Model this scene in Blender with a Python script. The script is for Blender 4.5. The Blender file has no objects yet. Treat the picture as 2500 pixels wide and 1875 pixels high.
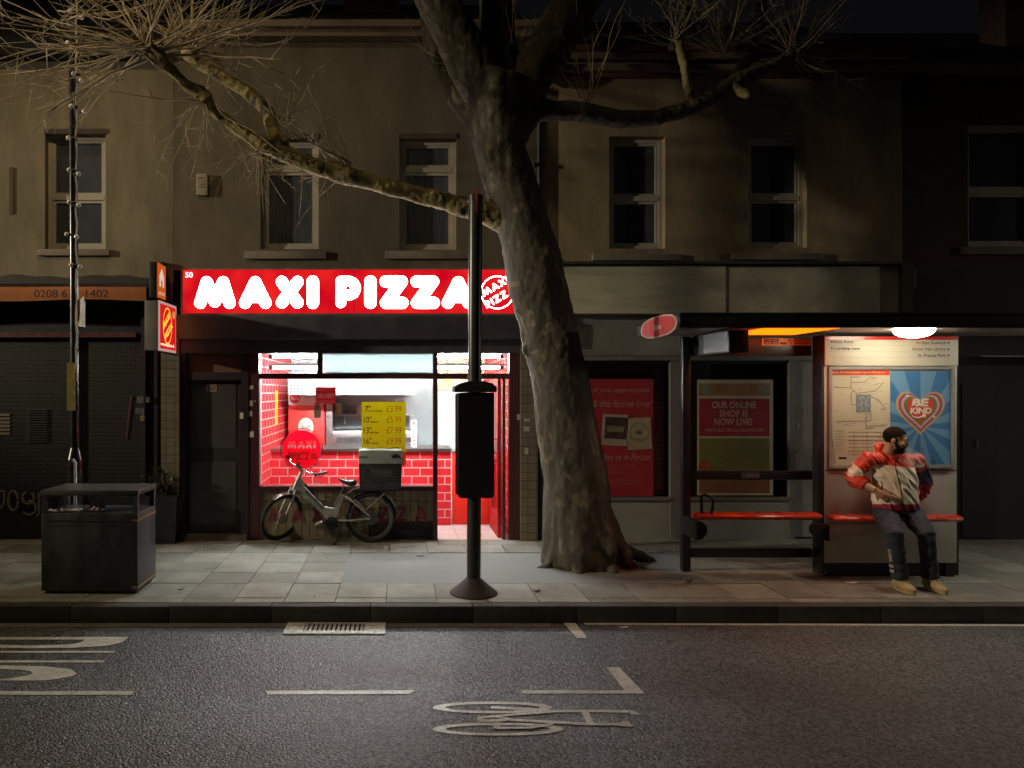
import bpy, bmesh, math, random
import numpy as np
from mathutils import Vector, Matrix, noise
random.seed(7)
R = math.radians
scene = bpy.context.scene
COL = scene.collection

# ---------------- camera, world, exposure ----------------
# Level camera facing the terrace; the principal point is off-centre, so the lens is shifted.
F, PX, PY, EYE = 1800.0, 970.0, 955.0, 1.915
cam_d = bpy.data.cameras.new('camera'); cam = bpy.data.objects.new('camera', cam_d); COL.objects.link(cam)
cam.location = (0, 0, EYE); cam.rotation_euler = (R(90), 0, 0)
cam_d.sensor_width = 36; cam_d.lens = 36 * F / 2500
cam_d.shift_x = (1250 - PX) / 2500; cam_d.shift_y = (PY - 937.5) / 2500
cam_d.clip_start = .05; cam_d.clip_end = 500
scene.camera = cam
world = bpy.data.worlds.new('World'); scene.world = world; world.use_nodes = True
bg = world.node_tree.nodes['Background']
bg.inputs[0].default_value = (.0030, .0029, .0034, 1); bg.inputs[1].default_value = 1
scene.view_settings.view_transform = 'Standard'; scene.view_settings.look = 'None'
scene.view_settings.exposure = 0; scene.view_settings.gamma = 1
scene.cycles.use_denoising = True
scene.cycles.max_bounces = 6; scene.cycles.transparent_max_bounces = 12
scene.cycles.sample_clamp_indirect = 4

def wx(px, Y): return (px - PX) / F * Y
def wz(py, Y): return EYE - (py - PY) / F * Y
def gy(py, h=0.0): return F * (EYE - h) / (py - PY)      # depth of a ground point seen at row py

# ---------------- street lamp light (head is built with the lamp column) ----------------
def lamp_light(name, kind, loc, energy, color, size=.2, rot=(0, 0, 0), spread=None, parent=None):
    l = bpy.data.lights.new(name, kind); l.energy = energy; l.color = color
    if kind == 'AREA':
        l.size = size
        if spread: l.spread = spread
    else: l.shadow_soft_size = size
    o = bpy.data.objects.new(name, l); COL.objects.link(o); o.location = loc; o.rotation_euler = rot
    if parent:
        o.parent = parent; o.location = Vector(loc) - worldloc(parent)
    return o

# ---------------- materials ----------------
MATS = {}
def mat(name, col, rough=.6, metal=0.0, var=.3, vs=6.0, bump=0.0, bs=80.0, spec=.5, coat=0, stretch=None):
    if name in MATS: return MATS[name]
    m = bpy.data.materials.new(name); m.use_nodes = True; MATS[name] = m
    nt = m.node_tree; N = nt.nodes; L = nt.links; p = N['Principled BSDF']
    p.inputs['Roughness'].default_value = rough; p.inputs['Metallic'].default_value = metal
    p.inputs['Specular IOR Level'].default_value = spec; p.inputs['Coat Weight'].default_value = coat
    tc = N.new('ShaderNodeTexCoord'); src = tc.outputs['Object']
    if stretch:
        mp = N.new('ShaderNodeMapping'); mp.inputs['Scale'].default_value = stretch; L.new(src, mp.inputs[0]); src = mp.outputs[0]
    nz = N.new('ShaderNodeTexNoise'); nz.inputs['Scale'].default_value = vs; nz.inputs['Detail'].default_value = 6
    nz.inputs['Roughness'].default_value = .65; L.new(src, nz.inputs['Vector'])
    cr = N.new('ShaderNodeValToRGB'); L.new(nz.outputs['Fac'], cr.inputs[0])
    a, b = [max(0, c * (1 - var)) for c in col[:3]], [min(1, c * (1 + var)) for c in col[:3]]
    cr.color_ramp.elements[0].position = .3; cr.color_ramp.elements[1].position = .7
    cr.color_ramp.elements[0].color = (*a, 1); cr.color_ramp.elements[1].color = (*b, 1)
    L.new(cr.outputs[0], p.inputs['Base Color'])
    mr = N.new('ShaderNodeMapRange'); L.new(nz.outputs['Fac'], mr.inputs[0])
    mr.inputs[3].default_value = max(.03, rough - .12); mr.inputs[4].default_value = min(1, rough + .12); L.new(mr.outputs[0], p.inputs['Roughness'])
    if bump:
        n2 = N.new('ShaderNodeTexNoise'); n2.inputs['Scale'].default_value = bs; n2.inputs['Detail'].default_value = 4; L.new(src, n2.inputs['Vector'])
        bp = N.new('ShaderNodeBump'); bp.inputs['Strength'].default_value = bump; bp.inputs['Distance'].default_value = .01
        L.new(n2.outputs['Fac'], bp.inputs['Height']); L.new(bp.outputs[0], p.inputs['Normal'])
    return m
def em(name, col, s, var=0.0, vs=2.0):
    if name in MATS: return MATS[name]
    m = bpy.data.materials.new(name); m.use_nodes = True; MATS[name] = m
    nt = m.node_tree; N = nt.nodes; L = nt.links; N.remove(N['Principled BSDF'])
    e = N.new('ShaderNodeEmission'); e.inputs[0].default_value = (*col, 1); e.inputs[1].default_value = s
    L.new(e.outputs[0], N['Material Output'].inputs[0])
    return m
def glass(name, tint=(1, 1, 1), refl=1.0, rough=.02):
    m = bpy.data.materials.new(name); m.use_nodes = True; MATS[name] = m
    nt = m.node_tree; N = nt.nodes; L = nt.links; N.remove(N['Principled BSDF'])
    t = N.new('ShaderNodeBsdfTransparent'); t.inputs[0].default_value = (*tint, 1)
    g = N.new('ShaderNodeBsdfGlossy'); g.inputs['Roughness'].default_value = rough
    fr = N.new('ShaderNodeFresnel'); fr.inputs[0].default_value = 1.45
    mu = N.new('ShaderNodeMath'); mu.operation = 'MULTIPLY'; mu.inputs[1].default_value = refl; L.new(fr.outputs[0], mu.inputs[0])
    mx = N.new('ShaderNodeMixShader'); L.new(mu.outputs[0], mx.inputs[0]); L.new(t.outputs[0], mx.inputs[1]); L.new(g.outputs[0], mx.inputs[2])
    L.new(mx.outputs[0], N['Material Output'].inputs[0])
    return m
def brick(name, c1, c2, mortar, bw, bh, ms, rough=.5, bump=.4, plane='XZ', offset=.5, coat=0, var=.5):
    m = bpy.data.materials.new(name); m.use_nodes = True; MATS[name] = m
    nt = m.node_tree; N = nt.nodes; L = nt.links; p = N['Principled BSDF']; p.inputs['Roughness'].default_value = rough
    p.inputs['Coat Weight'].default_value = coat; p.inputs['Coat Roughness'].default_value = .1
    tc = N.new('ShaderNodeTexCoord'); sp = N.new('ShaderNodeSeparateXYZ'); cb = N.new('ShaderNodeCombineXYZ')
    L.new(tc.outputs['Object'], sp.inputs[0])
    L.new(sp.outputs['X' if plane[0] == 'X' else 'Y'], cb.inputs[0]); L.new(sp.outputs['Z' if plane[1] == 'Z' else 'Y'], cb.inputs[1])
    bt = N.new('ShaderNodeTexBrick'); bt.inputs['Scale'].default_value = 1; bt.inputs['Brick Width'].default_value = bw
    bt.inputs['Row Height'].default_value = bh; bt.inputs['Mortar Size'].default_value = ms; bt.offset = offset
    bt.inputs['Color1'].default_value = (*c1, 1); bt.inputs['Color2'].default_value = (*c2, 1); bt.inputs['Mortar'].default_value = (*mortar, 1)
    L.new(cb.outputs[0], bt.inputs['Vector'])
    nz = N.new('ShaderNodeTexNoise'); nz.inputs['Scale'].default_value = 5; nz.inputs['Detail'].default_value = 6; L.new(tc.outputs['Object'], nz.inputs['Vector'])
    mx = N.new('ShaderNodeMix'); mx.data_type = 'RGBA'; mx.blend_type = 'MULTIPLY'; mx.inputs[0].default_value = var
    L.new(bt.outputs['Color'], mx.inputs[6]); L.new(nz.outputs['Color'], mx.inputs[7])
    hs = N.new('ShaderNodeHueSaturation'); hs.inputs['Saturation'].default_value = 1.0; hs.inputs['Value'].default_value = 1 + var * .8
    L.new(mx.outputs[2], hs.inputs['Color'])
    rg = N.new('ShaderNodeRGBToBW'); L.new(nz.outputs['Color'], rg.inputs[0]); L.new(rg.outputs[0], mx.inputs[7])
    L.new(hs.outputs[0], p.inputs['Base Color'])
    bp = N.new('ShaderNodeBump'); bp.inputs['Strength'].default_value = bump; bp.inputs['Distance'].default_value = .008; bp.invert = True
    L.new(bt.outputs['Fac'], bp.inputs['Height']); L.new(bp.outputs[0], p.inputs['Normal'])
    return m

# ---------------- mesh helpers ----------------
def BM(): return bmesh.new()
def worldloc(o):
    v = Vector((0, 0, 0))
    while o: v = v + Vector(o.location); o = o.parent
    return v
def box(bm, x0, x1, y0, y1, z0, z1, bev=0):
    vs = [bm.verts.new((x, y, z)) for x in (x0, x1) for y in (y0, y1) for z in (z0, z1)]
    fs = [bm.faces.new([vs[i] for i in f]) for f in ((0, 1, 3, 2), (4, 6, 7, 5), (0, 4, 5, 1), (2, 3, 7, 6), (0, 2, 6, 4), (1, 5, 7, 3))]
    if bev:
        es = list({e for f in fs for e in f.edges})
        bmesh.ops.bevel(bm, geom=es, offset=bev, segments=2, affect='EDGES', profile=.6)
    return vs
def obox(bm, M, sx, sy, sz, bev=0):
    b2 = BM(); box(b2, -sx / 2, sx / 2, -sy / 2, sy / 2, -sz / 2, sz / 2, bev)
    b2.transform(M); join(bm, b2)
def join(bm, b2):
    me = bpy.data.meshes.new('t'); b2.to_mesh(me); bm.from_mesh(me); bpy.data.meshes.remove(me); b2.free()
def frame_of(d, up=Vector((0, 0, 1))):
    d = d.normalized(); s = d.cross(up)
    if s.length < 1e-4: s = d.cross(Vector((0, 1, 0)))
    s.normalize(); return s, s.cross(d).normalized()
def tube(bm, pts, rad, n=10, closed=False, caps=True, flat=None):
    pts = [Vector(p) for p in pts]; k = len(pts)
    rad = rad if isinstance(rad, (list, tuple)) else [rad] * k
    rings = []; prev = None
    for i, p in enumerate(pts):
        if closed: d = pts[(i + 1) % k] - pts[i - 1]
        else: d = pts[min(i + 1, k - 1)] - pts[max(i - 1, 0)]
        d = d.normalized()
        if prev is None: s, t = frame_of(d)
        else:
            s = prev - d * prev.dot(d)
            if s.length < 1e-5: s, _ = frame_of(d)
            s.normalize(); t = s.cross(d)
        prev = s
        r = rad[i]; ra, rb = (r if isinstance(r, tuple) else (r, r))
        rings.append([bm.verts.new(p + s * (ra * math.cos(2 * math.pi * j / n)) + t * (rb * math.sin(2 * math.pi * j / n))) for j in range(n)])
    m = k if closed else k - 1
    for i in range(m):
        a, b = rings[i], rings[(i + 1) % k]
        for j in range(n):
            bm.faces.new((a[j], a[(j + 1) % n], b[(j + 1) % n], b[j]))
    if caps and not closed:
        bm.faces.new(rings[0][::-1]); bm.faces.new(rings[-1])
    return rings
def loft(bm, secs, n=20):
    """secs: (centre, rx, ry) horizontal ellipses or (centre, u, v) vectors"""
    rings = []
    for c, u, v in secs:
        c = Vector(c)
        if not isinstance(u, Vector): u, v = Vector((u, 0, 0)), Vector((0, v, 0))
        rings.append([bm.verts.new(c + u * math.cos(2 * math.pi * j / n) + v * math.sin(2 * math.pi * j / n)) for j in range(n)])
    for a, b in zip(rings, rings[1:]):
        for j in range(n): bm.faces.new((a[j], a[(j + 1) % n], b[(j + 1) % n], b[j]))
    bm.faces.new(rings[0][::-1]); bm.faces.new(rings[-1])
def ell(bm, c, rx, ry, rz, rot=None, u=20, v=14):
    M = Matrix.Translation(c) @ (rot.to_4x4() if rot else Matrix()) @ Matrix.Diagonal((rx, ry, rz, 1))
    bmesh.ops.create_uvsphere(bm, u_segments=u, v_segments=v, radius=1, matrix=M)
def cyl(bm, a, b, r, n=16, r2=None): tube(bm, [a, b], [r, r if r2 is None else r2], n)
def lathe(bm, prof, c, n=28):
    c = Vector(c); rings = []
    for r, z in prof:
        rings.append([bm.verts.new(c + Vector((r * math.cos(2 * math.pi * j / n), r * math.sin(2 * math.pi * j / n), z))) for j in range(n)])
    for a, b in zip(rings, rings[1:]):
        for j in range(n): bm.faces.new((a[j], a[(j + 1) % n], b[(j + 1) % n], b[j]))
    bm.faces.new(rings[0][::-1]); bm.faces.new(rings[-1])
def prism(bm, pts, y0, y1, M=None):
    """pts (x,z) polygon, extruded y0->y1"""
    a = [bm.verts.new((x, y0, z)) for x, z in pts]; b = [bm.verts.new((x, y1, z)) for x, z in pts]
    n = len(pts); bm.faces.new(a); bm.faces.new(b[::-1])
    for i in range(n): bm.faces.new((a[i], b[i], b[(i + 1) % n], a[(i + 1) % n]))
    if M: bmesh.ops.transform(bm, matrix=M, verts=a + b)
def rrect(x0, x1, z0, z1, r, n=6):
    out = []
    for cx, cz, a0 in ((x1 - r, z1 - r, 0), (x0 + r, z1 - r, 90), (x0 + r, z0 + r, 180), (x1 - r, z0 + r, 270)):
        for i in range(n + 1):
            a = R(a0 + 90 * i / n); out.append((cx + r * math.cos(a), cz + r * math.sin(a)))
    return out
def disc(cx, cz, r, n=40, rz=None): return [(cx + r * math.cos(2 * math.pi * i / n), cz + (rz or r) * math.sin(2 * math.pi * i / n)) for i in range(n)]
def ring_flat(bm, cx, cz, r0, r1, y, n=48):
    a = [bm.verts.new((cx + r0 * math.cos(2 * math.pi * i / n), y, cz + r0 * math.sin(2 * math.pi * i / n))) for i in range(n)]
    b = [bm.verts.new((cx + r1 * math.cos(2 * math.pi * i / n), y, cz + r1 * math.sin(2 * math.pi * i / n))) for i in range(n)]
    for i in range(n): bm.faces.new((a[i], a[(i + 1) % n], b[(i + 1) % n], b[i]))
def quad(bm, *ps): bm.faces.new([bm.verts.new(p) for p in ps])
def O(name, bm, m, parent=None, smooth=False, tagd=None):
    if bm.faces: bmesh.ops.recalc_face_normals(bm, faces=bm.faces)
    me = bpy.data.meshes.new(name)
    if parent is not None: off = worldloc(parent)
    else:
        xs = [v.co for v in bm.verts]
        off = Vector(((min(v.x for v in xs) + max(v.x for v in xs)) / 2, (min(v.y for v in xs) + max(v.y for v in xs)) / 2, min(v.z for v in xs)))
    bmesh.ops.translate(bm, vec=-off, verts=bm.verts)
    bm.to_mesh(me); bm.free()
    for x in (m if isinstance(m, (list, tuple)) else [m]): me.materials.append(x)
    if smooth:
        for p in me.polygons: p.use_smooth = True
        if smooth != 'all': me.set_sharp_from_angle(angle=R(38))
    o = bpy.data.objects.new(name, me); COL.objects.link(o)
    if parent is not None: o.parent = parent
    else: o.location = off
    if tagd: tag(o, *tagd)
    return o
def tag(o, label, cat, group=None):
    o['label'] = label; o['category'] = cat
    if group: o['group'] = group
    return o
def thing(name, label, cat, loc, group=None):
    o = bpy.data.objects.new(name, None); COL.objects.link(o); o.location = loc; o.empty_display_size = .1
    return tag(o, label, cat, group)
def struct(name, bm, m, smooth=False):
    o = O(name, bm, m, None, smooth); o['kind'] = 'structure'; return o
def OS(name, bm, m, parent=None, smooth=False):
    """like O, but every loose piece of the mesh becomes a part of its own"""
    todo = set(bm.verts); out = []
    while todo:
        st = [todo.pop()]; isl = set(st)
        while st:
            v = st.pop()
            for e in v.link_edges:
                w = e.other_vert(v)
                if w not in isl: isl.add(w); st.append(w)
        todo -= isl; b2 = BM(); mp = {v: b2.verts.new(v.co) for v in isl}
        for f in {f for v in isl for f in v.link_faces}: b2.faces.new([mp[v] for v in f.verts])
        out.append(O(name, b2, m, parent, smooth))
    bm.free(); return out
def bx(name, m, parent, x0, x1, y0, y1, z0, z1, bev=0):
    bm = BM(); box(bm, x0, x1, y0, y1, z0, z1, bev); return O(name, bm, m, parent, bool(bev))
def pbox(name, m, parent, px0, py0, px1, py1, Y, d, bev=0):
    """box whose front face at depth Y covers the pixel rectangle; d = thickness behind it"""
    return bx(name, m, parent, wx(px0, Y), wx(px1, Y), Y, Y + d, wz(py1, Y), wz(py0, Y), bev)
# text: built-in font turned to a mesh, fitted to a w x h box
def text_mesh(s, bold=0.0, shear=0.0, space=1.0):
    c = bpy.data.curves.new('t', 'FONT'); c.body = s; c.size = 1; c.offset = bold; c.shear = shear; c.space_character = space; c.resolution_u = 3
    o = bpy.data.objects.new('t', c); COL.objects.link(o); bpy.context.view_layer.update()
    dg = bpy.context.evaluated_depsgraph_get(); me = bpy.data.meshes.new_from_object(o.evaluated_get(dg))
    bpy.data.objects.remove(o); bpy.data.curves.remove(c)
    return me
def text(name, s, m, parent, f, w, h, bold=0.0, shear=0.0, keep=False, align='L', space=1.0, tagd=None):
    """f(u,v)->world point with u in 0..w, v in 0..h"""
    me = text_mesh(s, bold, shear, space); co = [v.co for v in me.vertices]
    x0, x1 = min(c.x for c in co), max(c.x for c in co); y0, y1 = min(c.y for c in co), max(c.y for c in co)
    sx, sy = w / (x1 - x0), h / (y1 - y0)
    du = 0
    if keep:
        sx2 = min(sx, sy); du = {'L': 0, 'C': .5, 'R': 1}[align] * (w - (x1 - x0) * sx2); sx = sx2
        sy = sx2
    bm = BM(); bm.from_mesh(me); bpy.data.meshes.remove(me)
    for v in bm.verts: v.co = Vector(f((v.co.x - x0) * sx + du, (v.co.y - y0) * sy))
    return O(name, bm, m, parent, False, tagd)
def ptext(name, s, m, parent, px0, py0, px1, py1, Y, **k):
    X0, Z0 = wx(px0, Y), wz(py1, Y)
    return text(name, s, m, parent, lambda u, v: (X0 + u, Y, Z0 + v), wx(px1, Y) - X0, wz(py0, Y) - Z0, **k)
# fat rounded stroke letters
GL = {'M': (1.21, [[(.17, .18), (.36, .8), (.605, .22), (.85, .8), (1.04, .18)]]),
      'A': (.97, [[(.18, .18), (.485, .8), (.79, .18)], [(.34, .36), (.63, .36)]]),
      'X': (.86, [[(.19, .19), (.67, .81)], [(.67, .19), (.19, .81)]]),
      'I': (.36, [[(.18, .18), (.18, .82)]]),
      'P': (.80, [[(.18, .18), (.18, .82)], [(.18, .83), (.44, .83), (.56, .78), (.62, .67), (.62, .57), (.56, .46), (.44, .41), (.18, .41)]]),
      'Z': (.87, [[(.19, .82), (.66, .82), (.2, .18), (.68, .18)]])}
def stroke_letter(bm, ch, f, r=.175, y0=0.0, scale=1.0):
    """f(u,v,depth)->world; each capsule sits a hair further out so no two faces coincide"""
    k = 0
    rr = r * (.86 if ch == 'P' else 1)
    for st in GL[ch][1]:
        for (a, b) in zip(st, st[1:]):
            dx, dz = b[0] - a[0], b[1] - a[1]; an = math.atan2(dz, dx)
            pts = [(b[0] + rr * math.cos(an + t), b[1] + rr * math.sin(an + t)) for t in [R(-90 + 15 * i) for i in range(13)]]
            pts += [(a[0] + rr * math.cos(an + t), a[1] + rr * math.sin(an + t)) for t in [R(90 + 15 * i) for i in range(13)]]
            d = y0 + .0004 * k; k += 1
            F_ = [bm.verts.new(f(u, v, d)) for u, v in pts]; B_ = [bm.verts.new(f(u, v, -.001)) for u, v in pts]
            bm.faces.new(F_); n = len(pts)
            for i in range(n): bm.faces.new((F_[i], B_[i], B_[(i + 1) % n], F_[(i + 1) % n]))
def fuse(bm, voxel=.01, smooth=4, factor=.5):
    """voxel-remesh a set of overlapping closed lumps into one continuous surface"""
    me = bpy.data.meshes.new('f'); bmesh.ops.recalc_face_normals(bm, faces=bm.faces); bm.to_mesh(me); bm.free()
    o = bpy.data.objects.new('f', me); COL.objects.link(o)
    m = o.modifiers.new('r', 'REMESH'); m.mode = 'VOXEL'; m.voxel_size = voxel
    if smooth: s = o.modifiers.new('s', 'SMOOTH'); s.iterations = smooth; s.factor = factor
    bpy.context.view_layer.update(); dg = bpy.context.evaluated_depsgraph_get()
    out = bpy.data.meshes.new_from_object(o.evaluated_get(dg)); b = BM(); b.from_mesh(out)
    bpy.data.objects.remove(o); bpy.data.meshes.remove(me); bpy.data.meshes.remove(out)
    return b
# unseen out-of-frame lights for the facades; cones shaped to fade the upper walls
def lantern(name, loc, aim, energy, color, deg):
    l = bpy.data.lights.new(name, 'SPOT'); l.energy = energy; l.color = color; l.spot_size = R(deg); l.spot_blend = 1; l.shadow_soft_size = .22
    o = bpy.data.objects.new(name, l); COL.objects.link(o); o.location = loc; o.rotation_euler = (Vector(aim) - Vector(loc)).to_track_quat('-Z', 'Y').to_euler()
lantern('far_street_light', (-20, 3.9, 6.2), (1.5, 9.3, 2.7), 9800, (1, .85, .61), 27)
lantern('right_fill_light', (27, 3.2, 5.5), (5.5, 9.4, 1.4), 1500, (1, .87, .68), 24)  # added fill to brighten the dark right end of the terrace
YF = 9.52          # facade plane
KY = 6.566         # kerb front edge
ROAD = -.153
# ---------------- materials used widely ----------------
black = mat('black_paint', (.012, .012, .014), .45, var=.3, vs=9)
blackgloss = mat('black_gloss_paint', (.015, .015, .017), .25, var=.3, vs=12, bump=.05, bs=40)
darkmetal = mat('dark_metal', (.03, .03, .033), .4, .6, .3, 14)
steel = mat('steel', (.55, .56, .57), .32, 1, .12, 20)
galv = mat('galvanised', (.35, .36, .37), .5, .8, .2, 18)
upvc = mat('upvc_white', (.42, .39, .33), .4, var=.15, vs=3)
white = mat('white_paint', (.78, .77, .74), .5, var=.08, vs=4)
paper = mat('paper', (.7, .68, .62), .8, var=.08, vs=12)
redpaint = mat('red_paint', (.55, .02, .02), .35, var=.15, vs=5, coat=.2)
ink = mat('ink', (.02, .02, .022), .6)
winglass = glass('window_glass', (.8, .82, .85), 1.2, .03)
def sky_sheen(m, amount, col):      # grey-blue diffuse share stands in for sky glow reflected in the pane
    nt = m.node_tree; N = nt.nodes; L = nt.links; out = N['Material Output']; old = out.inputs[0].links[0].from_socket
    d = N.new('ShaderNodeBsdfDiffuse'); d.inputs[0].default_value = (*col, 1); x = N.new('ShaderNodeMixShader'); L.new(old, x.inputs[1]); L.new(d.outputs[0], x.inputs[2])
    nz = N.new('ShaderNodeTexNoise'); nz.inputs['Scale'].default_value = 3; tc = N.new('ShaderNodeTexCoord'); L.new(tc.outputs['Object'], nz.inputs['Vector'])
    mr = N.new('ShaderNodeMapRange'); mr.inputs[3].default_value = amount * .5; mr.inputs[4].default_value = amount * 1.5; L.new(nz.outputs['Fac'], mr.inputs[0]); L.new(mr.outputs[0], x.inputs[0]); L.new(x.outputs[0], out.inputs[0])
sky_sheen(winglass, .3, (.2, .22, .28))
clearglass = glass('clear_glass', (.94, .96, .95), .8, .01)
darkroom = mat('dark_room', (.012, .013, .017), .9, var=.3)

# ---------------- ground ----------------
def asphalt_mat():
    m = mat('asphalt', (.050, .055, .061), .43, var=.42, vs=.8, stretch=(.35, 1, 1))
    nt = m.node_tree; N = nt.nodes; L = nt.links; p = N['Principled BSDF']
    tc = [n for n in N if n.type == 'TEX_COORD'][0]
    v = N.new('ShaderNodeTexVoronoi'); v.inputs['Scale'].default_value = 62; L.new(tc.outputs['Object'], v.inputs['Vector'])
    v2 = N.new('ShaderNodeTexNoise'); v2.inputs['Scale'].default_value = 95; v2.inputs['Detail'].default_value = 3; L.new(tc.outputs['Object'], v2.inputs['Vector'])
    bw = N.new('ShaderNodeRGBToBW'); L.new(v.outputs['Color'], bw.inputs[0])
    r2 = N.new('ShaderNodeValToRGB'); L.new(bw.outputs[0], r2.inputs[0])
    e = r2.color_ramp.elements; e[0].position = .22; e[0].color = (.08, .08, .08, 1); e[1].position = .85; e[1].color = (4.2, 4.2, 4.2, 1)
    old = [l for l in nt.links if l.to_socket == p.inputs['Base Color']][0].from_socket
    mx = N.new('ShaderNodeMix'); mx.data_type = 'RGBA'; mx.blend_type = 'MULTIPLY'; mx.inputs[0].default_value = 1
    mx.clamp_result = False
    L.new(old, mx.inputs[6]); L.new(r2.outputs[0], mx.inputs[7]); L.new(mx.outputs[2], p.inputs['Base Color'])
    add = N.new('ShaderNodeMath'); add.operation = 'SUBTRACT'; L.new(v2.outputs['Fac'], add.inputs[0]); L.new(v.outputs['Distance'], add.inputs[1])
    bp = N.new('ShaderNodeBump'); bp.inputs['Strength'].default_value = .65; bp.inputs['Distance'].default_value = .012
    L.new(add.outputs[0], bp.inputs['Height']); L.new(bp.outputs[0], p.inputs['Normal'])
    p.inputs['Specular IOR Level'].default_value = 1.0
    return m
asphalt = asphalt_mat()
bm = BM(); quad(bm, (-120, -120, ROAD - .004), (120, -120, ROAD - .004), (120, 160, ROAD - .004), (-120, 160, ROAD - .004))
struct('ground', bm, mat('earth', (.05, .05, .045), .9))
bm = BM(); quad(bm, (-60, -6, ROAD), (60, -6, ROAD), (60, KY, ROAD), (-60, KY, ROAD)); struct('road', bm, asphalt)
slabm = mat('paving_slab', (.25, .25, .222), .75, var=.28, vs=2.2, bump=.25, bs=120)
jointm = mat('paving_joint', (.05, .047, .04), .9)
def slab_mat():
    N = slabm.node_tree.nodes; L = slabm.node_tree.links; p = N['Principled BSDF']
    old = [l for l in L if l.to_socket == p.inputs['Base Color']][0].from_socket
    at = N.new('ShaderNodeAttribute'); at.attribute_name = 'tone'
    nz = N.new('ShaderNodeTexNoise'); nz.inputs['Scale'].default_value = 14; nz.inputs['Detail'].default_value = 3
    tc = [n for n in N if n.type == 'TEX_COORD'][0]; L.new(tc.outputs['Object'], nz.inputs['Vector'])
    cr = N.new('ShaderNodeValToRGB'); L.new(nz.outputs['Fac'], cr.inputs[0]); e = cr.color_ramp.elements
    e[0].position = .27; e[0].color = (.45, .45, .45, 1); e[1].position = .36; e[1].color = (1, 1, 1, 1)
    m1 = N.new('ShaderNodeMix'); m1.data_type = 'RGBA'; m1.blend_type = 'MULTIPLY'; m1.inputs[0].default_value = 1
    m2 = N.new('ShaderNodeMix'); m2.data_type = 'RGBA'; m2.blend_type = 'MULTIPLY'; m2.inputs[0].default_value = .8
    L.new(old, m1.inputs[6]); L.new(at.outputs['Color'], m1.inputs[7]); L.new(m1.outputs[2], m2.inputs[6]); L.new(cr.outputs[0], m2.inputs[7])
    L.new(m2.outputs[2], p.inputs['Base Color'])
slab_mat()
PATCH = (-.47, 2.9, 7.36, 8.74)
bm = BM(); box(bm, -30, 30, KY + .12, 30, ROAD - .3, -.012); struct('pavement_base', bm, jointm)
bm = BM(); tone = bm.verts.layers.float_color.new('tone') if hasattr(bm.verts.layers, 'float_color') else None
rows = [KY + .125, 6.83, 7.345, 7.80, 8.25, 8.745, 9.20, 9.66]
for i, (a, b) in enumerate(zip(rows, rows[1:])):
    w = [.62, .465, .465, .465, .465, .465, .62][i] if i else .465
    x = -9.4 + (.0 if i % 2 == 0 else 0) + random.uniform(-.01, .01)
    while x < 12.5:
        x1 = x + w
        if not (a > PATCH[2] - .05 and b < PATCH[3] + .05 and x1 > PATCH[0] + .05 and x < PATCH[1] - .05):
            dz = random.uniform(-.002, .0025); n0 = len(bm.verts)
            vs = box(bm, x + .004, x1 - .004, a + .004, b - .004, -.05, dz)
            t = random.uniform(.72, 1.18); tt = (t * random.uniform(.97, 1.04), t, t * random.uniform(.94, 1.03), 1)
            tl = random.uniform(-.004, .004)
            for v in vs:
                v[tone] = tt
                if v.co.z > -.02: v.co.z += tl * (v.co.x - x - w / 2)
        x = x1
struct('pavement', bm, slabm)
patchm = mat('patch_asphalt', (.20, .21, .21), .7, var=.3, vs=70, bump=.6, bs=150)
bm = BM()   # ragged-edged asphalt round the tree
p = []
x0, x1, y0, y1 = PATCH; x0 -= .42; x1 += .45
for i in range(40): p.append((x0 + (x1 - x0) * i / 40, y0 + random.uniform(-.008, .008)))
for i in range(20): p.append((x1, y0 + (y1 - y0) * i / 20))
for i in range(40): p.append((x1 - (x1 - x0) * i / 40, y1 + random.uniform(-.01, .01)))
for i in range(20): p.append((x0 + random.uniform(-.008, .008), y1 - (y1 - y0) * i / 20))
bm.faces.new([bm.verts.new((x, y, -.004)) for x, y in p]); struct('asphalt_patch', bm, patchm)
kerbm = mat('kerb_stone', (.06, .058, .052), .8, var=.3, vs=5, bump=.35, bs=90)
N_ = kerbm.node_tree.nodes
# kerb blocks, one stone colour all over
bm = BM(); x = -12.0
while x < 14:
    w = random.uniform(.88, .93); j = 0
    box(bm, x + .003, x + w - .003, KY + j, KY + .12, ROAD - .1, random.uniform(-.003, .002), .007); x += w
kerbtop = kerbm
struct('kerb', bm, [kerbm], True)
gut = mat('gutter_concrete', (.16, .15, .13), .8, var=.35, vs=4, bump=.3, bs=100)
bm = BM(); quad(bm, (-12, KY - .12, ROAD + .004), (wx(1345, 6.5), KY - .12, ROAD + .004), (wx(1345, 6.5), KY - .006, ROAD + .004), (-12, KY - .006, ROAD + .004)); struct('gutter', bm, gut)
# ---------------- road markings ----------------
def paint_mat(name, col, wear):
    m = mat(name, col, .42, var=.25, vs=9, bump=.2, bs=95, spec=.9)
    nt = m.node_tree; N = nt.nodes; L = nt.links; p = N['Principled BSDF']
    tc = [n for n in N if n.type == 'TEX_COORD'][0]
    v = N.new('ShaderNodeTexNoise'); v.inputs['Scale'].default_value = 75; v.inputs['Detail'].default_value = 5; L.new(tc.outputs['Object'], v.inputs['Vector'])
    cr = N.new('ShaderNodeValToRGB'); L.new(v.outputs['Fac'], cr.inputs[0]); e = cr.color_ramp.elements
    e[0].position = wear; e[0].color = (.18, .18, .18, 1); e[1].position = wear + .08; e[1].color = (1, 1, 1, 1)
    old = [l for l in L if l.to_socket == p.inputs['Base Color']][0].from_socket
    mx = N.new('ShaderNodeMix'); mx.data_type = 'RGBA'; mx.blend_type = 'MULTIPLY'; mx.inputs[0].default_value = 1
    L.new(old, mx.inputs[6]); L.new(cr.outputs[0], mx.inputs[7]); L.new(mx.outputs[2], p.inputs['Base Color'])
    return m
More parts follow.
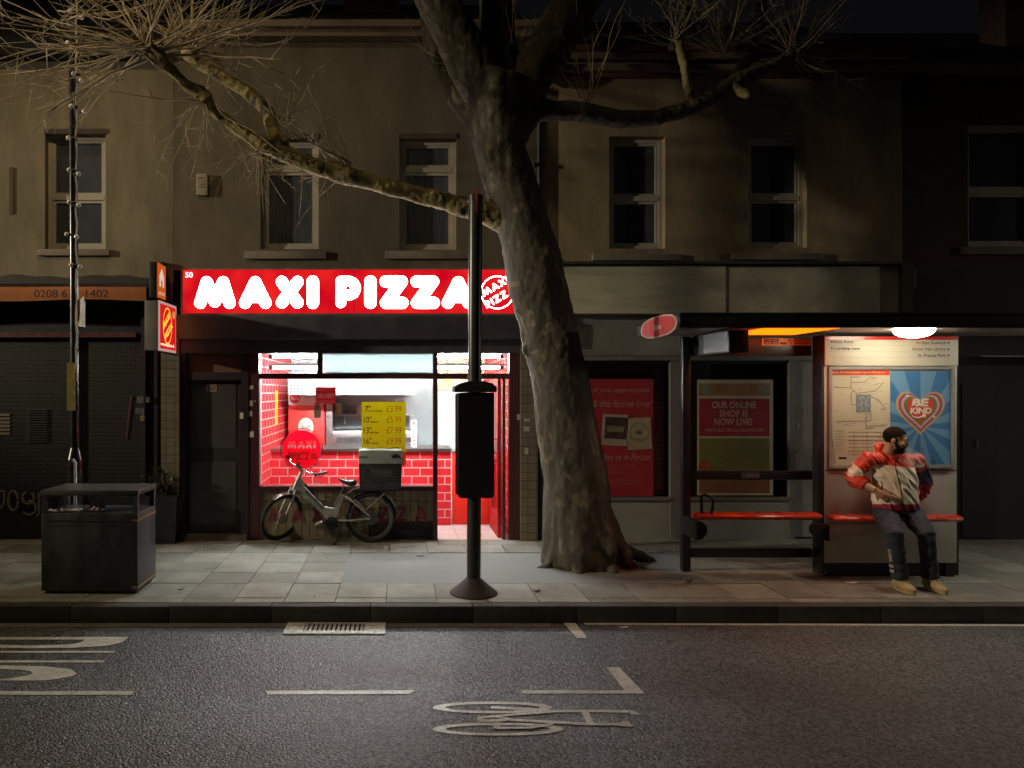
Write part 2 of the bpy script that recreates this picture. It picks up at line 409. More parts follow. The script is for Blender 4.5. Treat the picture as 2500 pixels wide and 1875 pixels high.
rpaint = paint_mat('worn_road_paint', (.74, .72, .67), .35)
RZ = ROAD + .004
def rp(px, py): Y = F * (EYE - RZ) / (py - PY); return Vector((wx(px, Y), Y, RZ))
def mark(name, polys):
    bm = BM()
    for i, pl in enumerate(polys):
        bm.faces.new([bm.verts.new(rp(*q) + Vector((0, 0, .0004 * i))) for q in pl])
    struct(name, bm, rpaint)
mark('road_marking', [[(-160, 1687), (326, 1687), (326, 1696), (-160, 1696)]])
mark('road_marking', [[(648, 1686), (1012, 1685), (1000, 1694), (653, 1695)]])
mark('road_marking', [[(1278, 1685), (1525, 1685), (1480, 1629), (1512, 1629), (1574, 1693), (1270, 1693)]])
mark('road_marking', [[(1375, 1520), (1404, 1519), (1434, 1557), (1408, 1558)]])
mark('road_marking', [[(1425, 1520.5), (2900, 1526), (2900, 1530), (1430, 1525)]])
def ellipse_ring(cx, cy, a, b, t, tb, n=44):
    out = []
    for i in range(n):
        t0, t1 = 2 * math.pi * i / n, 2 * math.pi * (i + 1) / n
        out.append([(cx + a * math.cos(t0), cy + b * math.sin(t0)), (cx + a * math.cos(t1), cy + b * math.sin(t1)),
                    (cx + (a - t) * math.cos(t1), cy + (b - tb) * math.sin(t1)), (cx + (a - t) * math.cos(t0), cy + (b - tb) * math.sin(t0))])
    return out
def strip(pts, h):
    return [[(a[0], a[1] - h / 2), (b[0], b[1] - h / 2), (b[0], b[1] + h / 2), (a[0], a[1] + h / 2)] for a, b in zip(pts, pts[1:])]
bm = BM(); k = 0
def addp(polys, z):
    for pl in polys: bm.faces.new([bm.verts.new(rp(*q) + Vector((0, 0, z))) for q in pl])
# symbol traced from the road, each stroke a hair above the one it crosses
addp(ellipse_ring(1203, 1727, 146, 14.5, 30, 6.2), 0)
addp(ellipse_ring(1216, 1780, 159, 16, 30, 6.4), .0003)
addp(strip([(1198, 1727), (1290, 1731), (1345, 1736.5), (1440, 1735.5), (1535, 1737)], 6), .0006)
addp([[(1535, 1734.5), (1550, 1736), (1562, 1745), (1540, 1744.5)]], .0009)
addp(strip([(1165, 1753), (1200, 1749), (1260, 1744), (1345, 1738)], 5.5), .0012)
addp(ellipse_ring(1205, 1756, 40, 7, 14, 3.2), .0015)
addp(strip([(1170, 1760), (1240, 1757), (1345, 1763), (1430, 1768), (1515, 1769)], 6), .0018)
addp([[(1512, 1767), (1520, 1761), (1533, 1761), (1546, 1775), (1510, 1773)]], .0021)
addp([[(1419, 1737), (1436, 1737), (1451, 1766), (1432, 1766)]], .0024)
addp([[(1202, 1768), (1222, 1769), (1222, 1780), (1206, 1780)]], .0027)
addp(strip([(1215, 1778), (1300, 1777), (1352, 1767)], 5), .003)
struct('bicycle_road_marking', bm, rpaint)
# BUS lettering, long letters read by drivers coming from the left
Yb0, Yb1 = rp(0, 1553).y, rp(0, 1664).y
X1 = wx(300, Yb0)
for ch, (a, b), xe in (('B', (1555, 1587), 296), ('U', (1589, 1617), 268), ('S', (1624, 1664), 190)):
    ya, yb = rp(0, a).y, rp(0, b).y; xr = wx(xe, (ya + yb) / 2)
    o = text('road_lettering', ch, rpaint, None, lambda u, v: (xr - 2.6 + v, ya - u, RZ), ya - yb, 2.6)
    o['kind'] = 'structure'
# drain grate in the gutter
G0, G1 = rp(0, 1521.5), rp(0, 1549)
gr = thing('drain_grate', 'pale iron gutter drain grate set in the road beside the kerb', 'drain grate', (wx(812, 6.45), 6.45, RZ))
zi = RZ + .004
xa, xb = wx(690, G1.y), wx(940, G1.y); ya, yb = G1.y, KY - .01
ia, ib = wx(745, 6.5), wx(890, 6.5); iy0, iy1 = G1.y + .07, KY - .035
bm = BM(); box(bm, xa, xb, ya, iy0, RZ - .03, zi + .004); box(bm, xa, ia, iy0, yb, RZ - .03, zi + .004); box(bm, ib, xb, iy0, yb, RZ - .03, zi + .004); box(bm, ia, ib, iy1, yb, RZ - .03, zi + .004)
O('frame', bm, mat('grate_paint', (.72, .74, .72), .45, var=.5, vs=28, bump=.4, bs=70), gr)
bm = BM(); n = 13
for i in range(n):
    xc = ia + (ib - ia) * (i + .5) / n; box(bm, xc - .012, xc + .012, iy0, iy1, RZ - .02, zi + .002)
O('bars', bm, mat('grate_bars', (.6, .62, .6), .5, .3, var=.4, vs=30), gr)
bm = BM(); quad(bm, (ia, iy0, RZ + .0015), (ib, iy0, RZ + .0015), (ib, iy1, RZ + .0015), (ia, iy1, RZ + .0015)); O('sump', bm, mat('sump', (.003, .003, .003), 1), gr)

# ---------------- the terrace ----------------
def holes_wall(x0, x1, z0, z1, holes, Y, d=.25):
    """wall face with openings and their reveals; a back sheet closes it"""
    bm = BM(); xs = sorted({x0, x1, *[h[0] for h in holes], *[h[1] for h in holes]}); zs = sorted({z0, z1, *[h[2] for h in holes], *[h[3] for h in holes]})
    for a, b in zip(xs, xs[1:]):
        for c, e in zip(zs, zs[1:]):
            mx_, mz_ = (a + b) / 2, (c + e) / 2
            if any(h[0] < mx_ < h[1] and h[2] < mz_ < h[3] for h in holes): continue
            quad(bm, (a, Y, c), (b, Y, c), (b, Y, e), (a, Y, e))
    for h in holes:
        a, b, c, e = h
        quad(bm, (a, Y, c), (a, Y + d, c), (a, Y + d, e), (a, Y, e)); quad(bm, (b, Y, c), (b, Y, e), (b, Y + d, e), (b, Y + d, c))
        quad(bm, (a, Y, c), (b, Y, c), (b, Y + d, c), (a, Y + d, c)); quad(bm, (a, Y, e), (a, Y + d, e), (b, Y + d, e), (b, Y, e))
    bmesh.ops.remove_doubles(bm, verts=bm.verts, dist=1e-5)
    quad(bm, (x0, Y, z1), (x1, Y, z1), (x1, Y + .6, z1), (x0, Y + .6, z1)); quad(bm, (x0, Y, z0), (x0, Y + .6, z0), (x1, Y + .6, z0), (x1, Y, z0))
    quad(bm, (x0, Y, z0), (x0, Y, z1), (x0, Y + .6, z1), (x0, Y + .6, z0)); quad(bm, (x1, Y, z0), (x1, Y + .6, z0), (x1, Y + .6, z1), (x1, Y, z1))
    quad(bm, (x0, Y + .6, z0), (x0, Y + .6, z1), (x1, Y + .6, z1), (x1, Y + .6, z0))
    return bm
def pxhole(a, b, c, d, Y=YF): return (wx(a, Y), wx(c, Y), wz(d, Y), wz(b, Y))
curtm = mat('net_curtain', (.8, .78, .72), .9, var=.35, vs=10, stretch=(9, 1, .6))
def window(b, h, Y, kind, sill, framem=upvc, lintel=None):
    x0, x1, z0, z1 = h; W, H = x1 - x0, z1 - z0; d = Y + .09; t = .055
    bm = BM()
    box(bm, x0, x0 + t, d, d + .07, z0, z1); box(bm, x1 - t, x1, d, d + .07, z0, z1)
    box(bm, x0 + t, x1 - t, d, d + .07, z0, z0 + t); box(bm, x0 + t, x1 - t, d, d + .07, z1 - t, z1)
    zm = z0 + H * (.46 if kind == 'sash' else .735)
    box(bm, x0 + t, x1 - t, d - .004, d + .074, zm - .03, zm + .03)
    s = .038     # opening-light frames inside the outer frame
    lights = [(zm + .03, z1 - t), (z0 + t, zm - .03)]
    for (a, c) in lights:
        box(bm, x0 + t, x0 + t + s, d + .012, d + .06, a, c); box(bm, x1 - t - s, x1 - t, d + .012, d + .06, a, c)
        box(bm, x0 + t + s, x1 - t - s, d + .012, d + .06, a, a + s); box(bm, x0 + t + s, x1 - t - s, d + .012, d + .06, c - s, c)
    bm2 = BM(); join(bm2, bm)
    w = O('window', bm2, framem, b)
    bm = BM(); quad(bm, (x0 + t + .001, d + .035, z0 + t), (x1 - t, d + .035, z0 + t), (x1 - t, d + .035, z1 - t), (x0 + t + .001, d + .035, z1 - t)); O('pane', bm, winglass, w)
    bm = BM(); box(bm, sill[0], sill[1], Y - .045, Y + .085, sill[2], sill[3], .008); O('sill', bm, mat('sill_stone', (.2, .17, .14), .8, var=.25, vs=5), w, True)
    bm = BM(); quad(bm, (x0, d + .16, z0), (x1, d + .16, z0), (x1, d + .16, z1), (x0, d + .16, z1)); O('dark_interior', bm, mat('room_gloom', (.11, .11, .125), .9, var=.5, vs=2.5), w)
    if kind == 'curtain':
        bm = BM(); n = 60; xa, xb = x0 + t + .02, x1 - t - .02
        for sgn, zt in ((0, z1 - t - .02),):
            top = [bm.verts.new((xa + (xb - xa) * i / n, d + .075 + .015 * math.sin(i * 1.9) + random.uniform(-.004, .004), zt)) for i in range(n + 1)]
            bot = [bm.verts.new((xa + (xb - xa) * i / n, d + .075 + .02 * math.sin(i * 1.9 + .3) + random.uniform(-.006, .006), z0 + t + .02)) for i in range(n + 1)]
            for i in range(n): bm.faces.new((top[i], top[i + 1], bot[i + 1], bot[i]))
        O('net_curtain', bm, curtm, w, True)
    return w
def psill(a, b, c, d, Y=YF): return (wx(a, Y), wx(c, Y), wz(d, Y), wz(b, Y))
def roof(b, x0, x1, z, m, pitch=.9):
    bm = BM(); quad(bm, (x0, YF - .12, z), (x1, YF - .12, z), (x1, YF + 3.2, z + 3.2 * pitch), (x0, YF + 3.2, z + 3.2 * pitch)); quad(bm, (x0, YF + 3.2, z + 3.2 * pitch), (x1, YF + 3.2, z + 3.2 * pitch), (x1, YF + 6.5, z), (x0, YF + 6.5, z))
    return O('roof', bm, m, b)
slate = brick('slate_roof', (.02, .02, .024), (.03, .03, .034), (.008, .008, .009), .25, .18, .004, .7, .3)
chim = brick('chimney_brick', (.07, .035, .03), (.085, .042, .036), (.06, .05, .045), .22, .075, .012, .85)
def chimney(rf, x0, x1, z0, z1, yy):
    bm = BM(); box(bm, x0, x1, yy, yy + .5, z0, z1); box(bm, x0 - .04, x1 + .04, yy - .04, yy + .54, z1 + .002, z1 + .1)
    for i in range(2): lathe(bm, [(.1, 0), (.085, .35)], ((x0 + x1) / 2 + (i - .5) * .35, yy + .25, z1 + .1))
    O('chimney', bm, chim, rf)
render_cream = mat('cream_render', (.19, .162, .11), .9, var=.3, vs=2.2, bump=.25, bs=70, stretch=(1.6, 1, .5))
render_brown = mat('brown_render', (.12, .1, .073), .9, var=.3, vs=2.0, bump=.25, bs=60, stretch=(1.6, 1, .5))
render_ochre = mat('ochre_render', (.27, .215, .13), .9, var=.3, vs=1.9, bump=.25, bs=60, stretch=(1.6, 1, .5))
darkbrick = brick('dark_brick', (.075, .04, .03), (.055, .032, .027), (.05, .042, .036), .225, .075, .01, .9)
zg = wz(643, YF)       # first-floor line
XA, XB, XC = wx(423, YF), wx(1316, YF), wx(2203, YF); XL, XRR = -9.0, 11.5
# left house
lb = thing('terraced_house', 'cream rendered house over the shuttered shop with an orange awning band', 'building', ((XL + XA) / 2, YF + .3, 0))
h1 = pxhole(110, 326, 258, 608); h0 = pxhole(-330, 326, -190, 608)
O('upper_wall', holes_wall(XL, XA, wz(690, YF), wz(150, YF), [h1, h0], YF), render_cream, lb)
window(lb, h1, YF, 'sash', psill(93, 610, 270, 625)); window(lb, h0, YF, 'sash', psill(-350, 610, -170, 625))
pbox('lintel', mat('lintel_dark', (.07, .05, .04), .9), lb, 108, 314, 262, 326.5, YF - .012, .03)
bm = BM(); box(bm, XL, XA, YF - .2, YF - .002, wz(150, YF) + .004, wz(128, YF)); O('gutter', bm, darkmetal, lb)
roof(lb, XL, XA, wz(128, YF), slate)
pbox('vent_strip', mat('rust_strip', (.09, .055, .03), .8), lb, 22, 408, 32, 522, YF - .015, .014)
# pizza house
ab = thing('alarm_box', 'small pale alarm box fixed to the brown wall above the shop sign', 'alarm box', (wx(496, YF), YF - .04, wz(479, YF)))
bm = BM(); box(bm, wx(482, YF), wx(509, YF), YF - .06, YF - .001, wz(479, YF), wz(427, YF), .01); O('cover', bm, mat('alarm_pale', (.30, .26, .2), .6), ab, True)
bm = BM()
for i in range(4): box(bm, wx(486, YF), wx(505, YF), YF - .063, YF - .0605, wz(440 + 7 * i, YF), wz(437 + 7 * i, YF))
O('print', bm, mat('alarm_print', (.14, .11, .08), .7), ab)
pb = thing('terraced_house', 'brown rendered house with net curtained windows above the lit pizza shop', 'building', ((XA + XB) / 2, YF + .3, 0))
hA, hB = pxhole(636, 338, 778, 608), pxhole(975, 338, 1114, 610)
O('upper_wall', holes_wall(XA + .002, XB, wz(660, YF), wz(103, YF), [hA, hB], YF), render_brown, pb)
window(pb, hA, YF, 'curtain', psill(598, 614, 797, 633)); window(pb, hB, YF, 'curtain', psill(940, 614, 1146, 633))
for a in ((634, 779), (973, 1116)): pbox('lintel', mat('lintel_dark', (.07, .05, .04), .9), pb, a[0], 326, a[1], 338.5, YF - .012, .03)
bm = BM(); box(bm, XA, XB, YF - .16, YF - .002, wz(102, YF), wz(78, YF)); box(bm, XA, XB, YF - .24, YF - .16, wz(86, YF), wz(70, YF)); O('cornice', bm, mat('cornice_brown', (.2, .15, .11), .85, var=.2, vs=2), pb)
rf = roof(pb, XA, XB, wz(70, YF), slate, .62); chimney(rf, wx(838, 11.2), wx(975, 11.2), wz(66, 11.2) - .8, wz(-70, 11.2), 11.2)
# right house
rb = thing('terraced_house', 'ochre rendered house over the closed shop behind the bus shelter', 'building', ((XB + XC) / 2, YF + .3, 0))
hC, hD = pxhole(1487, 333, 1624, 607), pxhole(1826, 331, 1970, 605)
O('upper_wall', holes_wall(XB + .002, XC, wz(655, YF), wz(192, YF), [hC, hD], YF), render_ochre, rb)
window(rb, hC, YF, 'sash', psill(1445, 621, 1660, 637)); window(rb, hD, YF, 'sash', psill(1786, 619, 2008, 635))
redcorn = mat('cornice_red', (.13, .05, .035), .85, var=.25, vs=2); palecorn = mat('cornice_pale', (.2, .15, .12), .85, var=.25, vs=2)
bm = BM(); box(bm, XB + .002, XC, YF - .06, YF - .002, wz(192, YF), wz(182, YF)); box(bm, XB + .002, XC, YF - .2, YF - .002, wz(140, YF), wz(126, YF)); O('cornice', bm, redcorn, rb)
bm = BM(); box(bm, XB + .002, XC, YF - .12, YF - .003, wz(182, YF) + .002, wz(166, YF)); box(bm, XB + .002, XC, YF - .16, YF - .003, wz(155, YF), wz(140, YF) - .002); box(bm, XB + .002, XC, YF - .03, YF - .003, wz(166, YF) + .002, wz(155, YF) - .002); O('cornice_band', bm, palecorn, rb)
roof(rb, XB + .002, XC, wz(126, YF), slate, .62)
# brick house at the right edge
kb = thing('terraced_house', 'unlit dark brick house at the right end of the terrace', 'building', ((XC + XRR) / 2, YF + .3, 0))
hE = pxhole(2363, 300, 2570, 602)
O('upper_wall', holes_wall(XC + .002, XRR, wz(655, YF), wz(182, YF), [hE], YF), darkbrick, kb)
window(kb, hE, YF, 'sash', psill(2345, 604, 2590, 622))
bm = BM(); box(bm, XC + .002, XRR, YF - .12, YF - .002, wz(182, YF), wz(163, YF)); O('cornice', bm, palecorn, kb)
rf = roof(kb, XC + .002, XRR, wz(163, YF), slate, .62); chimney(rf, wx(2455, 11), wx(2600, 11), wz(66, 11) - .8, wz(-70, 11), 11.0)
# drainpipe between the pizza house and the right house
dp = thing('drainpipe', 'black cast iron drainpipe running down between the two rendered houses', 'drainpipe', (wx(1317, YF), YF - .1, 0))
bm = BM(); cyl(bm, (wx(1317, YF), YF - .022, 0), (wx(1317, YF), YF - .022, wz(215, YF)), .04, 14); O('pipe', bm, black, dp, True)
bm = BM()
for z in (.9, 1.9, 3.6, 4.8): box(bm, wx(1317, YF) - .075, wx(1317, YF) + .055, YF - .066, YF - .001, z, z + .05)
OS('bracket', bm, darkmetal, dp)
bm = BM(); lathe(bm, [(.05, 0), (.1, .1), (.13, .25), (.13, .28)], (wx(1317, YF), YF - .13, wz(215, YF))); O('hopper', bm, black, dp, True)
def film(name, col):
    """thin translucent print: light from behind shows through it"""
    if name in MATS: return MATS[name]
    m = bpy.data.materials.new(name); m.use_nodes = True; MATS[name] = m
    N = m.node_tree.nodes; L = m.node_tree.links; N.remove(N['Principled BSDF'])
    a = N.new('ShaderNodeBsdfTranslucent'); a.inputs[0].default_value = (*col, 1); b = N.new('ShaderNodeBsdfDiffuse'); b.inputs[0].default_value = (*col, 1)
    x = N.new('ShaderNodeMixShader'); x.inputs[0].default_value = .35; L.new(a.outputs[0], x.inputs[1]); L.new(b.outputs[0], x.inputs[2]); L.new(x.outputs[0], N['Material Output'].inputs[0])
    return m
# ---------------- pizza shop front (parts of the brown house) ----------------
frame_dark = mat('shop_frame', (.035, .022, .026), .4, var=.2, vs=6)
frame_red = mat('shop_frame_maroon', (.075, .022, .026), .4, var=.2, vs=6)
fasc = mat('shutter_box', (.085, .08, .095), .45, .2, .2, 5)
tile_beige = brick('beige_tile', (.26, .21, .13), (.22, .18, .11), (.04, .03, .025), .1, .5, .005, .35, .5, offset=0)
tile_pil = brick('pilaster_tile', (.2, .17, .12), (.17, .14, .1), (.05, .04, .03), .11, .11, .004, .4, .4, offset=0)
tile_red = brick('red_wall_tile', (.72, .032, .042), (.63, .026, .038), (.75, .36, .34), .235, .118, .008, .22, .3, 'XZ', .5, var=.12)
tile_red_side = brick('red_side_tile', (.72, .032, .042), (.63, .026, .038), (.75, .36, .34), .235, .118, .008, .22, .3, 'YZ', .5, var=.12)
Y2 = YF - .03
bm = BM(); box(bm, wx(443, YF), wx(1312, YF), YF - .2, YF + .3, wz(828, YF - .2), wz(769, YF - .2), .012); O('shutter_box', bm, fasc, pb, True)
bm = BM(); box(bm, wx(445, YF), wx(1310, YF), YF - .07, YF + .3, wz(863, YF), wz(828, YF - .2) - .003); O('fascia', bm, fasc, pb)
# uprights and rails of the shop window
bm = BM()
def fr(a, b, c, d, y0=Y2, y1=YF + .06): box(bm, wx(a, YF), wx(c, YF), y0, y1, wz(d, YF), wz(b, YF))
fr(609, 863, 634, 1318, Y2 - .02); fr(1057, 863, 1068, 1318, Y2 - .01); fr(1242, 863, 1268, 1318, Y2 - .02)
fr(634, 912, 1057, 925); fr(1068, 912, 1242, 925); fr(775, 863, 787, 912, Y2 + .003); fr(1227, 925, 1233, 1318, Y2 + .003); fr(634, 1186, 1057, 1197, Y2 - .03)
O('window_frame', bm, frame_red, pb)
bm = BM()
for (a, b, c, d) in ((634, 863, 775, 912), (787, 863, 1057, 912), (1068, 863, 1242, 912), (634, 925, 1057, 1186), (1233, 925, 1242, 1316)):
    quad(bm, (wx(a, YF), YF + .01, wz(d, YF)), (wx(c, YF), YF + .01, wz(d, YF)), (wx(c, YF), YF + .01, wz(b, YF)), (wx(a, YF), YF + .01, wz(b, YF)))
OS('shop_pane', bm, clearglass, pb)
bm = BM(); box(bm, wx(634, YF), wx(1057, YF), YF - .015, YF + .12, 0, wz(1197, YF) - .002); O('stall_riser', bm, tile_beige, pb)
bm = BM(); box(bm, wx(900, YF), wx(1057, YF), YF - .022, YF - .0155, .002, wz(1272, YF)); O('plinth_patch', bm, mat('plinth_dark', (.035, .028, .024), .8, var=.3), pb)
# red spray letters on the tiles
spray = mat('red_spray', (.2, .02, .03), .7, var=.4, vs=10)
def sprayletters(word, xs, zs, h):
    bm = BM(); x = xs
    for ch in word:
        if ch == ' ': x += h * .5; continue
        X0 = x
        for si, st in enumerate(GL[ch][1]):
            for a, b in zip(st, st[1:]):
                p0, p1 = Vector((X0 + a[0] * h * .8, 0, zs + a[1] * h)), Vector((X0 + b[0] * h * .8, 0, zs + b[1] * h)); d = (p1 - p0).normalized(); s = Vector((-d.z, 0, d.x)) * .022
                yy = YF - .0245 - .0003 * len(bm.faces)
                bm.faces.new([bm.verts.new((q.x, yy, q.z)) for q in (p0 - s - d * .015, p1 - s + d * .015, p1 + s + d * .015, p0 + s - d * .015)])
        x += GL[ch][0] * h * .8 + .06
    return bm
OS('spray_stroke', sprayletters('MAXI PIZZA', wx(652, YF), .2, .255), spray, pb)
for a, c in ((399, 443), (1268.3, 1309)):
    bm = BM(); box(bm, wx(a, YF), wx(c, YF), YF - .1, YF + .2, 0, wz(770, YF)); O('tiled_pilaster', bm, tile_pil, pb)
# door to the flat
dmat = mat('door_dark', (.03, .027, .028), .5, var=.25, vs=4); dpan = mat('door_panel', (.052, .05, .05), .5, var=.25, vs=3)
bm = BM(); fr2 = lambda a, b, c, d, y0, y1: box(bm, wx(a, YF), wx(c, YF), y0, y1, wz(d, YF), wz(b, YF))
fr2(443.5, 828, 456, 1318, YF - .06, YF + .1); fr2(591, 832, 608.7, 1318, YF - .06, YF + .1); fr2(456, 909, 591, 928, YF - .05, YF + .1); fr2(456, 828, 591, 835, YF - .05, YF + .1)
O('door_frame', bm, frame_dark, pb)
bm = BM(); fr2(456.5, 835.5, 590.5, 908.5, YF + .03, YF + .06); O('fanlight', bm, mat('fanlight_board', (.13, .06, .035), .6, var=.2, vs=4), pb)
bm = BM(); fr2(456.5, 928.5, 590.5, 1308, YF + .03, YF + .08); dr = O('door', bm, dmat, pb)
bm = BM(); fr2(466, 938, 575, 1094, YF + .024, YF + .0295); fr2(464, 1128, 575, 1280, YF + .024, YF + .0295); OS('door_panel', bm, dpan, dr)
bm = BM(); fr2(503, 939, 528, 956, YF + .019, YF + .0235); O('number_plate', bm, mat('plate_pale', (.35, .22, .16), .6), dr)
ptext('house_number', '50', ink, dr, 505, 941.5, 526.5, 954, YF + .0185, bold=.02, shear=.2)
bm = BM(); fr2(448, 1301, 585, 1303, YF - .09, YF - .0605); fr2(446, 1303.2, 606, 1317, YF - .1, YF + .05); O('threshold', bm, mat('threshold', (.16, .14, .12), .5, .3), pb)
# stickers on the uprights
stk = mat('sticker', (.5, .46, .42), .7, var=.3, vs=30)
bm = BM(); fr2(588, 1007, 596.5, 1022, YF - .064, YF - .0605); O('bell_plate', bm, white, pb)
bm = BM(); fr2(610.5, 1053, 621.5, 1067, YF - .053, YF - .0505); O('bell_plate', bm, white, pb)
bm = BM()
for (a, b, c, d) in ((610.5, 941, 621, 950), (611, 978, 620, 991), (609.7, 1003, 618, 1016), (623, 977, 626, 981)): fr2(a, b, c, d, YF - .053, YF - .0505)
OS('worn_sticker', bm, stk, pb)
bm = BM()
for (a, b, c, d) in ((1276, 1021, 1290, 1028), (1275, 1040, 1289, 1052), (1278, 1092, 1286, 1108), (1259, 1011, 1267, 1024)): fr2(a, b, c, d, YF - .104, YF - .1005)
OS('worn_sticker', bm, stk, pb)
# open door leaf swung inwards
XD = wx(1225, YF); bm = BM(); t = .045; z1 = wz(925, YF)
box(bm, XD - t, XD, YF + .07, YF + .16, .01, z1); box(bm, XD - t, XD, YF + .78, YF + .87, .01, z1); box(bm, XD - t, XD, YF + .16, YF + .78, .01, .3); box(bm, XD - t, XD, YF + .16, YF + .78, z1 - .1, z1); box(bm, XD - t, XD, YF + .16, YF + .78, .95, 1.05)
sd = O('shop_door', bm, mat('shop_door_red', (.5, .03, .035), .35, var=.15), pb)
bm = BM(); tube(bm, [(XD - t, YF + .115, 1.3), (XD - .1, YF + .115, 1.28), (XD - .1, YF + .115, 1.02), (XD - t, YF + .115, 1.0)], .016); O('handle', bm, redpaint, sd, True)
bm = BM(); quad(bm, (XD - .02, YF + .16, .3), (XD - .02, YF + .78, .3), (XD - .02, YF + .78, .95), (XD - .02, YF + .16, .95)); quad(bm, (XD - .02, YF + .16, 1.05), (XD - .02, YF + .78, 1.05), (XD - .02, YF + .78, z1 - .1), (XD - .02, YF + .16, z1 - .1)); O('pane', bm, clearglass, sd)
# ---------------- shop interior shell ----------------
IX0, IX1, IB, IH = -1.80, 1.47, 12.5, 2.72
bm = BM(); box(bm, IX0 - .1, IX0, YF + .13, IB, 0, IH); OS('side_wall', bm, tile_red_side, pb)
bm = BM(); box(bm, IX1, IX1 + .1, YF + .13, IB, 0, IH); OS('side_wall', bm, tile_red_side, pb)
bm = BM(); box(bm, IX0 - .1, IX1 + .1, IB, IB + .1, 0, IH); O('back_wall', bm, mat('kitchen_wall', (.38, .45, .47), .35, var=.08, vs=2), pb)
bm = BM(); box(bm, IX0 - .1, IX1 + .1, YF + .31, IB + .1, IH, IH + .1); O('ceiling', bm, mat('ceiling_white', (.72, .72, .7), .7, var=.05), pb)
bm = BM(); quad(bm, (IX0, YF - .03, .006), (IX1, YF - .03, .006), (IX1, IB, .006), (IX0, IB, .006)); O('floor_tiles', bm, brick('floor_tile', (.62, .5, .48), (.56, .45, .43), (.35, .25, .24), .33, .33, .006, .35, .2, 'XY', 0, var=.2), pb)
bm = BM(); box(bm, IX0 - .1, wx(634, YF), YF + .061, YF + .13, 0, IH); box(bm, wx(1262, YF), IX1 + .1, YF + .061, YF + .13, 0, IH); box(bm, IX0 - .1, IX1 + .1, YF + .061, YF + .13, wz(863, YF) + .01, IH); O('front_lining', bm, mat('lining', (.3, .28, .27), .8), pb)
# counter
CY = 10.48
ct = thing('counter', 'red brick tiled serving counter with steel top inside the pizza shop', 'counter', (-.5, CY + .3, 0))
bm = BM(); box(bm, IX0 + .004, wx(1101, CY), CY, CY + .6, .01, wz(1101, CY)); O('tiled_front', bm, tile_red, ct)
bm = BM(); box(bm, IX0 + .004, wx(1103, CY), CY - .03, CY + .62, wz(1101, CY) + .002, wz(1095, CY)); O('steel_top', bm, steel, ct)
fp = thing('counter_gate', 'plain bright red counter gate panel seen through the open shop doorway', 'counter gate', (wx(1165, CY), CY + .03, 0))
bm = BM(); box(bm, wx(1104, CY), IX1 - .005, CY + .01, CY + .05, .02, wz(1105, CY), .006); O('panel', bm, mat('gate_red', (.95, .035, .015), .4, var=.06), fp, True)
bm = BM(); box(bm, wx(1104, CY), IX1 - .005, CY, CY + .06, wz(1105, CY) + .002, wz(1101, CY)); O('top_rail', bm, steel, fp)
# fluorescent tubes hung just inside the glass
tubem = em('fluorescent_tube', (.97, 1, .97), 250)
def tubelight(Y, z, lab):
    t = thing('fluorescent_light', lab, 'light', (0, Y, z), 'fluorescent lights inside the shop window')
    bm = BM(); tube(bm, [(IX0 + .12, Y, z), (IX1 - .08, Y, z)], .018, 10); O('tube', bm, tubem, t, True)
    bm = BM(); box(bm, IX0 + .06, IX1 - .02, Y - .03, Y + .03, z + .024, z + .06); O('batten', bm, white, t)
    bm = BM()
    for x in (IX0 + .1, IX1 - .06): box(bm, x - .03, x + .02, Y - .025, Y + .025, z - .025, z + .0235)
    OS('end_cap', bm, black, t)
tubelight(9.95, wz(871, 9.95), 'upper glowing white tube just inside the shop window'); tubelight(9.95, wz(898, 9.95), 'lower glowing white tube just inside the shop window')
trans = bpy.data.materials.new('frosted_panel'); trans.use_nodes = True
N = trans.node_tree.nodes; L = trans.node_tree.links; N.remove(N['Principled BSDF'])
a = N.new('ShaderNodeBsdfTranslucent'); a.inputs[0].default_value = (.05, .066, .07, 1); b = N.new('ShaderNodeBsdfDiffuse'); b.inputs[0].default_value = (.6, .7, .74, 1); mxs = N.new('ShaderNodeMixShader'); L.new(a.outputs[0], mxs.inputs[1]); L.new(b.outputs[0], mxs.inputs[2]); L.new(mxs.outputs[0], N['Material Output'].inputs[0])
fpn = thing('frosted_panel', 'frosted pale blue panel behind the middle top pane of the shop', 'panel', (0, 9.7, 2))
bm = BM(); quad(bm, *[(wx(a, 9.7), 9.745, wz(b, 9.7)) for a, b in ((782, 909), (1062, 909), (1062, 858), (782, 858))]); O('sheet', bm, trans, fpn)
bm = BM(); box(bm, wx(782, 9.7), wx(1062, 9.7), 9.735, 9.755, wz(914, 9.7), wz(909, 9.7) - .001); O('rail', bm, steel, fpn)
cl = thing('ceiling_light', 'bright square ceiling panel light over the kitchen', 'light', (.0, 11.2, IH - .03))
bm = BM(); box(bm, -1.2, .9, 10.9, 11.5, IH - .02, IH - .003); O('diffuser', bm, em('ceiling_panel', (1, .98, .95), 7), cl)
bm = BM()
for (a, b, c, d) in ((-1.23, -1.2, 10.87, 11.53), (.9, .93, 10.87, 11.53), (-1.2, .9, 10.87, 10.9), (-1.2, .9, 11.5, 11.53)): box(bm, a, b, c, d, IH - .028, IH - .002)
O('frame', bm, white, cl)
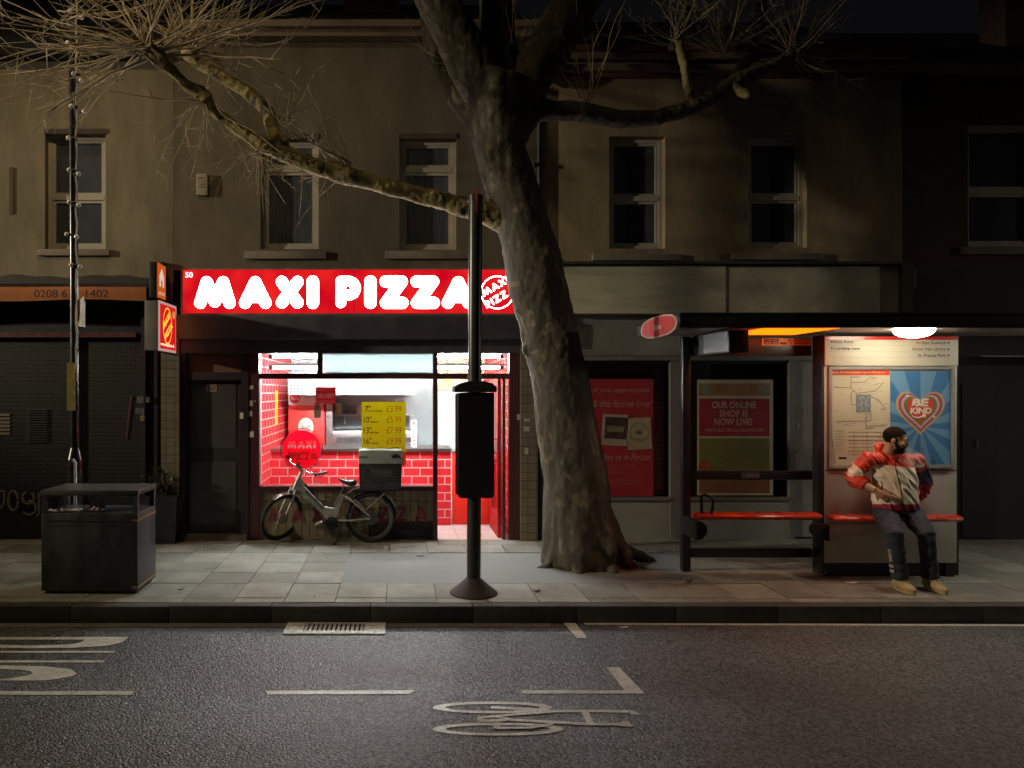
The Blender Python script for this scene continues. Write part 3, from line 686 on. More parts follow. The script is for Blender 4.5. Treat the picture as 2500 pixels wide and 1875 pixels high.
# extractor hood with dimpled front
hoodm = mat('dimpled_steel', (.3, .32, .34), .5, .2, .08, 4)
nt = hoodm.node_tree; N = nt.nodes; L = nt.links; p = N['Principled BSDF']; tc = [n for n in N if n.type == 'TEX_COORD'][0]
mp = N.new('ShaderNodeMapping'); mp.inputs['Rotation'].default_value = (0, R(45), 0); L.new(tc.outputs['Object'], mp.inputs[0])
ck = N.new('ShaderNodeTexChecker'); ck.inputs['Scale'].default_value = 28; ck.inputs['Color1'].default_value = (.34, .38, .4, 1); ck.inputs['Color2'].default_value = (.09, .11, .13, 1); L.new(mp.outputs[0], ck.inputs[0]); L.new(ck.outputs[0], p.inputs['Base Color'])
hd = thing('extractor_hood', 'steel extractor hood with dimpled front edge above the kitchen', 'hood', (-.6, 11.6, 1.9))
HY = 11.0
bm = BM(); box(bm, wx(703, HY), wx(1013, HY), HY, HY + .02, wz(958, HY), wz(908, HY)); O('front_edge', bm, hoodm, hd)
bm = BM(); box(bm, wx(703, HY), wx(1013, HY), HY + .021, 12.48, wz(958, HY), wz(950, HY)); box(bm, wx(703, HY), wx(1013, HY), HY - .015, HY - .001, wz(964, HY), wz(958, HY)); O('canopy', bm, steel, hd)
# drinks fridge
FY = 11.7
fg = thing('drinks_fridge', 'red drinks fridge with a white header behind the counter', 'fridge', (wx(748, FY), FY + .3, 0))
bm = BM(); box(bm, wx(704, FY), wx(792, FY), FY, FY + .6, .02, wz(990, FY), .01); O('cabinet', bm, mat('fridge_red', (.72, .04, .035), .3, var=.06), fg, True)
bm = BM(); box(bm, wx(704, FY), wx(792, FY), FY - .01, FY + .6, wz(989.5, FY), wz(954, FY), .006); O('header', bm, white, fg, True)
bm = BM(); bm.faces.new([bm.verts.new((x, FY - .013, z)) for x, z in disc(wx(720, FY), wz(972, FY), .085)]); O('roundel', bm, redpaint, fg)
ptext('roundel_lettering', 'Coca-Cola', white, fg, 710, 968, 730, 977, FY - .015, shear=.35, bold=.02)
ptext('header_lettering', 'DRINKS', mat('grey_ink', (.12, .12, .13), .6), fg, 742, 966, 787, 972, FY - .0125, shear=.4)
bm = BM(); bm.faces.new([bm.verts.new((x, FY - .004, z)) for x, z in disc(wx(747, FY), wz(1043, FY), .12, rz=.15)]); O('food_picture', bm, mat('picture_cream', (.75, .62, .5), .5, var=.35, vs=12), fg)
bm = BM(); box(bm, wx(736, FY), wx(758, FY), FY - .03, FY - .005, wz(1054, FY), wz(1031, FY), .01); O('bottle_crate', bm, mat('glassy_grey', (.4, .38, .36), .3, var=.6, vs=25), fg, True)
bm = BM(); box(bm, wx(795, FY), wx(811, FY), FY + .05, FY + .3, .02, wz(962, FY)); tag(O('steel_column', bm, steel), 'upright polished steel column beside the drinks fridge', 'column')
# oven, shelf and boxes on it
ov = thing('pizza_oven', 'steel conveyor pizza oven on the back counter', 'oven', (-.4, 12.0, 0))
OY = 11.75
bm = BM(); box(bm, wx(812, OY), wx(1020, OY), OY, OY + .65, wz(1094, OY), wz(1052, OY), .01); O('body', bm, steel, ov, True)
bm = BM(); box(bm, wx(822, OY), wx(1008, OY), OY - .004, OY - .001, wz(1080, OY), wz(1068, OY)); O('opening', bm, mat('oven_dark', (.05, .05, .055), .5), ov)
bm = BM(); box(bm, wx(818, OY), wx(1012, OY), OY - .12, OY - .006, wz(1089, OY), wz(1085, OY)); O('conveyor', bm, galv, ov)
bm = BM(); box(bm, wx(812, OY), wx(1020, OY), OY + .05, OY + .6, .02, wz(1094.5, OY)); O('stand', bm, galv, ov)
sh = thing('wall_shelf', 'long steel wall shelf above the pizza oven', 'shelf', (-.4, 12.3, 1.5))
bm = BM(); box(bm, wx(814, 12.2), wx(1010, 12.2), 12.2, 12.49, wz(1016, 12.2), wz(1011, 12.2)); O('board', bm, steel, sh)
bm = BM()
for x in (-.9, -.3, .2): box(bm, x, x + .02, 12.25, 12.49, wz(1016, 12.2) - .12, wz(1016, 12.2) - .001)
OS('bracket', bm, galv, sh)
for i, (a, b, c, colr) in enumerate(((818, 985, 834, (.5, .42, .2)), (838, 1002, 852, (.06, .06, .07)), (856, 1004, 868, (.08, .08, .09)), (872, 992, 882, (.55, .5, .45)))):
    bm = BM(); box(bm, wx(a, 12.25), wx(c, 12.25), 12.25, 12.42, wz(1011, 12.2) + .001, wz(b, 12.25), .008)
    o = O('container', bm, mat('container_%d' % i, colr, .5), None, True)
    tag(o, ['mustard yellow box standing on the left end of the kitchen shelf', 'low black tub beside the yellow box on the shelf', 'low black tub nearest the pale box on the shelf', 'pale tall box right of the black tubs on the shelf'][i], 'container', 'containers on the kitchen shelf')
pw = thing('inner_door', 'pale green inner door behind the counter', 'door', (wx(1112, 12.4), 12.45, 0))
bm = BM(); box(bm, wx(1068, 12.4), wx(1160, 12.4), 12.42, 12.49, .01, wz(962, 12.4)); O('leaf', bm, mat('pale_green', (.5, .58, .56), .5, var=.08), pw)
bm = BM(); box(bm, wx(1160, 12.4), wx(1168, 12.4), 12.39, 12.49, .01, wz(955, 12.4)); box(bm, wx(1060, 12.4), wx(1068, 12.4), 12.39, 12.49, .01, wz(955, 12.4)); box(bm, wx(1068, 12.4), wx(1160, 12.4), 12.39, 12.49, wz(962, 12.4) + .001, wz(955, 12.4)); O('frame', bm, white, pw)
bm = BM(); box(bm, wx(1062, 12.49), IX1, 12.47, 12.495, wz(952, 12.4), IH - .01); tag(O('wall_board', bm, mat('cream_board', (.62, .55, .36), .6, var=.08)), 'cream boarding on the back wall above the inner door', 'board')
sg = thing('exit_sign', 'small yellow hanging sign above the inner door', 'sign', (wx(1092, 11.5), 11.5, 2.0))
bm = BM(); box(bm, wx(1082, 11.5), wx(1103, 11.5), 11.5, 11.52, wz(934, 11.5), wz(925, 11.5)); O('plate', bm, mat('sign_yellow', (.8, .55, .03), .4), sg)
bm = BM(); cyl(bm, (wx(1092, 11.5), 11.51, wz(925, 11.5)), (wx(1092, 11.5), 11.51, IH), .006, 6); O('rod', bm, darkmetal, sg)
rk = thing('drinks_shelf', 'red shelf unit stacked with drinks at the far right of the shop', 'shelf', (1.3, 12.0, 0))
bm = BM(); box(bm, 1.12, 1.16, 11.6, 12.1, .02, 2.0); box(bm, 1.42, 1.465, 11.6, 12.1, .02, 2.0)
for z in (.5, .95, 1.3, 1.62, 1.96): box(bm, 1.16, 1.42, 11.6, 12.1, z, z + .03)
O('rack', bm, white, rk)
for i, (z, cc) in enumerate(((.981, (.4, .3, .7)), (1.331, (.1, .6, .25)), (1.651, (.75, .7, .68)))):
    bm = BM(); box(bm, 1.19, 1.4, 11.63, 11.95, z, z + .2, .01); o = O('carton', bm, mat('carton_%d' % i, cc, .5), None, True)
    tag(o, ['violet carton low on the red and white drinks shelf', 'green carton in the middle of the drinks shelf', 'white carton on top of the drinks shelf'][i], 'carton', 'cartons on the drinks shelf')
bm = BM(); box(bm, IX0 + .001, IX0 + .006, 10.86, 11.06, wz(1037, 11), wz(954, 11)); ys = thing('wall_notice', 'tall yellow notice on the red tiled left wall', 'notice', (IX0, 10.95, 1.3)); O('sheet', bm, mat('notice_yellow', (.8, .55, .03), .6, var=.1), ys)
text('lettering', 'PIZZA MENU', redpaint, ys, lambda u, v: (IX0 + .008, 10.91 + v, wz(957, 11) - u), .42, .09, bold=.02)
mb = thing('menu_card', 'white menu strip with small pictures standing on the counter', 'menu', (wx(1010, 10.7), 10.7, wz(1095, CY)))
bm = BM(); box(bm, wx(1004, 10.7), wx(1017, 10.7), 10.7, 10.71, wz(1095, CY) + .001, wz(1026, 10.7)); O('card', bm, paper, mb)
bm = BM()
for i, (a, b) in enumerate(((1028, 1038), (1046, 1049), (1052, 1055), (1064, 1069), (1073, 1078), (1083, 1088))): box(bm, wx(1006, 10.7), wx(1015, 10.7), 10.697, 10.6995, wz(b, 10.7), wz(a, 10.7))
O('pictures', bm, mat('menu_print', (.18, .15, .15), .6), mb)
# ---------------- illuminated shop sign ----------------
SY = YF - .17
ss = thing('shop_sign', 'long red illuminated shop sign reading MAXI PIZZA in fat white letters', 'sign', (wx(870, SY), SY, wz(771, SY)))
redface = em('sign_red', (.74, .0, .014), 1.0)
nt = redface.node_tree; tc = nt.nodes.new('ShaderNodeTexCoord'); nz = nt.nodes.new('ShaderNodeTexNoise'); nz.inputs['Scale'].default_value = 2.4; crr = nt.nodes.new('ShaderNodeValToRGB')   # uneven tubes behind the face
crr.color_ramp.elements[0].position = .3; crr.color_ramp.elements[0].color = (.58, 0, .012, 1); crr.color_ramp.elements[1].position = .72; crr.color_ramp.elements[1].color = (.92, .02, .016, 1)
nt.links.new(tc.outputs['Object'], nz.inputs['Vector']); nt.links.new(nz.outputs['Fac'], crr.inputs[0]); nt.links.new(crr.outputs[0], [n for n in nt.nodes if n.type == 'EMISSION'][0].inputs[0])
whitelet = em('sign_white', (1, .97, .95), 16)
sx0, sx1, sz0, sz1 = wx(443, SY), wx(1300, SY), wz(771, SY), wz(655, SY)
bm = BM(); box(bm, sx0, sx1, SY, SY + .15, sz0 + .015, sz1, 0); O('casing', bm, mat('sign_case', (.3, .25, .24), .5, .4), ss)
bm = BM(); quad(bm, (sx0 + .02, SY - .004, sz0 + .03), (sx1 - .02, SY - .004, sz0 + .03), (sx1 - .02, SY - .004, sz1 - .02), (sx0 + .02, SY - .004, sz1 - .02)); O('face', bm, redface, ss)
bm = BM(); t = .02
box(bm, sx0 - .004, sx0 + t, SY - .02, SY - .001, sz0, sz1); box(bm, sx1 - t, sx1 + .004, SY - .02, SY - .001, sz0, sz1); box(bm, sx0 + t, sx1 - t, SY - .02, SY - .001, sz0, sz0 + .03); box(bm, sx0 + t, sx1 - t, SY - .02, SY - .001, sz1 - t, sz1)
O('trim', bm, mat('sign_trim', (.35, .22, .2), .4, .5), ss)
bm = BM(); xs = wx(864, SY); box(bm, xs - .003, xs + .003, SY - .007, SY - .005, sz0 + .031, sz1 - .021); O('panel_seam', bm, mat('seam', (.1, .01, .01), .6), ss)
def lx(u): return wx(400 + u * .4340, SY)
def lz(v): return wz(620 + v * .4340, SY)
for ch, a, b in (('M', 174, 402), ('A', 424, 606), ('X', 629, 788), ('I', 804, 873), ('P', 962, 1112), ('I', 1128, 1197), ('Z', 1212, 1378), ('Z', 1386, 1554), ('A', 1564, 1748)):
    bm = BM(); w0 = GL[ch][0]; X0, W_ = lx(a), lx(b) - lx(a); Z0, H_ = lz(309), lz(122) - lz(309)
    stroke_letter(bm, ch, lambda u, v, d: (X0 + u / w0 * W_, SY - .008 - d, Z0 + v * H_)); O('letter', bm, whitelet, ss)
ptext('street_number', '50', em('sign_number', (1, .8, .8), 1.6), ss, 452, 664, 471, 678, SY - .008, bold=.03)
bm = BM(); rcx, rcz = wx(1214, SY), wz(714, SY); ring_flat(bm, rcx, rcz, .199, .211, SY - .008); O('roundel_ring', bm, whitelet, ss)
def word(bm, s, cx, cz, h, ang, y, X_plane=False, r=.115, depth0=0.0):
    tot = sum(GL[c][0] for c in s) * h; x = -tot / 2
    for ch in s:
        def f(u, v, d, x=x):
            a, b = x + u * h, (v - .5) * h
            return (cx + a * math.cos(ang) - b * math.sin(ang), y - d, cz + a * math.sin(ang) + b * math.cos(ang))
        stroke_letter(bm, ch, f, r); x += GL[ch][0] * h
roundw = em('roundel_white', (1, .9, .88), 3); bm = BM(); a_ = R(30); word(bm, 'MAXI', rcx - .03, rcz + .075, .115, a_, SY - .009); O('roundel_lettering', bm, roundw, ss)
bm = BM(); word(bm, 'PIZZA', rcx + .03, rcz - .06, .115, a_, SY - .009); O('roundel_lettering', bm, roundw, ss)
# ---------------- blade signs ----------------
BY0, BY1, BX = 8.76, 9.44, -2.835
bz0, bz1 = wz(855, BY0), wz(733, BY0)
bs = thing('blade_sign', 'square red illuminated blade sign with a grey box side above the house door', 'sign', (BX - .09, 9.1, bz0))
bm = BM(); box(bm, BX - .17, BX, BY0, BY1, bz0, bz1, .012); O('casing', bm, mat('blade_case', (.19, .18, .16), .5, .2, .2, 5), bs, True)
bm = BM(); quad(bm, (BX + .003, BY0 + .03, bz0 + .03), (BX + .003, BY1 - .02, bz0 + .03), (BX + .003, BY1 - .02, bz1 - .03), (BX + .003, BY0 + .03, bz1 - .03)); O('face', bm, em('blade_red', (.75, .012, .012), .9), bs)
edge = em('blade_edge', (.9, .5, .45), .55); bm = BM(); t = .028
box(bm, BX - .006, BX + .007, BY0 - .002, BY0 + t, bz0 - .002, bz1 + .002); box(bm, BX - .006, BX + .007, BY1 - t * .8, BY1, bz0 - .002, bz1 + .002); box(bm, BX - .006, BX + .007, BY0 + t, BY1 - t * .8, bz1 - t, bz1 + .002); box(bm, BX - .006, BX + .007, BY0 + t, BY1 - t * .8, bz0 - .002, bz0 + t); O('rim', bm, edge, bs)
yel = em('blade_yellow', (1, .55, .06), 1.3)
Cy, Cz = (BY0 + BY1) / 2 - .02, (bz0 + bz1) / 2 + .02
bm = BM(); n = 40
for i in range(n):
    t0, t1 = 2 * math.pi * i / n, 2 * math.pi * (i + 1) / n
    quad(bm, *[(BX + .006, Cy + r * math.cos(t) * .78, Cz + r * math.sin(t)) for r, t in ((.225, t0), (.225, t1), (.207, t1), (.207, t0))])
O('ring', bm, yel, bs)
def wordX(s, oy, oz, h, ang):
    bm = BM(); tot = sum(GL[c][0] for c in s) * h; x = -tot / 2
    for ch in s:
        def f(u, v, d, x=x):
            a, b = x + u * h, (v - .5) * h
            return (BX + .007 + d, Cy + oy + a * math.cos(ang) - b * math.sin(ang), Cz + oz + a * math.sin(ang) + b * math.cos(ang))
        stroke_letter(bm, ch, f, .14); x += GL[ch][0] * h
    O('lettering', bm, yel, bs)
wordX('MAXI', -.045, .06, .09, R(34)); wordX('PIZZA', .035, -.06, .09, R(34))
bm = BM(); bm.faces.new([bm.verts.new((BX + .006, BY1 - .11 + .05 * math.cos(t), bz1 - .12 + .05 * math.sin(t))) for t in [2 * math.pi * i / 24 for i in range(24)]]); O('badge', bm, em('badge', (.9, .3, .1), .9), bs)
text('web_lettering', 'www.maxipizza.co.uk', em('blade_white', (1, .8, .5), 1.5), bs, lambda u, v: (BX + .0065, BY0 + .05 + u, bz0 + .05 + v), .54, .055, bold=.02)
bm = BM(); box(bm, BX - .1, BX - .07, BY1 + .001, YF - .001, bz1 - .12, bz1 - .08); box(bm, BX - .1, BX - .07, BY1 + .001, YF - .001, bz0 + .08, bz0 + .12); OS('bracket', bm, black, bs)
OY0, OY1, OX = 9.09, 9.44, wx(383.5, 9.1)
oz0, oz1 = wz(727, OY0), wz(638, OY0)
osn = thing('blade_sign', 'small orange blade sign with a white house symbol above the red one', 'sign', (OX - .05, 9.27, oz0))
bm = BM(); box(bm, OX - .1, OX, OY0, OY1, oz0, oz1, .02); box(bm, OX - .08, OX - .02, OY1 + .001, YF - .001, oz0 + .1, oz1 + .06, .02); O('casing', bm, black, osn, True)
bm = BM(); quad(bm, *[(OX + .003, y, z) for y, z in ((OY0 + .01, oz0 + .01), (OY1 - .01, oz0 + .01), (OY1 - .01, oz1 - .01), (OY0 + .01, oz1 - .01))]); O('face', bm, em('orange_face', (.62, .1, .012), .9), osn)
whs = em('symbol_white', (.9, .75, .65), .75); yc, zc = (OY0 + OY1) / 2, (oz0 + oz1) / 2 + .03
bm = BM(); bm.faces.new([bm.verts.new((OX + .006, yc + a, zc + b)) for a, b in ((-.09, -.1), (-.03, -.1), (-.03, -.02), (.03, -.02), (.03, -.1), (.09, -.1), (.09, .04), (.05, .08), (0, .14), (-.05, .08), (-.09, .04))]); O('symbol', bm, whs, osn)
text('lettering', 'JUST EAT', whs, osn, lambda u, v: (OX + .006, OY0 + .05 + u, oz0 + .04 + v), .25, .05, bold=.02)
# ---------------- things stuck on the shop glass ----------------
GY = YF + .002
def poster(name, label, cat, px0, py0, px1, py1, Y, m, tilt=0):
    t = thing(name, label, cat, (wx((px0 + px1) / 2, Y), Y, wz(py1, Y)))
    bm = BM(); box(bm, wx(px0, Y), wx(px1, Y), Y - .004, Y - .001, wz(py1, Y), wz(py0, Y)); O('sheet', bm, m, t); return t
pY = film('price_yellow', (.74, .71, .05)); pp = poster('price_poster', 'yellow price poster taped inside the shop window', 'poster', 883, 981, 990.5, 1104, GY, pY)
bm = BM(); box(bm, wx(955, GY), wx(990.5, GY), GY - .004, GY - .001, wz(1137, GY), wz(1104, GY) - .0005); O('torn_corner', bm, film('price_orange', (.75, .2, .05)), pp)
yi = GY - .0055
for i, (sz, nm, pr) in enumerate((('7"', 'WITH 2 TOPPINGS', '£3.99'), ('10"', 'SMALL', '£5.99'), ('13"', 'MEDIUM', '£7.99'), ('16"', 'LARGE', '£9.99'))):
    y = 990.5 + i * 26
    ptext('size_lettering', sz, ink, pp, 891 - (3 if i else 0), y, 905 + (2 if i else 0), y + 16, yi, bold=.01)
    ptext('name_lettering', nm, ink, pp, 899 + (5 if i else 0), y + 11.5, (934 if i == 0 else 924), y + 16, yi, bold=.02)
    ptext('price_lettering', pr, mat('price_red', (.6, .1, .03), .6), pp, 944, y, 980, y + 16, yi, bold=.0)
bm = BM()
for i in range(3): box(bm, wx(890, yi), wx(984, yi), yi, yi + .0005, wz(1012 + i * 26 - .5, yi), wz(1012 + i * 26 - .9, yi))
O('rules', bm, mat('rule', (.5, .42, .03), .6), pp)
bm = BM(); ring_flat(bm, wx(965, yi), wz(1112, yi), .1, .112, yi - .001); O('ring', bm, mat('price_red', (.6, .1, .03), .6), pp)
rs = thing('window_roundel', 'round red window sticker with coloured bubble letters over the bicycle', 'sticker', (wx(736.5, GY), GY, wz(1150, GY)))
cut = []      # the word MAXI is cut out of the film, so the shop shows through the letters
for ch, a, b in (('M', 701, 724), ('A', 726, 745), ('X', 746, 763), ('I', 764, 773)):
    w0 = GL[ch][0]; X0, W_ = wx(a, GY), wx(b, GY) - wx(a, GY); Z0, H_ = wz(1096, GY), wz(1075, GY) - wz(1096, GY)
    for st in GL[ch][1]:
        for p, q_ in zip(st, st[1:]): cut.append((X0 + p[0] / w0 * W_, Z0 + p[1] * H_, X0 + q_[0] / w0 * W_, Z0 + q_[1] * H_, .14 * H_))
def in_cut(x, z):
    for ax_, az_, bx2, bz2, r in cut:
        dx, dz = bx2 - ax_, bz2 - az_; t = max(0, min(1, ((x - ax_) * dx + (z - az_) * dz) / (dx * dx + dz * dz)))
        if (x - ax_ - dx * t) ** 2 + (z - az_ - dz * t) ** 2 < r * r: return True
    return False
bm = BM(); c_x, c_z, st_ = wx(736.5, GY), wz(1097, GY), .0046; vg = {}
def gv(i, j):
    if (i, j) not in vg: vg[(i, j)] = bm.verts.new((c_x + i * st_, GY - .002, c_z + j * st_))
    return vg[(i, j)]
for i in range(-55, 55):
    for j in range(-55, 55):
        x, z = (i + .5) * st_, (j + .5) * st_
        if x * x + z * z < .0625 and not in_cut(c_x + x, c_z + z): bm.faces.new((gv(i, j), gv(i + 1, j), gv(i + 1, j + 1), gv(i, j + 1)))
O('disc', bm, film('roundel_red', (.75, .004, .02)), rs)
bm = BM(); ring_flat(bm, wx(736.5, GY), wz(1097, GY), .262, .275, GY - .002); O('ring', bm, mat('ring_red', (.35, .01, .015), .4), rs)
for ch, a, b in (('P', 705, 720), ('I', 720, 727), ('Z', 727, 741), ('Z', 742, 756), ('A', 757, 774)):
    bm = BM(); w0 = GL[ch][0]; X0, W_ = wx(a, GY), wx(b, GY) - wx(a, GY); Z0, H_ = wz(1124, GY), wz(1103, GY) - wz(1124, GY)
    stroke_letter(bm, ch, lambda u, v, d: (X0 + u / w0 * W_, GY - .004 - d, Z0 + v * H_)); O('letter', bm, film('letter_dim', (.9, .12, .12)), rs)
nm_ = poster('window_notice', 'small dark red notice hanging in the shop window', 'notice', 771, 945, 819.5, 986, GY, film('notice_red_film', (.4, .03, .06)))
wl = mat('notice_white', (.5, .3, .3), .6)
ptext('lettering', 'OPEN 7 DAYS', wl, nm_, 775, 949, 815, 954, yi); ptext('lettering', 'DELIVERY', wl, nm_, 774, 961, 817, 972, yi, bold=.03); ptext('lettering', 'COLLECTION', wl, nm_, 775, 978, 815, 983, yi)
n2 = poster('hours_card', 'narrow grey opening hours card below the red window notice', 'card', 767, 985.5, 783.5, 1021, GY - .006, mat('card_grey', (.22, .19, .18), .7, var=.2, vs=30))
bm = BM(); bm.faces.new([bm.verts.new((x, GY - .0115, z)) for x, z in disc(wx(775, GY), wz(994, GY), .03)]); O('logo', bm, mat('notice_red', (.3, .03, .05), .6), n2)
bm = BM()
for i in range(4): box(bm, wx(770, GY), wx(781, GY), GY - .0125, GY - .0112, wz(1004 + i * 4.5, GY), wz(1002 + i * 4.5, GY))
O('print', bm, mat('card_print', (.5, .47, .45), .7), n2)
# ---------------- left shop (parts of the cream house) ----------------
shut = brick('roller_shutter', (.022, .021, .022), (.018, .017, .018), (.006, .006, .006), .1, .055, .006, .45, .5)
bm = BM(); box(bm, XL, wx(399, YF), YF + .1, YF + .4, 0, wz(690, YF)); O('shop_front', bm, mat('shopfront_black', (.013, .012, .014), .5, var=.4, vs=4), lb)
bm = BM(); box(bm, wx(190, YF), wx(345, YF), YF + .06, YF + .098, .35, wz(826, YF)); box(bm, wx(-120, YF), wx(180, YF), YF + .06, YF + .098, .35, wz(826, YF)); OS('roller_shutter', bm, shut, lb)
bm = BM(); box(bm, wx(-130, YF), wx(333, YF), YF - .03, YF + .099, wz(824, YF), wz(812, YF)); O('shutter_rail', bm, mat('rail_maroon', (.12, .04, .035), .4), lb)
bm = BM(); box(bm, wx(345, YF), wx(356, YF), YF - .02, YF + .099, .0, wz(735, YF)); box(bm, wx(180, YF), wx(190, YF), YF + .02, YF + .099, .0, wz(826, YF)); box(bm, wx(376, YF), wx(384, YF), YF + .0, YF + .099, .0, wz(735, YF)); OS('upright', bm, frame_dark, lb)
bm = BM(); box(bm, XL, wx(399, YF), YF + .0, YF + .099, 0, .35); OS('stall_riser', bm, mat('riser_black', (.015, .013, .014), .6), lb)
bm = BM(); n = 60     # wavy lead flashing over the shop cornice
xa, xb = XL, wx(385, YF)
top = [(xa + (xb - xa) * i / n, wz(674 + 3 * math.sin(i * .55) + 2 * math.sin(i * 1.3), YF - .2)) for i in range(n + 1)]
prism(bm, top + [(xb, wz(698, YF - .2)), (xa, wz(698, YF - .2))], YF - .2, YF + .1); O('shop_cornice', bm, mat('cornice_black', (.02, .019, .02), .6, var=.4), lb)
bm = BM()
for i in range(6): box(bm, wx(-30, YF), wx(19, YF), YF + .05, YF + .058, wz(1016 + 9.2 * i, YF), wz(1010 + 9.2 * i, YF))
OS('louvre_slat', bm, mat('louvre', (.2, .17, .12), .6, var=.2), lb)
bm = BM()
for i in range(14): box(bm, wx(60, YF), wx(112, YF), YF + .04, YF + .048, wz(1002 + 6 * i, YF), wz(999 + 6 * i, YF))
OS('louvre_slat', bm, mat('louvre_dim', (.035, .033, .032), .6, var=.2), lb)
pl = mat('plate_grey', (.1, .095, .09), .5)
bm = BM()
for (a, b, c, d) in ((337, 968, 353, 984), (357, 969, 367, 983), (333, 996, 344, 1010), (345, 996, 354, 1012)): box(bm, wx(a, YF), wx(c, YF), YF - .035, YF + .06, wz(d, YF), wz(b, YF))
OS('bell_plate', bm, pl, lb)
bm = BM(); box(bm, wx(344, YF), wx(355, YF), YF - .034, YF + .06, wz(1028, YF), wz(1014, YF)); OS('bell_plate', bm, mat('plate_yellow', (.2, .17, .07), .5), lb)
bm = BM()
for i in range(18): # red and white barrier tape
    y = 966 + i * 6; box(bm, wx(317 - i * .7, YF) - .012, wx(317 - i * .7, YF) + .012, YF + .045, YF + .055, wz(y + 4, YF), wz(y, YF))
O('barrier_tape', bm, mat('tape', (.16, .05, .045), .5, var=.5, vs=40), lb)
# white painted scrawl
scr = mat('white_scrawl', (.13, .125, .115), .8, var=.35, vs=14); bm = BM()
def scrawl(pts):
    P_ = [Vector((wx(a, YF), YF - .004, wz(b, YF))) for a, b in pts]
    tube(bm, P_, .017, 6)
arc = lambda cx, cy, rx, ry, a0, a1, n=16: [(cx + rx * math.cos(R(a0 + (a1 - a0) * i / n)), cy + ry * math.sin(R(a0 + (a1 - a0) * i / n))) for i in range(n + 1)]
scrawl([(2, 1199), (12, 1198), (11, 1228), (4, 1240), (-8, 1236)]); scrawl(arc(33, 1223, 12, 24, 0, 350)); scrawl(arc(70, 1216, 14, 14, -60, 250)); scrawl(arc(72, 1240, 17, 17, -100, 150)); scrawl([(96, 1203), (96, 1255), (90, 1259)])
O('scrawled_lettering', bm, scr, lb)
bm = BM(); box(bm, wx(399, YF) - 0, XA, YF - .02, YF + .3, wz(770, YF), wz(690, YF)); O('pilaster_head', bm, mat('pil_head', (.06, .05, .05), .7), lb)
# orange awning band with the phone number
AY = YF - .35
aw = thing('awning', 'orange fabric awning band with a phone number over the shuttered shop', 'awning', (wx(0, AY), AY, wz(735, AY)))
bm = BM(); n = 90; xa, xb = XL, wx(357, AY)
gr_ = []
for j, (py, dy) in enumerate(((697, .1), (702, .0), (716, 0), (733, .0))):
    gr_.append([bm.verts.new((xa + (xb - xa) * i / n, AY + dy + (.01 * math.sin(i * .31) if j == 0 else 0), wz(py + (2.5 * math.sin(i * .22) if j == 3 else 0), AY))) for i in range(n + 1)])
for a, b in zip(gr_, gr_[1:]):
    for i in range(n): bm.faces.new((a[i], a[i + 1], b[i + 1], b[i]))
O('valance', bm, mat('awning_orange', (.33, .105, .025), .8, var=.25, vs=3), aw, 'all')
ptext('lettering', '0208 6', ink, aw, 83, 707, 163, 726, AY - .002); ptext('lettering', '1402', ink, aw, 209, 707, 264, 726, AY - .002)
bm = BM(); cyl(bm, (xa, AY + .12, wz(696, AY)), (xb, AY + .12, wz(696, AY)), .035, 10); box(bm, xb - .03, xb + .02, AY + .1, YF + .1, wz(736, AY), wz(696, AY)); O('roller', bm, darkmetal, aw)
# ---------------- right shop (parts of the ochre house) ----------------
fasb = mat('bare_fascia', (.52, .5, .37), .8, var=.28, vs=2.2, stretch=(.35, 1, 3)); FYB = YF - .14
bm = BM(); box(bm, wx(1372, FYB), wx(1772, FYB), FYB, YF + .3, wz(765, FYB), wz(648, FYB)); O('fascia_board', bm, fasb, rb)
bm = BM(); box(bm, wx(1775, FYB), wx(2195, FYB), FYB + .012, YF + .3, wz(765, FYB), wz(650, FYB)); O('fascia_board', bm, mat('bare_fascia_grey', (.4, .38, .29), .8, var=.35, vs=2.0), rb)
bm = BM(); box(bm, wx(1330, FYB), wx(2203, FYB), FYB - .06, YF + .3, wz(646, FYB), wz(640, FYB)); O('lead_flashing', bm, mat('lead', (.07, .07, .075), .5, .3), rb)
bm = BM(); box(bm, wx(1316.5, YF), wx(1372, FYB), YF - .1, YF + .3, wz(770, YF), wz(646, YF) - .02); box(bm, wx(2195, FYB) + .002, wx(2203, YF), YF - .2, YF + .3, 0, wz(646, YF) - .02); OS('end_pilaster', bm, mat('pil_dark', (.05, .045, .04), .8, var=.3), rb)
bm = BM(); box(bm, wx(1330, YF), wx(2195, YF), YF - .02, YF + .3, wz(868, YF), wz(765, FYB) - .003); O('soffit_panel', bm, mat('soffit_grey', (.2, .2, .185), .7, var=.25, vs=2.2), rb)
sfr = mat('grey_frame', (.16, .155, .15), .5, var=.15); bm = BM()
def fr3(a, b, c, d, y0=YF, y1=YF + .12): box(bm, wx(a, YF), wx(c, YF), y0, y1, wz(d, YF), wz(b, YF))
fr3(1335, 868.5, 2195, 880, YF - .01); fr3(1637, 880, 1662, 1318, YF + .002); fr3(1335, 880, 1352, 1318, YF + .002); fr3(1928, 880, 1940, 1318, YF + .002); fr3(2002, 880, 2016, 1318, YF + .002); fr3(1352, 1214, 1637, 1222, YF - .01); fr3(1662, 1214, 1928, 1222, YF - .01)
O('shop_frame', bm, sfr, rb)
bm = BM(); fr3(1352, 1222.3, 1637, 1318, YF + .02, YF + .1); fr3(1662, 1222.3, 1928, 1318, YF + .02, YF + .1); OS('stall_riser', bm, mat('riser_grey', (.27, .27, .24), .7, var=.15, vs=2), rb)
bm = BM()
for a, c in ((1352, 1637), (1662, 1928)): quad(bm, (wx(a, YF), YF + .06, wz(1214, YF)), (wx(c, YF), YF + .06, wz(1214, YF)), (wx(c, YF), YF + .06, wz(880, YF)), (wx(a, YF), YF + .06, wz(880, YF)))
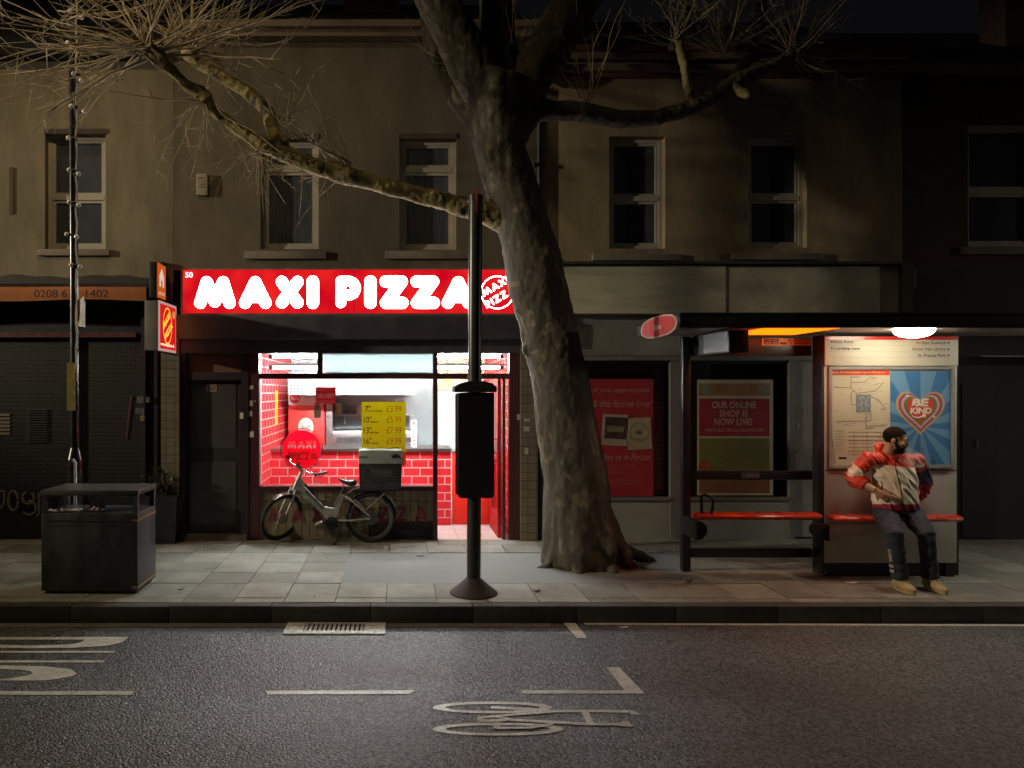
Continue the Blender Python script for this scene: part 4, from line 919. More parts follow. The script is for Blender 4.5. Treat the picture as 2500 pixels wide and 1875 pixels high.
OS('shop_pane', bm, glass('shop_glass_dim', (.9, .92, .9), 1.0, .02), rb)
bm = BM()
for i in range(30): # slatted blind behind the first window
    z = wz(1212, YF) + i * .062; box(bm, wx(1352, YF), wx(1637, YF), YF + .2, YF + .215, z, z + .056)
O('slatted_blind', bm, mat('blind', (.32, .3, .23), .7, var=.15, vs=3), rb)
bm = BM(); box(bm, wx(1662, YF), wx(1700, YF), YF + .2, YF + .215, wz(1214, YF), wz(880, YF)); box(bm, wx(1662, YF), wx(1752, YF), YF + .22, YF + .23, wz(1214, YF), wz(880, YF)); OS('side_blind', bm, mat('blind_side', (.36, .32, .21), .7, var=.2), rb)
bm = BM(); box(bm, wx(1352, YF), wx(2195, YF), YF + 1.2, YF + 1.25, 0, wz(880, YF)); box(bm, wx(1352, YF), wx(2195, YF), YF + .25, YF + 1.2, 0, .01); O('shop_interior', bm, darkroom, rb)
bm = BM(); fr3(1940.3, 880.3, 2001.7, 1312, YF + .03, YF + .08); rd = O('shop_door', bm, mat('door_grey', (.24, .235, .22), .5, var=.15), rb)
bm = BM(); cyl(bm, (wx(1951, YF), YF - .03, wz(1140, YF)), (wx(1951, YF), YF - .03, wz(1096, YF)), .013, 10)
for y in (1100, 1136): cyl(bm, (wx(1951, YF), YF - .03, wz(y, YF)), (wx(1951, YF), YF + .03, wz(y, YF)), .01, 8)
O('handle', bm, steel, rd, True)
bm = BM(); box(bm, wx(1948, YF), wx(1954, YF), YF + .02, YF + .029, wz(1046, YF), wz(1032, YF)); O('lock', bm, steel, rd)
bm = BM(); box(bm, wx(2016.3, YF), wx(2195, YF), YF + .05, YF + .1, 0, wz(880.3, YF)); O('boarded_bay', bm, mat('boards', (.04, .038, .035), .8), rb)
# posters behind that glass
PYb = YF + .05
redp = mat('poster_red', (.30, .018, .03), .6, var=.12, vs=4); pwh = mat('poster_pink', (.42, .22, .2), .6); cream = mat('poster_cream', (.5, .46, .32), .7, var=.1)
p1 = poster('poster', 'tall dark red handwritten poster in the closed shop window beside the tree', 'poster', 1436, 925, 1595, 1211, PYb, redp)
pz = PYb - .0055
ptext('script_lettering', 'if you appreciate', pwh, p1, 1448, 946, 1586, 961, pz, shear=.4); ptext('script_lettering', '& this festive love!', pwh, p1, 1446, 976, 1592, 994, pz, shear=.4)
ptext('script_lettering', 'Online or in Person', pwh, p1, 1452, 1107, 1588, 1124, pz, shear=.4)
for i, (s_, w) in enumerate((('MONDAY-FRIDAY', 84), ('SATURDAY', 52), ('SUNDAY', 48), ('', 0), ('WWW.SHOPONLINE.COM', 96), ('INFO@SHOPONLINE.COM', 96))):
    if s_: ptext('small_lettering', s_, mat('poster_pink_dim', (.36, .1, .1), .6), p1, 1470, 1134 + i * 9, 1470 + w, 1140 + i * 9, pz)
p2 = poster('photo_print', 'white bordered photo print stuck on the red poster', 'print', 1468, 1012, 1530, 1088, PYb - .008, mat('print_white', (.33, .31, .25), .7))
bm = BM(); box(bm, wx(1474, pz), wx(1525, pz), pz - .012, pz - .0085, wz(1071, pz), wz(1018, pz)); O('picture', bm, mat('print_picture', (.05, .035, .035), .4, var=.9, vs=9), p2)
bm = BM(); box(bm, wx(1479, pz), wx(1521, pz), pz - .0135, pz - .0125, wz(1054, pz), wz(1040, pz)); O('label', bm, mat('print_label', (.2, .17, .11), .6), p2)
p2.rotation_euler = (0, R(3), 0)
p3 = poster('card', 'cream card with a round badge stuck beside the photo print', 'card', 1533, 1020, 1592, 1097, PYb - .008, mat('card_cream', (.33, .3, .2), .7)); p3.rotation_euler = (0, R(-3), 0)
bm = BM(); ring_flat(bm, wx(1562, pz), wz(1056, pz), .118, .124, pz - .009); box(bm, wx(1556, pz), wx(1567, pz), pz - .01, pz - .0085, wz(1060, pz), wz(1052, pz)); O('badge', bm, mat('badge_ink', (.1, .09, .06), .7), p3)
ptext('lettering', 'Thank you', mat('badge_ink', (.1, .09, .06), .7), p3, 1546, 1068, 1578, 1076, pz - .009, shear=.3)
p4 = poster('shop_poster', 'white framed poster announcing an online shop behind the shelter glass', 'poster', 1702, 927, 1887, 1209, PYb, cream)
def pp4(nm, a, b, c, d, m, dd=0): bm = BM(); box(bm, wx(a, pz), wx(c, pz), pz - dd, pz + .001, wz(d, pz), wz(b, pz)); return O(nm, bm, m, p4)
pp4('header', 1706, 936, 1880, 966, mat('poster_orange', (.32, .16, .06), .6)); pp4('red_block', 1707, 973, 1879, 1065, redp); pp4('green_block', 1707, 1070, 1879, 1148, mat('poster_green', (.16, .18, .04), .6, var=.1)); pp4('footer', 1707, 1168, 1879, 1204, mat('poster_orange2', (.2, .085, .03), .6))
tx = mat('poster_text', (.55, .36, .3), .6)
for s_, a, b, c, d in (('OUR ONLINE', 1738, 980, 1846, 997), ('SHOP IS', 1757, 1001, 1826, 1018), ('NOW LIVE!', 1744, 1021, 1836, 1038)): ptext('lettering', s_, tx, p4, a, b, c, d, pz - .002, bold=.025)
ptext('small_lettering', 'WWW.ELECTRICALSONLINE.COM', tx, p4, 1721, 1046, 1862, 1054, pz - .002)
for i, s_ in enumerate(('LIGHT FITTINGS', 'PLUGS AND CABLES', 'KEYS AND LOCKS', 'GARDEN SUPPLIES')): ptext('small_lettering', s_, mat('poster_text_green', (.17, .17, .06), .6), p4, 1738 + 6 * i, 1078 + i * 16, 1860, 1088 + i * 16, pz - .002)
bm = BM()
for cx in (1724, 1866): bm.faces.new([bm.verts.new((x, pz - .002, z)) for x, z in disc(wx(cx, pz), wz(951, pz), .07)])
OS('disc', bm, mat('disc_pale', (.25, .24, .19), .6), p4)
bm = BM(); bm.faces.new([bm.verts.new((x, pz - .002, z)) for x, z in disc(wx(1722, pz), wz(1140, pz), .09)]); O('pumpkin', bm, mat('pumpkin', (.28, .08, .02), .6), p4)
# ---------------- dark ground floor at the right edge (parts of the brick house) ----------------
bm = BM(); box(bm, XC + .002, XRR, YF + .0, YF + .3, 0, wz(655, YF) - .002); O('ground_floor_wall', bm, mat('dark_front', (.03, .024, .022), .8, var=.4, vs=2), kb)
bm = BM(); box(bm, wx(2345, YF), wx(2424, YF), YF - .03, YF - .001, .02, wz(936, YF)); kd = O('door', bm, mat('door_black', (.018, .016, .016), .5, var=.3), kb)
bm = BM(); box(bm, wx(2378.5, YF), wx(2381, YF), YF - .05, YF - .031, wz(1092, YF), wz(1074, YF)); O('handle', bm, steel, kd)
bm = BM(); box(bm, wx(2395, YF - .2), XRR, YF - .2, YF - .001, wz(871, YF - .2), wz(868, YF - .2)); O('metal_ledge', bm, galv, kb)
bm = BM(); box(bm, wx(2220, YF), wx(2226, YF), YF - .08, YF - .001, wz(702, YF), wz(660, YF)); O('wall_lamp', bm, mat('lampglass', (.16, .15, .12), .4), kb)
# ---------------- planter ----------------
PYt = gy(1328); plx = wx(394, PYt)
pt = thing('planter', 'tall black tapered planter beside the house door behind the litter bin', 'planter', (plx, PYt + .17, 0))
zt = wz(1212, PYt); bm = BM()
for z0, z1, w0, w1 in ((0, zt, .17, .2),):
    r0 = [bm.verts.new((plx + sx * w0, PYt + .17 + sy * w0, z0)) for sx, sy in ((-1, -1), (1, -1), (1, 1), (-1, 1))]; r1 = [bm.verts.new((plx + sx * w1, PYt + .17 + sy * w1, z1)) for sx, sy in ((-1, -1), (1, -1), (1, 1), (-1, 1))]
    for j in range(4): bm.faces.new((r0[j], r0[(j + 1) % 4], r1[(j + 1) % 4], r1[j]))
    bm.faces.new(r0[::-1]); bm.faces.new(r1)
O('pot', bm, mat('pot_black', (.03, .03, .033), .35, var=.2), pt)
plnt = thing('shrub', 'sparse dark leafy shrub growing in the black planter', 'plant', (plx, PYt + .17, zt))
random.seed(3); bm = BM(); bl = BM()
for i in range(26):
    a = random.uniform(0, 6.28); r = random.uniform(.1, .34); h = random.uniform(.12, .42)
    p0 = Vector((plx, PYt + .17, zt - .02)); p1 = p0 + Vector((r * .5 * math.cos(a), r * .4 * math.sin(a), h * .8)); p2_ = p0 + Vector((r * math.cos(a), r * .6 * math.sin(a), h))
    tube(bm, [p0, p1, p2_], [.005, .004, .002], 5)
    for k in range(8):
        q = p0.lerp(p1, random.uniform(.3, 1)) if k < 4 else p1.lerp(p2_, random.random())
        d = Vector((random.gauss(0, 1), random.gauss(0, 1), random.gauss(0, .7))).normalized(); s, t = frame_of(d); L_ = random.uniform(.04, .08)
        bl.faces.new([bl.verts.new(q), bl.verts.new(q + d * L_ * .5 + s * L_ * .22), bl.verts.new(q + d * L_), bl.verts.new(q + d * L_ * .5 - s * L_ * .22)])
O('stems', bm, mat('stem', (.06, .05, .03), .8), plnt); O('leaves', bl, mat('leaf', (.045, .06, .025), .5, var=.4, vs=20), plnt)
# ---------------- lamp column with festoon bulbs ----------------
LY = 7.75; lxp = wx(178, LY)
lc = thing('lamp_column', 'black street lamp column standing behind the litter bin', 'street lamp', (lxp, LY, 0))
bm = BM(); tube(bm, [(lxp + .02, LY, 0), (lxp + .02, LY, 1.2)], .075, 18); tube(bm, [(lxp + .02, LY, 1.2), (lxp + .01, LY, 3.5), (lxp - .015, LY, 8.0)], [.045, .042, .036], 16); lathe(bm, [(.075, 0), (.045, .12)], (lxp + .02, LY, 1.2), 18); O('pole', bm, blackgloss, lc, True)
LH = Vector((lxp - .5, LY - 2.1, 8.3))
bm = BM(); tube(bm, [(lxp - .015, LY, 8.0), (lxp - .1, LY - .15, 8.25), (lxp - .32, LY - 1.1, 8.36), LH], .03, 10); O('arm', bm, blackgloss, lc, True)
bm = BM(); obox(bm, Matrix.Translation(LH + Vector((0, 0, .0))), .7, .3, .09, .03); lh = O('lantern', bm, darkmetal, lc, True)
bm = BM(); obox(bm, Matrix.Translation(LH - Vector((0, 0, .05))), .5, .22, .005); O('lens', bm, em('lantern_lens', (1, .78, .42), 12), lh)
lamp_light('street_light', 'AREA', LH - Vector((0, 0, .08)), 92, (1, .74, .36), .4, parent=lc)
bm = BM(); box(bm, wx(163, LY - .06), wx(183, LY - .06), LY - .06, LY - .052, wz(1002, LY), wz(886, LY)); O('yellow_notice', bm, mat('notice_dull', (.2, .17, .03), .6, var=.3, vs=12), lc)
bm = BM(); xx = wx(190, LY - .2); quad(bm, (xx, LY - .05, wz(737, LY)), (xx + .02, LY - .2, wz(800, LY) - .0), (xx + .02, LY - .2, wz(737, LY) + .0), (xx, LY - .05, wz(735, LY) + .05)); box(bm, xx - .004, xx + .004, LY - .22, LY - .03, wz(800, LY), wz(737, LY)); O('side_plate', bm, mat('plate_cream', (.4, .34, .2), .6), lc)
bm = BM(); tube(bm, [(wx(184, LY), LY - .07, wz(1120, LY)), (wx(191, LY), LY - .07, wz(1128, LY)), (wx(191, LY), LY - .07, wz(1260, LY))], .016, 8); O('conduit', bm, galv, lc, True)
fs = thing('festoon_lights', 'string of unlit clear festoon bulbs wound up the black lamp column', 'festoon lights', (lxp, LY, wz(900, LY)))
bulbg = mat('bulb_glass', (.75, .75, .72), .08, var=.05, spec=1.0)
cab = []
for i in range(75):
    py = 930 - i * 12.6; cab.append((wx(187 + 1.5 * math.sin(i * .9), LY - .05), LY - .052 + .004 * math.sin(i * 1.7), wz(py, LY)))
bm = BM(); tube(bm, cab, .0085, 6); O('cable', bm, mat('cable_grey', (.45, .43, .4), .4, var=.4, vs=6), fs, True)
for i, (u, v, sd_) in enumerate(((172, 38, -1), (199, 52, 1), (166, 113, -1), (180, 188, -1), (198, 204, 1), (174, 266, -1), (205, 279, 1), (167, 343, -1), (169, 420, -1), (192, 430, 1), (169, 498, -1), (192, 505, 1), (163, 576, -1), (187, 582, 1), (174, 650, -1), (195, 654, 1))):
    c = Vector((wx(u, LY - .08), LY - .08, wz(v, LY))); bm = BM(); ell(bm, c, .024, .024, .024, None, 14, 10); b = O('bulb', bm, bulbg, fs, True)
    bm = BM(); cyl(bm, c - Vector((sd_ * .015, -.004, 0)), c - Vector((sd_ * .06, -.02, 0)), .014, 8); O('socket', bm, black, b)
# ---------------- litter bin ----------------
BY = 6.95; bx0, bx1 = wx(100, BY), wx(336, BY); bd = .52; bt = wz(1200, BY)
bn = thing('litter_bin', 'wide black double litter bin with gold bands and an open slot top', 'litter bin', ((bx0 + bx1) / 2, BY + bd / 2, 0))
bn_m = mat('bin_black', (.055, .055, .06), .38, var=.45, vs=7, bump=.06, bs=30, stretch=(1, 1, .4)); zs0, zs1 = wz(1253, BY), wz(1211, BY)
bm = BM(); box(bm, bx0, bx1, BY, BY + bd, .03, zs0, .012); O('body', bm, bn_m, bn, True)
bm = BM(); box(bm, bx0 + .03, bx1 - .03, BY + .03, BY + bd - .03, 0, .03); O('foot', bm, black, bn)
bm = BM(); box(bm, bx0 - .005, bx1 + .005, BY - .005, BY + bd + .005, zs1 + .002, bt + .012, .012); O('roof', bm, mat('bin_roof', (.06, .06, .062), .4, var=.3), bn, True)
bm = BM()
for x in (bx0 + .002, bx1 - .047):
    for y in (BY + .002, BY + bd - .047): box(bm, x, x + .045, y, y + .045, zs0 + .001, zs1 + .001)
for x in (wx(140, BY),): box(bm, x, x + .015, BY + .02, BY + .035, zs0 + .001, zs1 + .001)
OS('corner_post', bm, bn_m, bn)
gold = mat('gold_band', (.55, .36, .12), .35, .7, .2, 10); bm = BM()
for z in (wz(1273, BY), wz(1437, BY)):
    for (a, b, c, d) in ((bx1 - .05, bx1 + .002, BY - .002, BY - .0005), (bx1 + .0005, bx1 + .002, BY - .0005, BY + bd + .0)): box(bm, a, b, c, d, z, z + .02)
OS('gold_band', bm, gold, bn)
bm = BM(); box(bm, bx0 + .05, bx1 - .05, BY - .003, BY - .0005, wz(1273, BY) + .003, wz(1273, BY) + .013); O('front_band', bm, mat('band_dull', (.05, .04, .025), .5), bn)
ptext('lettering', 'LITTER', mat('bin_letter', (.05, .045, .035), .5), bn, 255, 1280, 292, 1287, BY - .002, bold=.02); ptext('lettering', 'KEEP IT CLEAN', mat('bin_letter', (.05, .045, .035), .5), bn, 128, 1280, 200, 1286, BY - .002)
random.seed(12)
for i, (a, b, c, d, lab) in enumerate(((110, 1246, 148, 1254, 'flat pale paper lying at the left end of the bin slot'), (150, 1244, 193, 1254, 'crumpled white paper in the middle of the bin slot'), (218, 1211, 257, 1253, 'torn pink tinted paper bag standing upright in the bin slot'))):
    bm = BM(); yy = BY + .09 + .05 * i; n = 6
    g = [[bm.verts.new((wx(a, yy) + (wx(c, yy) - wx(a, yy)) * u / n + random.uniform(-.008, .008), yy + (.12 * w / n if i < 2 else .03 * w / n) + random.uniform(-.008, .008), wz(d, yy) + (wz(b, yy) - wz(d, yy)) * ((w / n) if i == 2 else .5 + .5 * math.sin(w * 1.7 + u)) + random.uniform(-.004, .004))) for u in range(n + 1)] for w in range(n + 1)]
    for w in range(n):
        for u in range(n):
            if i == 2 and w > 3 and 2 <= u <= 3: continue
            bm.faces.new((g[w][u], g[w][u + 1], g[w + 1][u + 1], g[w + 1][u]))
    tag(O('waste_paper', bm, [paper, paper, mat('bag_pink', (.5, .38, .36), .7)][i]), lab, 'paper', 'waste in the litter bin')
# ---------------- bus stop pole ----------------
BPY = 6.99; bpx = wx(1161, BPY)
bp = thing('bus_stop_pole', 'black bus stop pole seen from behind with a timetable case in front of the shop', 'bus stop', (bpx, BPY, 0))
polem = mat('pole_grey', (.05, .05, .05), .3, .3, .25, 8)
bm = BM(); cyl(bm, (bpx - .018, BPY, .1), (bpx, BPY, wz(490, BPY)), .066, 28); O('pole', bm, polem, bp, True)
bm = BM(); lathe(bm, [(.225, 0), (.225, .012), (.205, .03), (.14, .08), (.08, .135), (.067, .15)], (bpx - .018, BPY, 0), 36); O('base_cone', bm, mat('base_dark', (.045, .04, .038), .7, var=.35, vs=8, bump=.2, bs=50), bp, True)
bm = BM(); zc0, zc1 = wz(1212, BPY), wz(958, BPY); xc0, xc1 = wx(1116, BPY), wx(1203, BPY)
prism(bm, rrect(xc0, xc1, zc0, zc1, .035), BPY - .11, BPY - .06); prism(bm, rrect(xc0 - .01, xc1 - .02, zc0 + .003, zc1 - .003, .03), BPY + .07, BPY + .1); O('timetable_case', bm, mat('case_black', (.02, .02, .023), .4, var=.3), bp)
bm = BM(); box(bm, xc0 + .03, xc1 - .03, BPY - .059, BPY + .069, zc0 + .03, zc1 - .03); O('case_filler', bm, black, bp)
bm = BM(); prism(bm, [(xc0 - .035, zc1 + .002), (xc1 + .022, zc1 + .002), (xc1 + .022, zc1 + .05), (xc1 - .02, zc1 + .085), (bpx + .07, zc1 + .105), (bpx - .08, zc1 + .105), (xc0 + .02, zc1 + .085), (xc0 - .035, zc1 + .05)], BPY - .13, BPY + .12); O('case_cap', bm, mat('cap_black', (.02, .025, .026), .5, var=.3), bp)
bm = BM(); prism(bm, disc(0, 0, .128, 36, rz=.128), -.012, .012, Matrix.Translation((bpx - .005, BPY - .11, wz(505, BPY))) @ Matrix.Rotation(R(84), 4, 'Z')); fl = O('roundel_flag', bm, mat('flag_red', (.3, .06, .06), .45), bp)
bm = BM(); cyl(bm, (bpx, BPY - .0, wz(492, BPY)), (bpx, BPY, wz(478, BPY)), .07, 20); box(bm, bpx - .03, bpx + .03, BPY - .12, BPY, wz(500, BPY), wz(494, BPY)); O('flag_clamp', bm, darkmetal, bp)
# ---------------- plane tree ----------------
random.seed(21)
TY = 8.2
def bark_mat(name, dark, light, amt):
    m = mat(name, dark, .85, var=.3, vs=5, bump=.55, bs=42, stretch=(1, 1, .8))
    nt = m.node_tree; N = nt.nodes; L = nt.links; p = N['Principled BSDF']; tc = [n for n in N if n.type == 'TEX_COORD'][0]
    mp = N.new('ShaderNodeMapping'); mp.inputs['Scale'].default_value = (1, 1, .75); L.new(tc.outputs['Object'], mp.inputs[0])
    v = N.new('ShaderNodeTexNoise'); v.inputs['Scale'].default_value = 7; v.inputs['Detail'].default_value = 3; v.inputs['Distortion'].default_value = .6; L.new(mp.outputs[0], v.inputs['Vector'])
    cr = N.new('ShaderNodeValToRGB'); L.new(v.outputs['Fac'], cr.inputs[0]); e = cr.color_ramp.elements; e[0].position = amt; e[0].color = (0, 0, 0, 1); e[1].position = amt + .06; e[1].color = (1, 1, 1, 1)
    old = [l for l in L if l.to_socket == p.inputs['Base Color']][0].from_socket
    mx = N.new('ShaderNodeMix'); mx.data_type = 'RGBA'; L.new(cr.outputs[0], mx.inputs[0]); L.new(old, mx.inputs[6]); mx.inputs[7].default_value = (*light, 1); L.new(mx.outputs[2], p.inputs['Base Color'])
    return m
bark = bark_mat('plane_bark', (.066, .060, .046), (.135, .118, .08), .57)
limbbark = bark_mat('limb_bark', (.30, .25, .11), (.07, .065, .05), .58)
tree = thing('plane_tree', 'large leaning bare plane tree with pollarded limbs on the pavement', 'tree', (wx(1420, TY), TY, 0))
tr = [(1404, 1425, 205, 0), (1393, 1424, 186, 0), (1375, 1416, 178, 0), (1340, 1412, 172, 0), (1300, 1411, 170, 0), (1220, 1406, 160, 0), (1150, 1402, 153, 0), (1060, 1386, 148, 0), (1000, 1378, 138, 0), (920, 1364, 133, 0), (840, 1346, 135, 0), (770, 1331, 134, 0), (700, 1312, 140, 0), (630, 1299, 140, 0), (570, 1282, 128, 0), (460, 1248, 128, 0), (380, 1224, 119, 0), (300, 1208, 126, 0), (250, 1212, 140, 0), (195, 1222, 150, 0)]
def tpt(px, py, dy=0): return Vector((wx(px, TY + dy), TY + dy, wz(py, TY + dy)))
bm = BM(); secs = []
for i, (py, cx, w, _) in enumerate(tr):
    r = w / 2 / F * TY; secs.append((tpt(cx, py), r, r * 1.0))
tube(bm, [s[0] for s in secs], [s[1] for s in secs], 40)
def limb(bm, pts, n=22):
    tube(bm, [tpt(a, b, d) for a, b, w, d in pts], [w / 2 / F * (TY + d) for a, b, w, d in pts], n)
limb(bm, [(1235, 330, 110, 0), (1195, 240, 118, 0), (1140, 140, 112, -.05), (1095, 50, 106, -.1), (1050, -30, 98, -.15), (985, -140, 88, -.2)])
limb(bm, [(1226, 300, 100, 0), (1222, 180, 92, .1), (1214, 60, 84, .25), (1208, -60, 78, .35), (1200, -160, 70, .4)])
limb(bm, [(1235, 330, 110, .05), (1285, 205, 108, .1), (1345, 110, 112, .15), (1400, 15, 112, .2), (1445, -70, 104, .25), (1500, -170, 95, .3)])
limb(bm, [(1205, 370, 60, .15), (1165, 300, 62, .25), (1110, 230, 54, .35), (1070, 150, 48, .4), (1048, 60, 44, .5), (1040, -40, 40, .6)])
# knots, collars of the side limbs and root flare
limb(bm, [(1262, 300, 90, 0), (1300, 278, 62, 0)])
ell(bm, tpt(1282, 853, -.05), .05, .06, .07)
for a, px, rr, ln in ((R(200), 1340, .13, .42), (R(-20), 1500, .13, .5), (R(250), 1385, .12, .34), (R(300), 1460, .12, .36), (R(90), 1420, .14, .4), (R(10), 1520, .1, .75)):
    c = Vector((wx(1424, TY), TY, 0)); d = Vector((math.cos(a), math.sin(a), 0))
    tube(bm, [c + d * .2 + Vector((0, 0, .55)), c + d * .33 + Vector((0, 0, .2)), c + d * ln + Vector((0, 0, .015)), c + d * (ln + .18) - Vector((0, 0, .05))], [.13, rr, rr * .55, .03], 12)
tb = fuse(bm, .02, 3)
for v in tb.verts:
    p = v.co; g = noise.fractal(Vector((p.x * 5, p.y * 5, p.z * 1.6)), 1, 2, 4); g2 = noise.fractal(Vector((p.x * 16, p.y * 16, p.z * 7)), 1, 2, 3)
    fl = max(0, 1 - p.z / 1.6)
    rid = noise.noise(Vector((p.x * 9, p.y * 9, p.z * .6 + 3)))
    v.co += v.normal * (.018 * g + .009 * g2 + .045 * fl * rid)
O('trunk', tb, bark, tree, 'all')
def side_limb(pts, n=16, m=limbbark):
    b = BM(); limb(b, pts, n)
    bb = fuse(b, .013, 2)
    for v in bb.verts:
        p = v.co; v.co += v.normal * (.012 * noise.fractal(p * 7, 1, 2, 4) + .006 * noise.noise(p * 22))
    return O('limb', bb, m, tree, 'all')
side_limb([(1300, 556, 80, .06), (1262, 545, 84, .03), (1225, 532, 70, -.01), (1190, 521, 58, -.06), (1161, 513, 50, -.1), (1064, 486, 44, -.15), (980, 465, 40, -.2), (895, 443, 38, -.25), (850, 428, 46, -.3), (819, 424, 42, -.3), (756, 401, 42, -.35), (684, 371, 42, -.4), (640, 352, 40, -.45), (570, 306, 30, -.5), (519, 272, 28, -.55), (503, 245, 42, -.6), (487, 226, 36, -.6), (460, 211, 26, -.65), (422, 173, 24, -.7), (392, 148, 44, -.75), (362, 122, 40, -.8), (345, 108, 20, -.8)])
side_limb([(690, 360, 40, -.4), (668, 320, 34, -.35), (655, 274, 32, -.3), (603, 222, 31, -.3), (536, 183, 28, -.3), (485, 158, 26, -.3), (464, 130, 44, -.3), (455, 112, 30, -.3)])
side_limb([(1225, 300, 60, 0), (1255, 285, 60, 0), (1290, 274, 54, 0), (1339, 270, 47, .02), (1400, 270, 46, .04), (1432, 276, 48, .06), (1516, 292, 43, .1), (1601, 287, 38, .12), (1685, 264, 38, .15), (1748, 230, 40, .2), (1799, 200, 42, .2), (1845, 178, 34, .25), (1892, 156, 26, .25), (1932, 136, 24, .3), (1945, 128, 12, .3)], m=bark)
side_limb([(1692, 262, 28, .14), (1685, 236, 22, .14), (1670, 160, 20, .12), (1656, 108, 22, .1), (1648, 92, 16, .1)])
side_limb([(1640, 120, 22, .12), (1672, 40, 20, .2), (1690, -60, 16, .3)], m=bark)
side_limb([(1770, 225, 34, .2), (1820, 150, 26, .3), (1850, 60, 26, .4), (1866, -40, 22, .5)], m=bark)
side_limb([(1790, 205, 22, .15), (1810, 226, 22, .1), (1826, 230, 24, .08), (1832, 222, 14, .08)])
twigm = mat('twig', (.34, .28, .18), .7, var=.35, vs=6)
def spray(cx, cy, dy, n, a0, a1, lmin, lmax, seed, r0=.011, droop=.1, sub=3, thick=5):
    """shoots fanning from a pollard knuckle; angles are in the picture plane, 0 = right, 90 = up"""
    random.seed(seed); b = BM(); c = tpt(cx, cy, dy)
    for i in range(n):
        a = R(random.uniform(a0, a1)); ya = random.gauss(0, .5); ln = random.uniform(lmin, lmax) * (1 if i % thick else 1.25)
        d = Vector((math.cos(a), ya, math.sin(a))).normalized(); st = c + Vector((random.uniform(-.07, .07), random.uniform(-.06, .06), random.uniform(-.07, .07)))
        r = r0 * random.uniform(.45, 1.0) * (1.5 if i % thick == 0 else 1); pts = [st]; k = 7; dd = d.copy(); bend = random.uniform(-.12, .25) * droop * 10
        for j in range(k):
            dd = (dd + Vector((random.gauss(0, .14), random.gauss(0, .12), random.gauss(0, .13) - (.06 * bend if dd.z < .6 else 0) + (.05 if dd.z > .1 else .0)))).normalized(); pts.append(pts[-1] + dd * ln / k)
        tube(b, pts, [r * (1 - .8 * j / k) for j in range(k + 1)], 5)
        for s in range(sub):
            j = random.randint(2, k - 1); e = (dd + Vector((random.gauss(0, .7), random.gauss(0, .6), random.gauss(0, .6)))).normalized(); q = pts[j]; l2 = ln * random.uniform(.12, .35)
            e2 = (e + Vector((0, 0, .25))).normalized(); tube(b, [q, q + e * l2 * .5, q + e * l2 * .5 + e2 * l2 * .5], [r * .42, r * .3, r * .14], 4)
    return O('twigs', b, twigm, tree, 'all')
spray(370, 128, -.78, 50, -20, 205, .8, 2.1, 1, .0125); spray(350, 115, -.8, 16, 170, 205, 1.2, 2.1, 11, sub=4)
spray(464, 122, -.3, 38, -25, 165, .6, 1.8, 2, .0125); spray(495, 238, -.6, 16, 170, 330, .35, 1.3, 3, .009, .6)
spray(690, 300, -.35, 16, -30, 110, .3, .9, 4, .008); spray(845, 415, -.3, 22, 95, 205, .3, 1.0, 5, .009); spray(640, 350, -.45, 14, 190, 300, .25, 1.0, 6, .007, .8)
spray(1935, 132, .3, 40, -30, 190, .4, 1.3, 7, .009); spray(1655, 98, .1, 18, 20, 190, .4, 1.1, 8, .008); spray(1320, 200, .1, 16, 200, 340, .2, .6, 9, .006)
spray(1432, 252, .05, 9, 60, 130, .5, 1.3, 10, .008); spray(1260, 130, .05, 10, 50, 110, .4, .9, 12, .006); spray(1770, 130, .35, 40, 20, 170, .5, 1.5, 13, .007)
spray(1080, 150, .3, 5, 150, 220, .2, .5, 14, .006); spray(1700, 40, .2, 26, 10, 170, .5, 1.2, 15, .006); spray(160, 40, -.8, 14, -30, 40, .6, 1.4, 16, .006); spray(560, 60, -.4, 26, 150, 400, .4, 1.1, 17, .006)
# moss at the foot
bm = BM()
for i in range(60):
    a = random.gauss(R(222), .12); r = random.uniform(.4, .5); c = Vector((wx(1424, TY) + r * math.cos(a), TY + r * .9 * math.sin(a), random.uniform(.004, .03)))
    d = Vector((random.gauss(0, 1), random.gauss(0, 1), 1)).normalized(); s, t = frame_of(d); quad(bm, c - s * .008, c + s * .008, c + s * .005 + d * .03, c - s * .005 + d * .03)
O('moss', bm, mat('moss', (.12, .16, .03), .9, var=.3), tree)

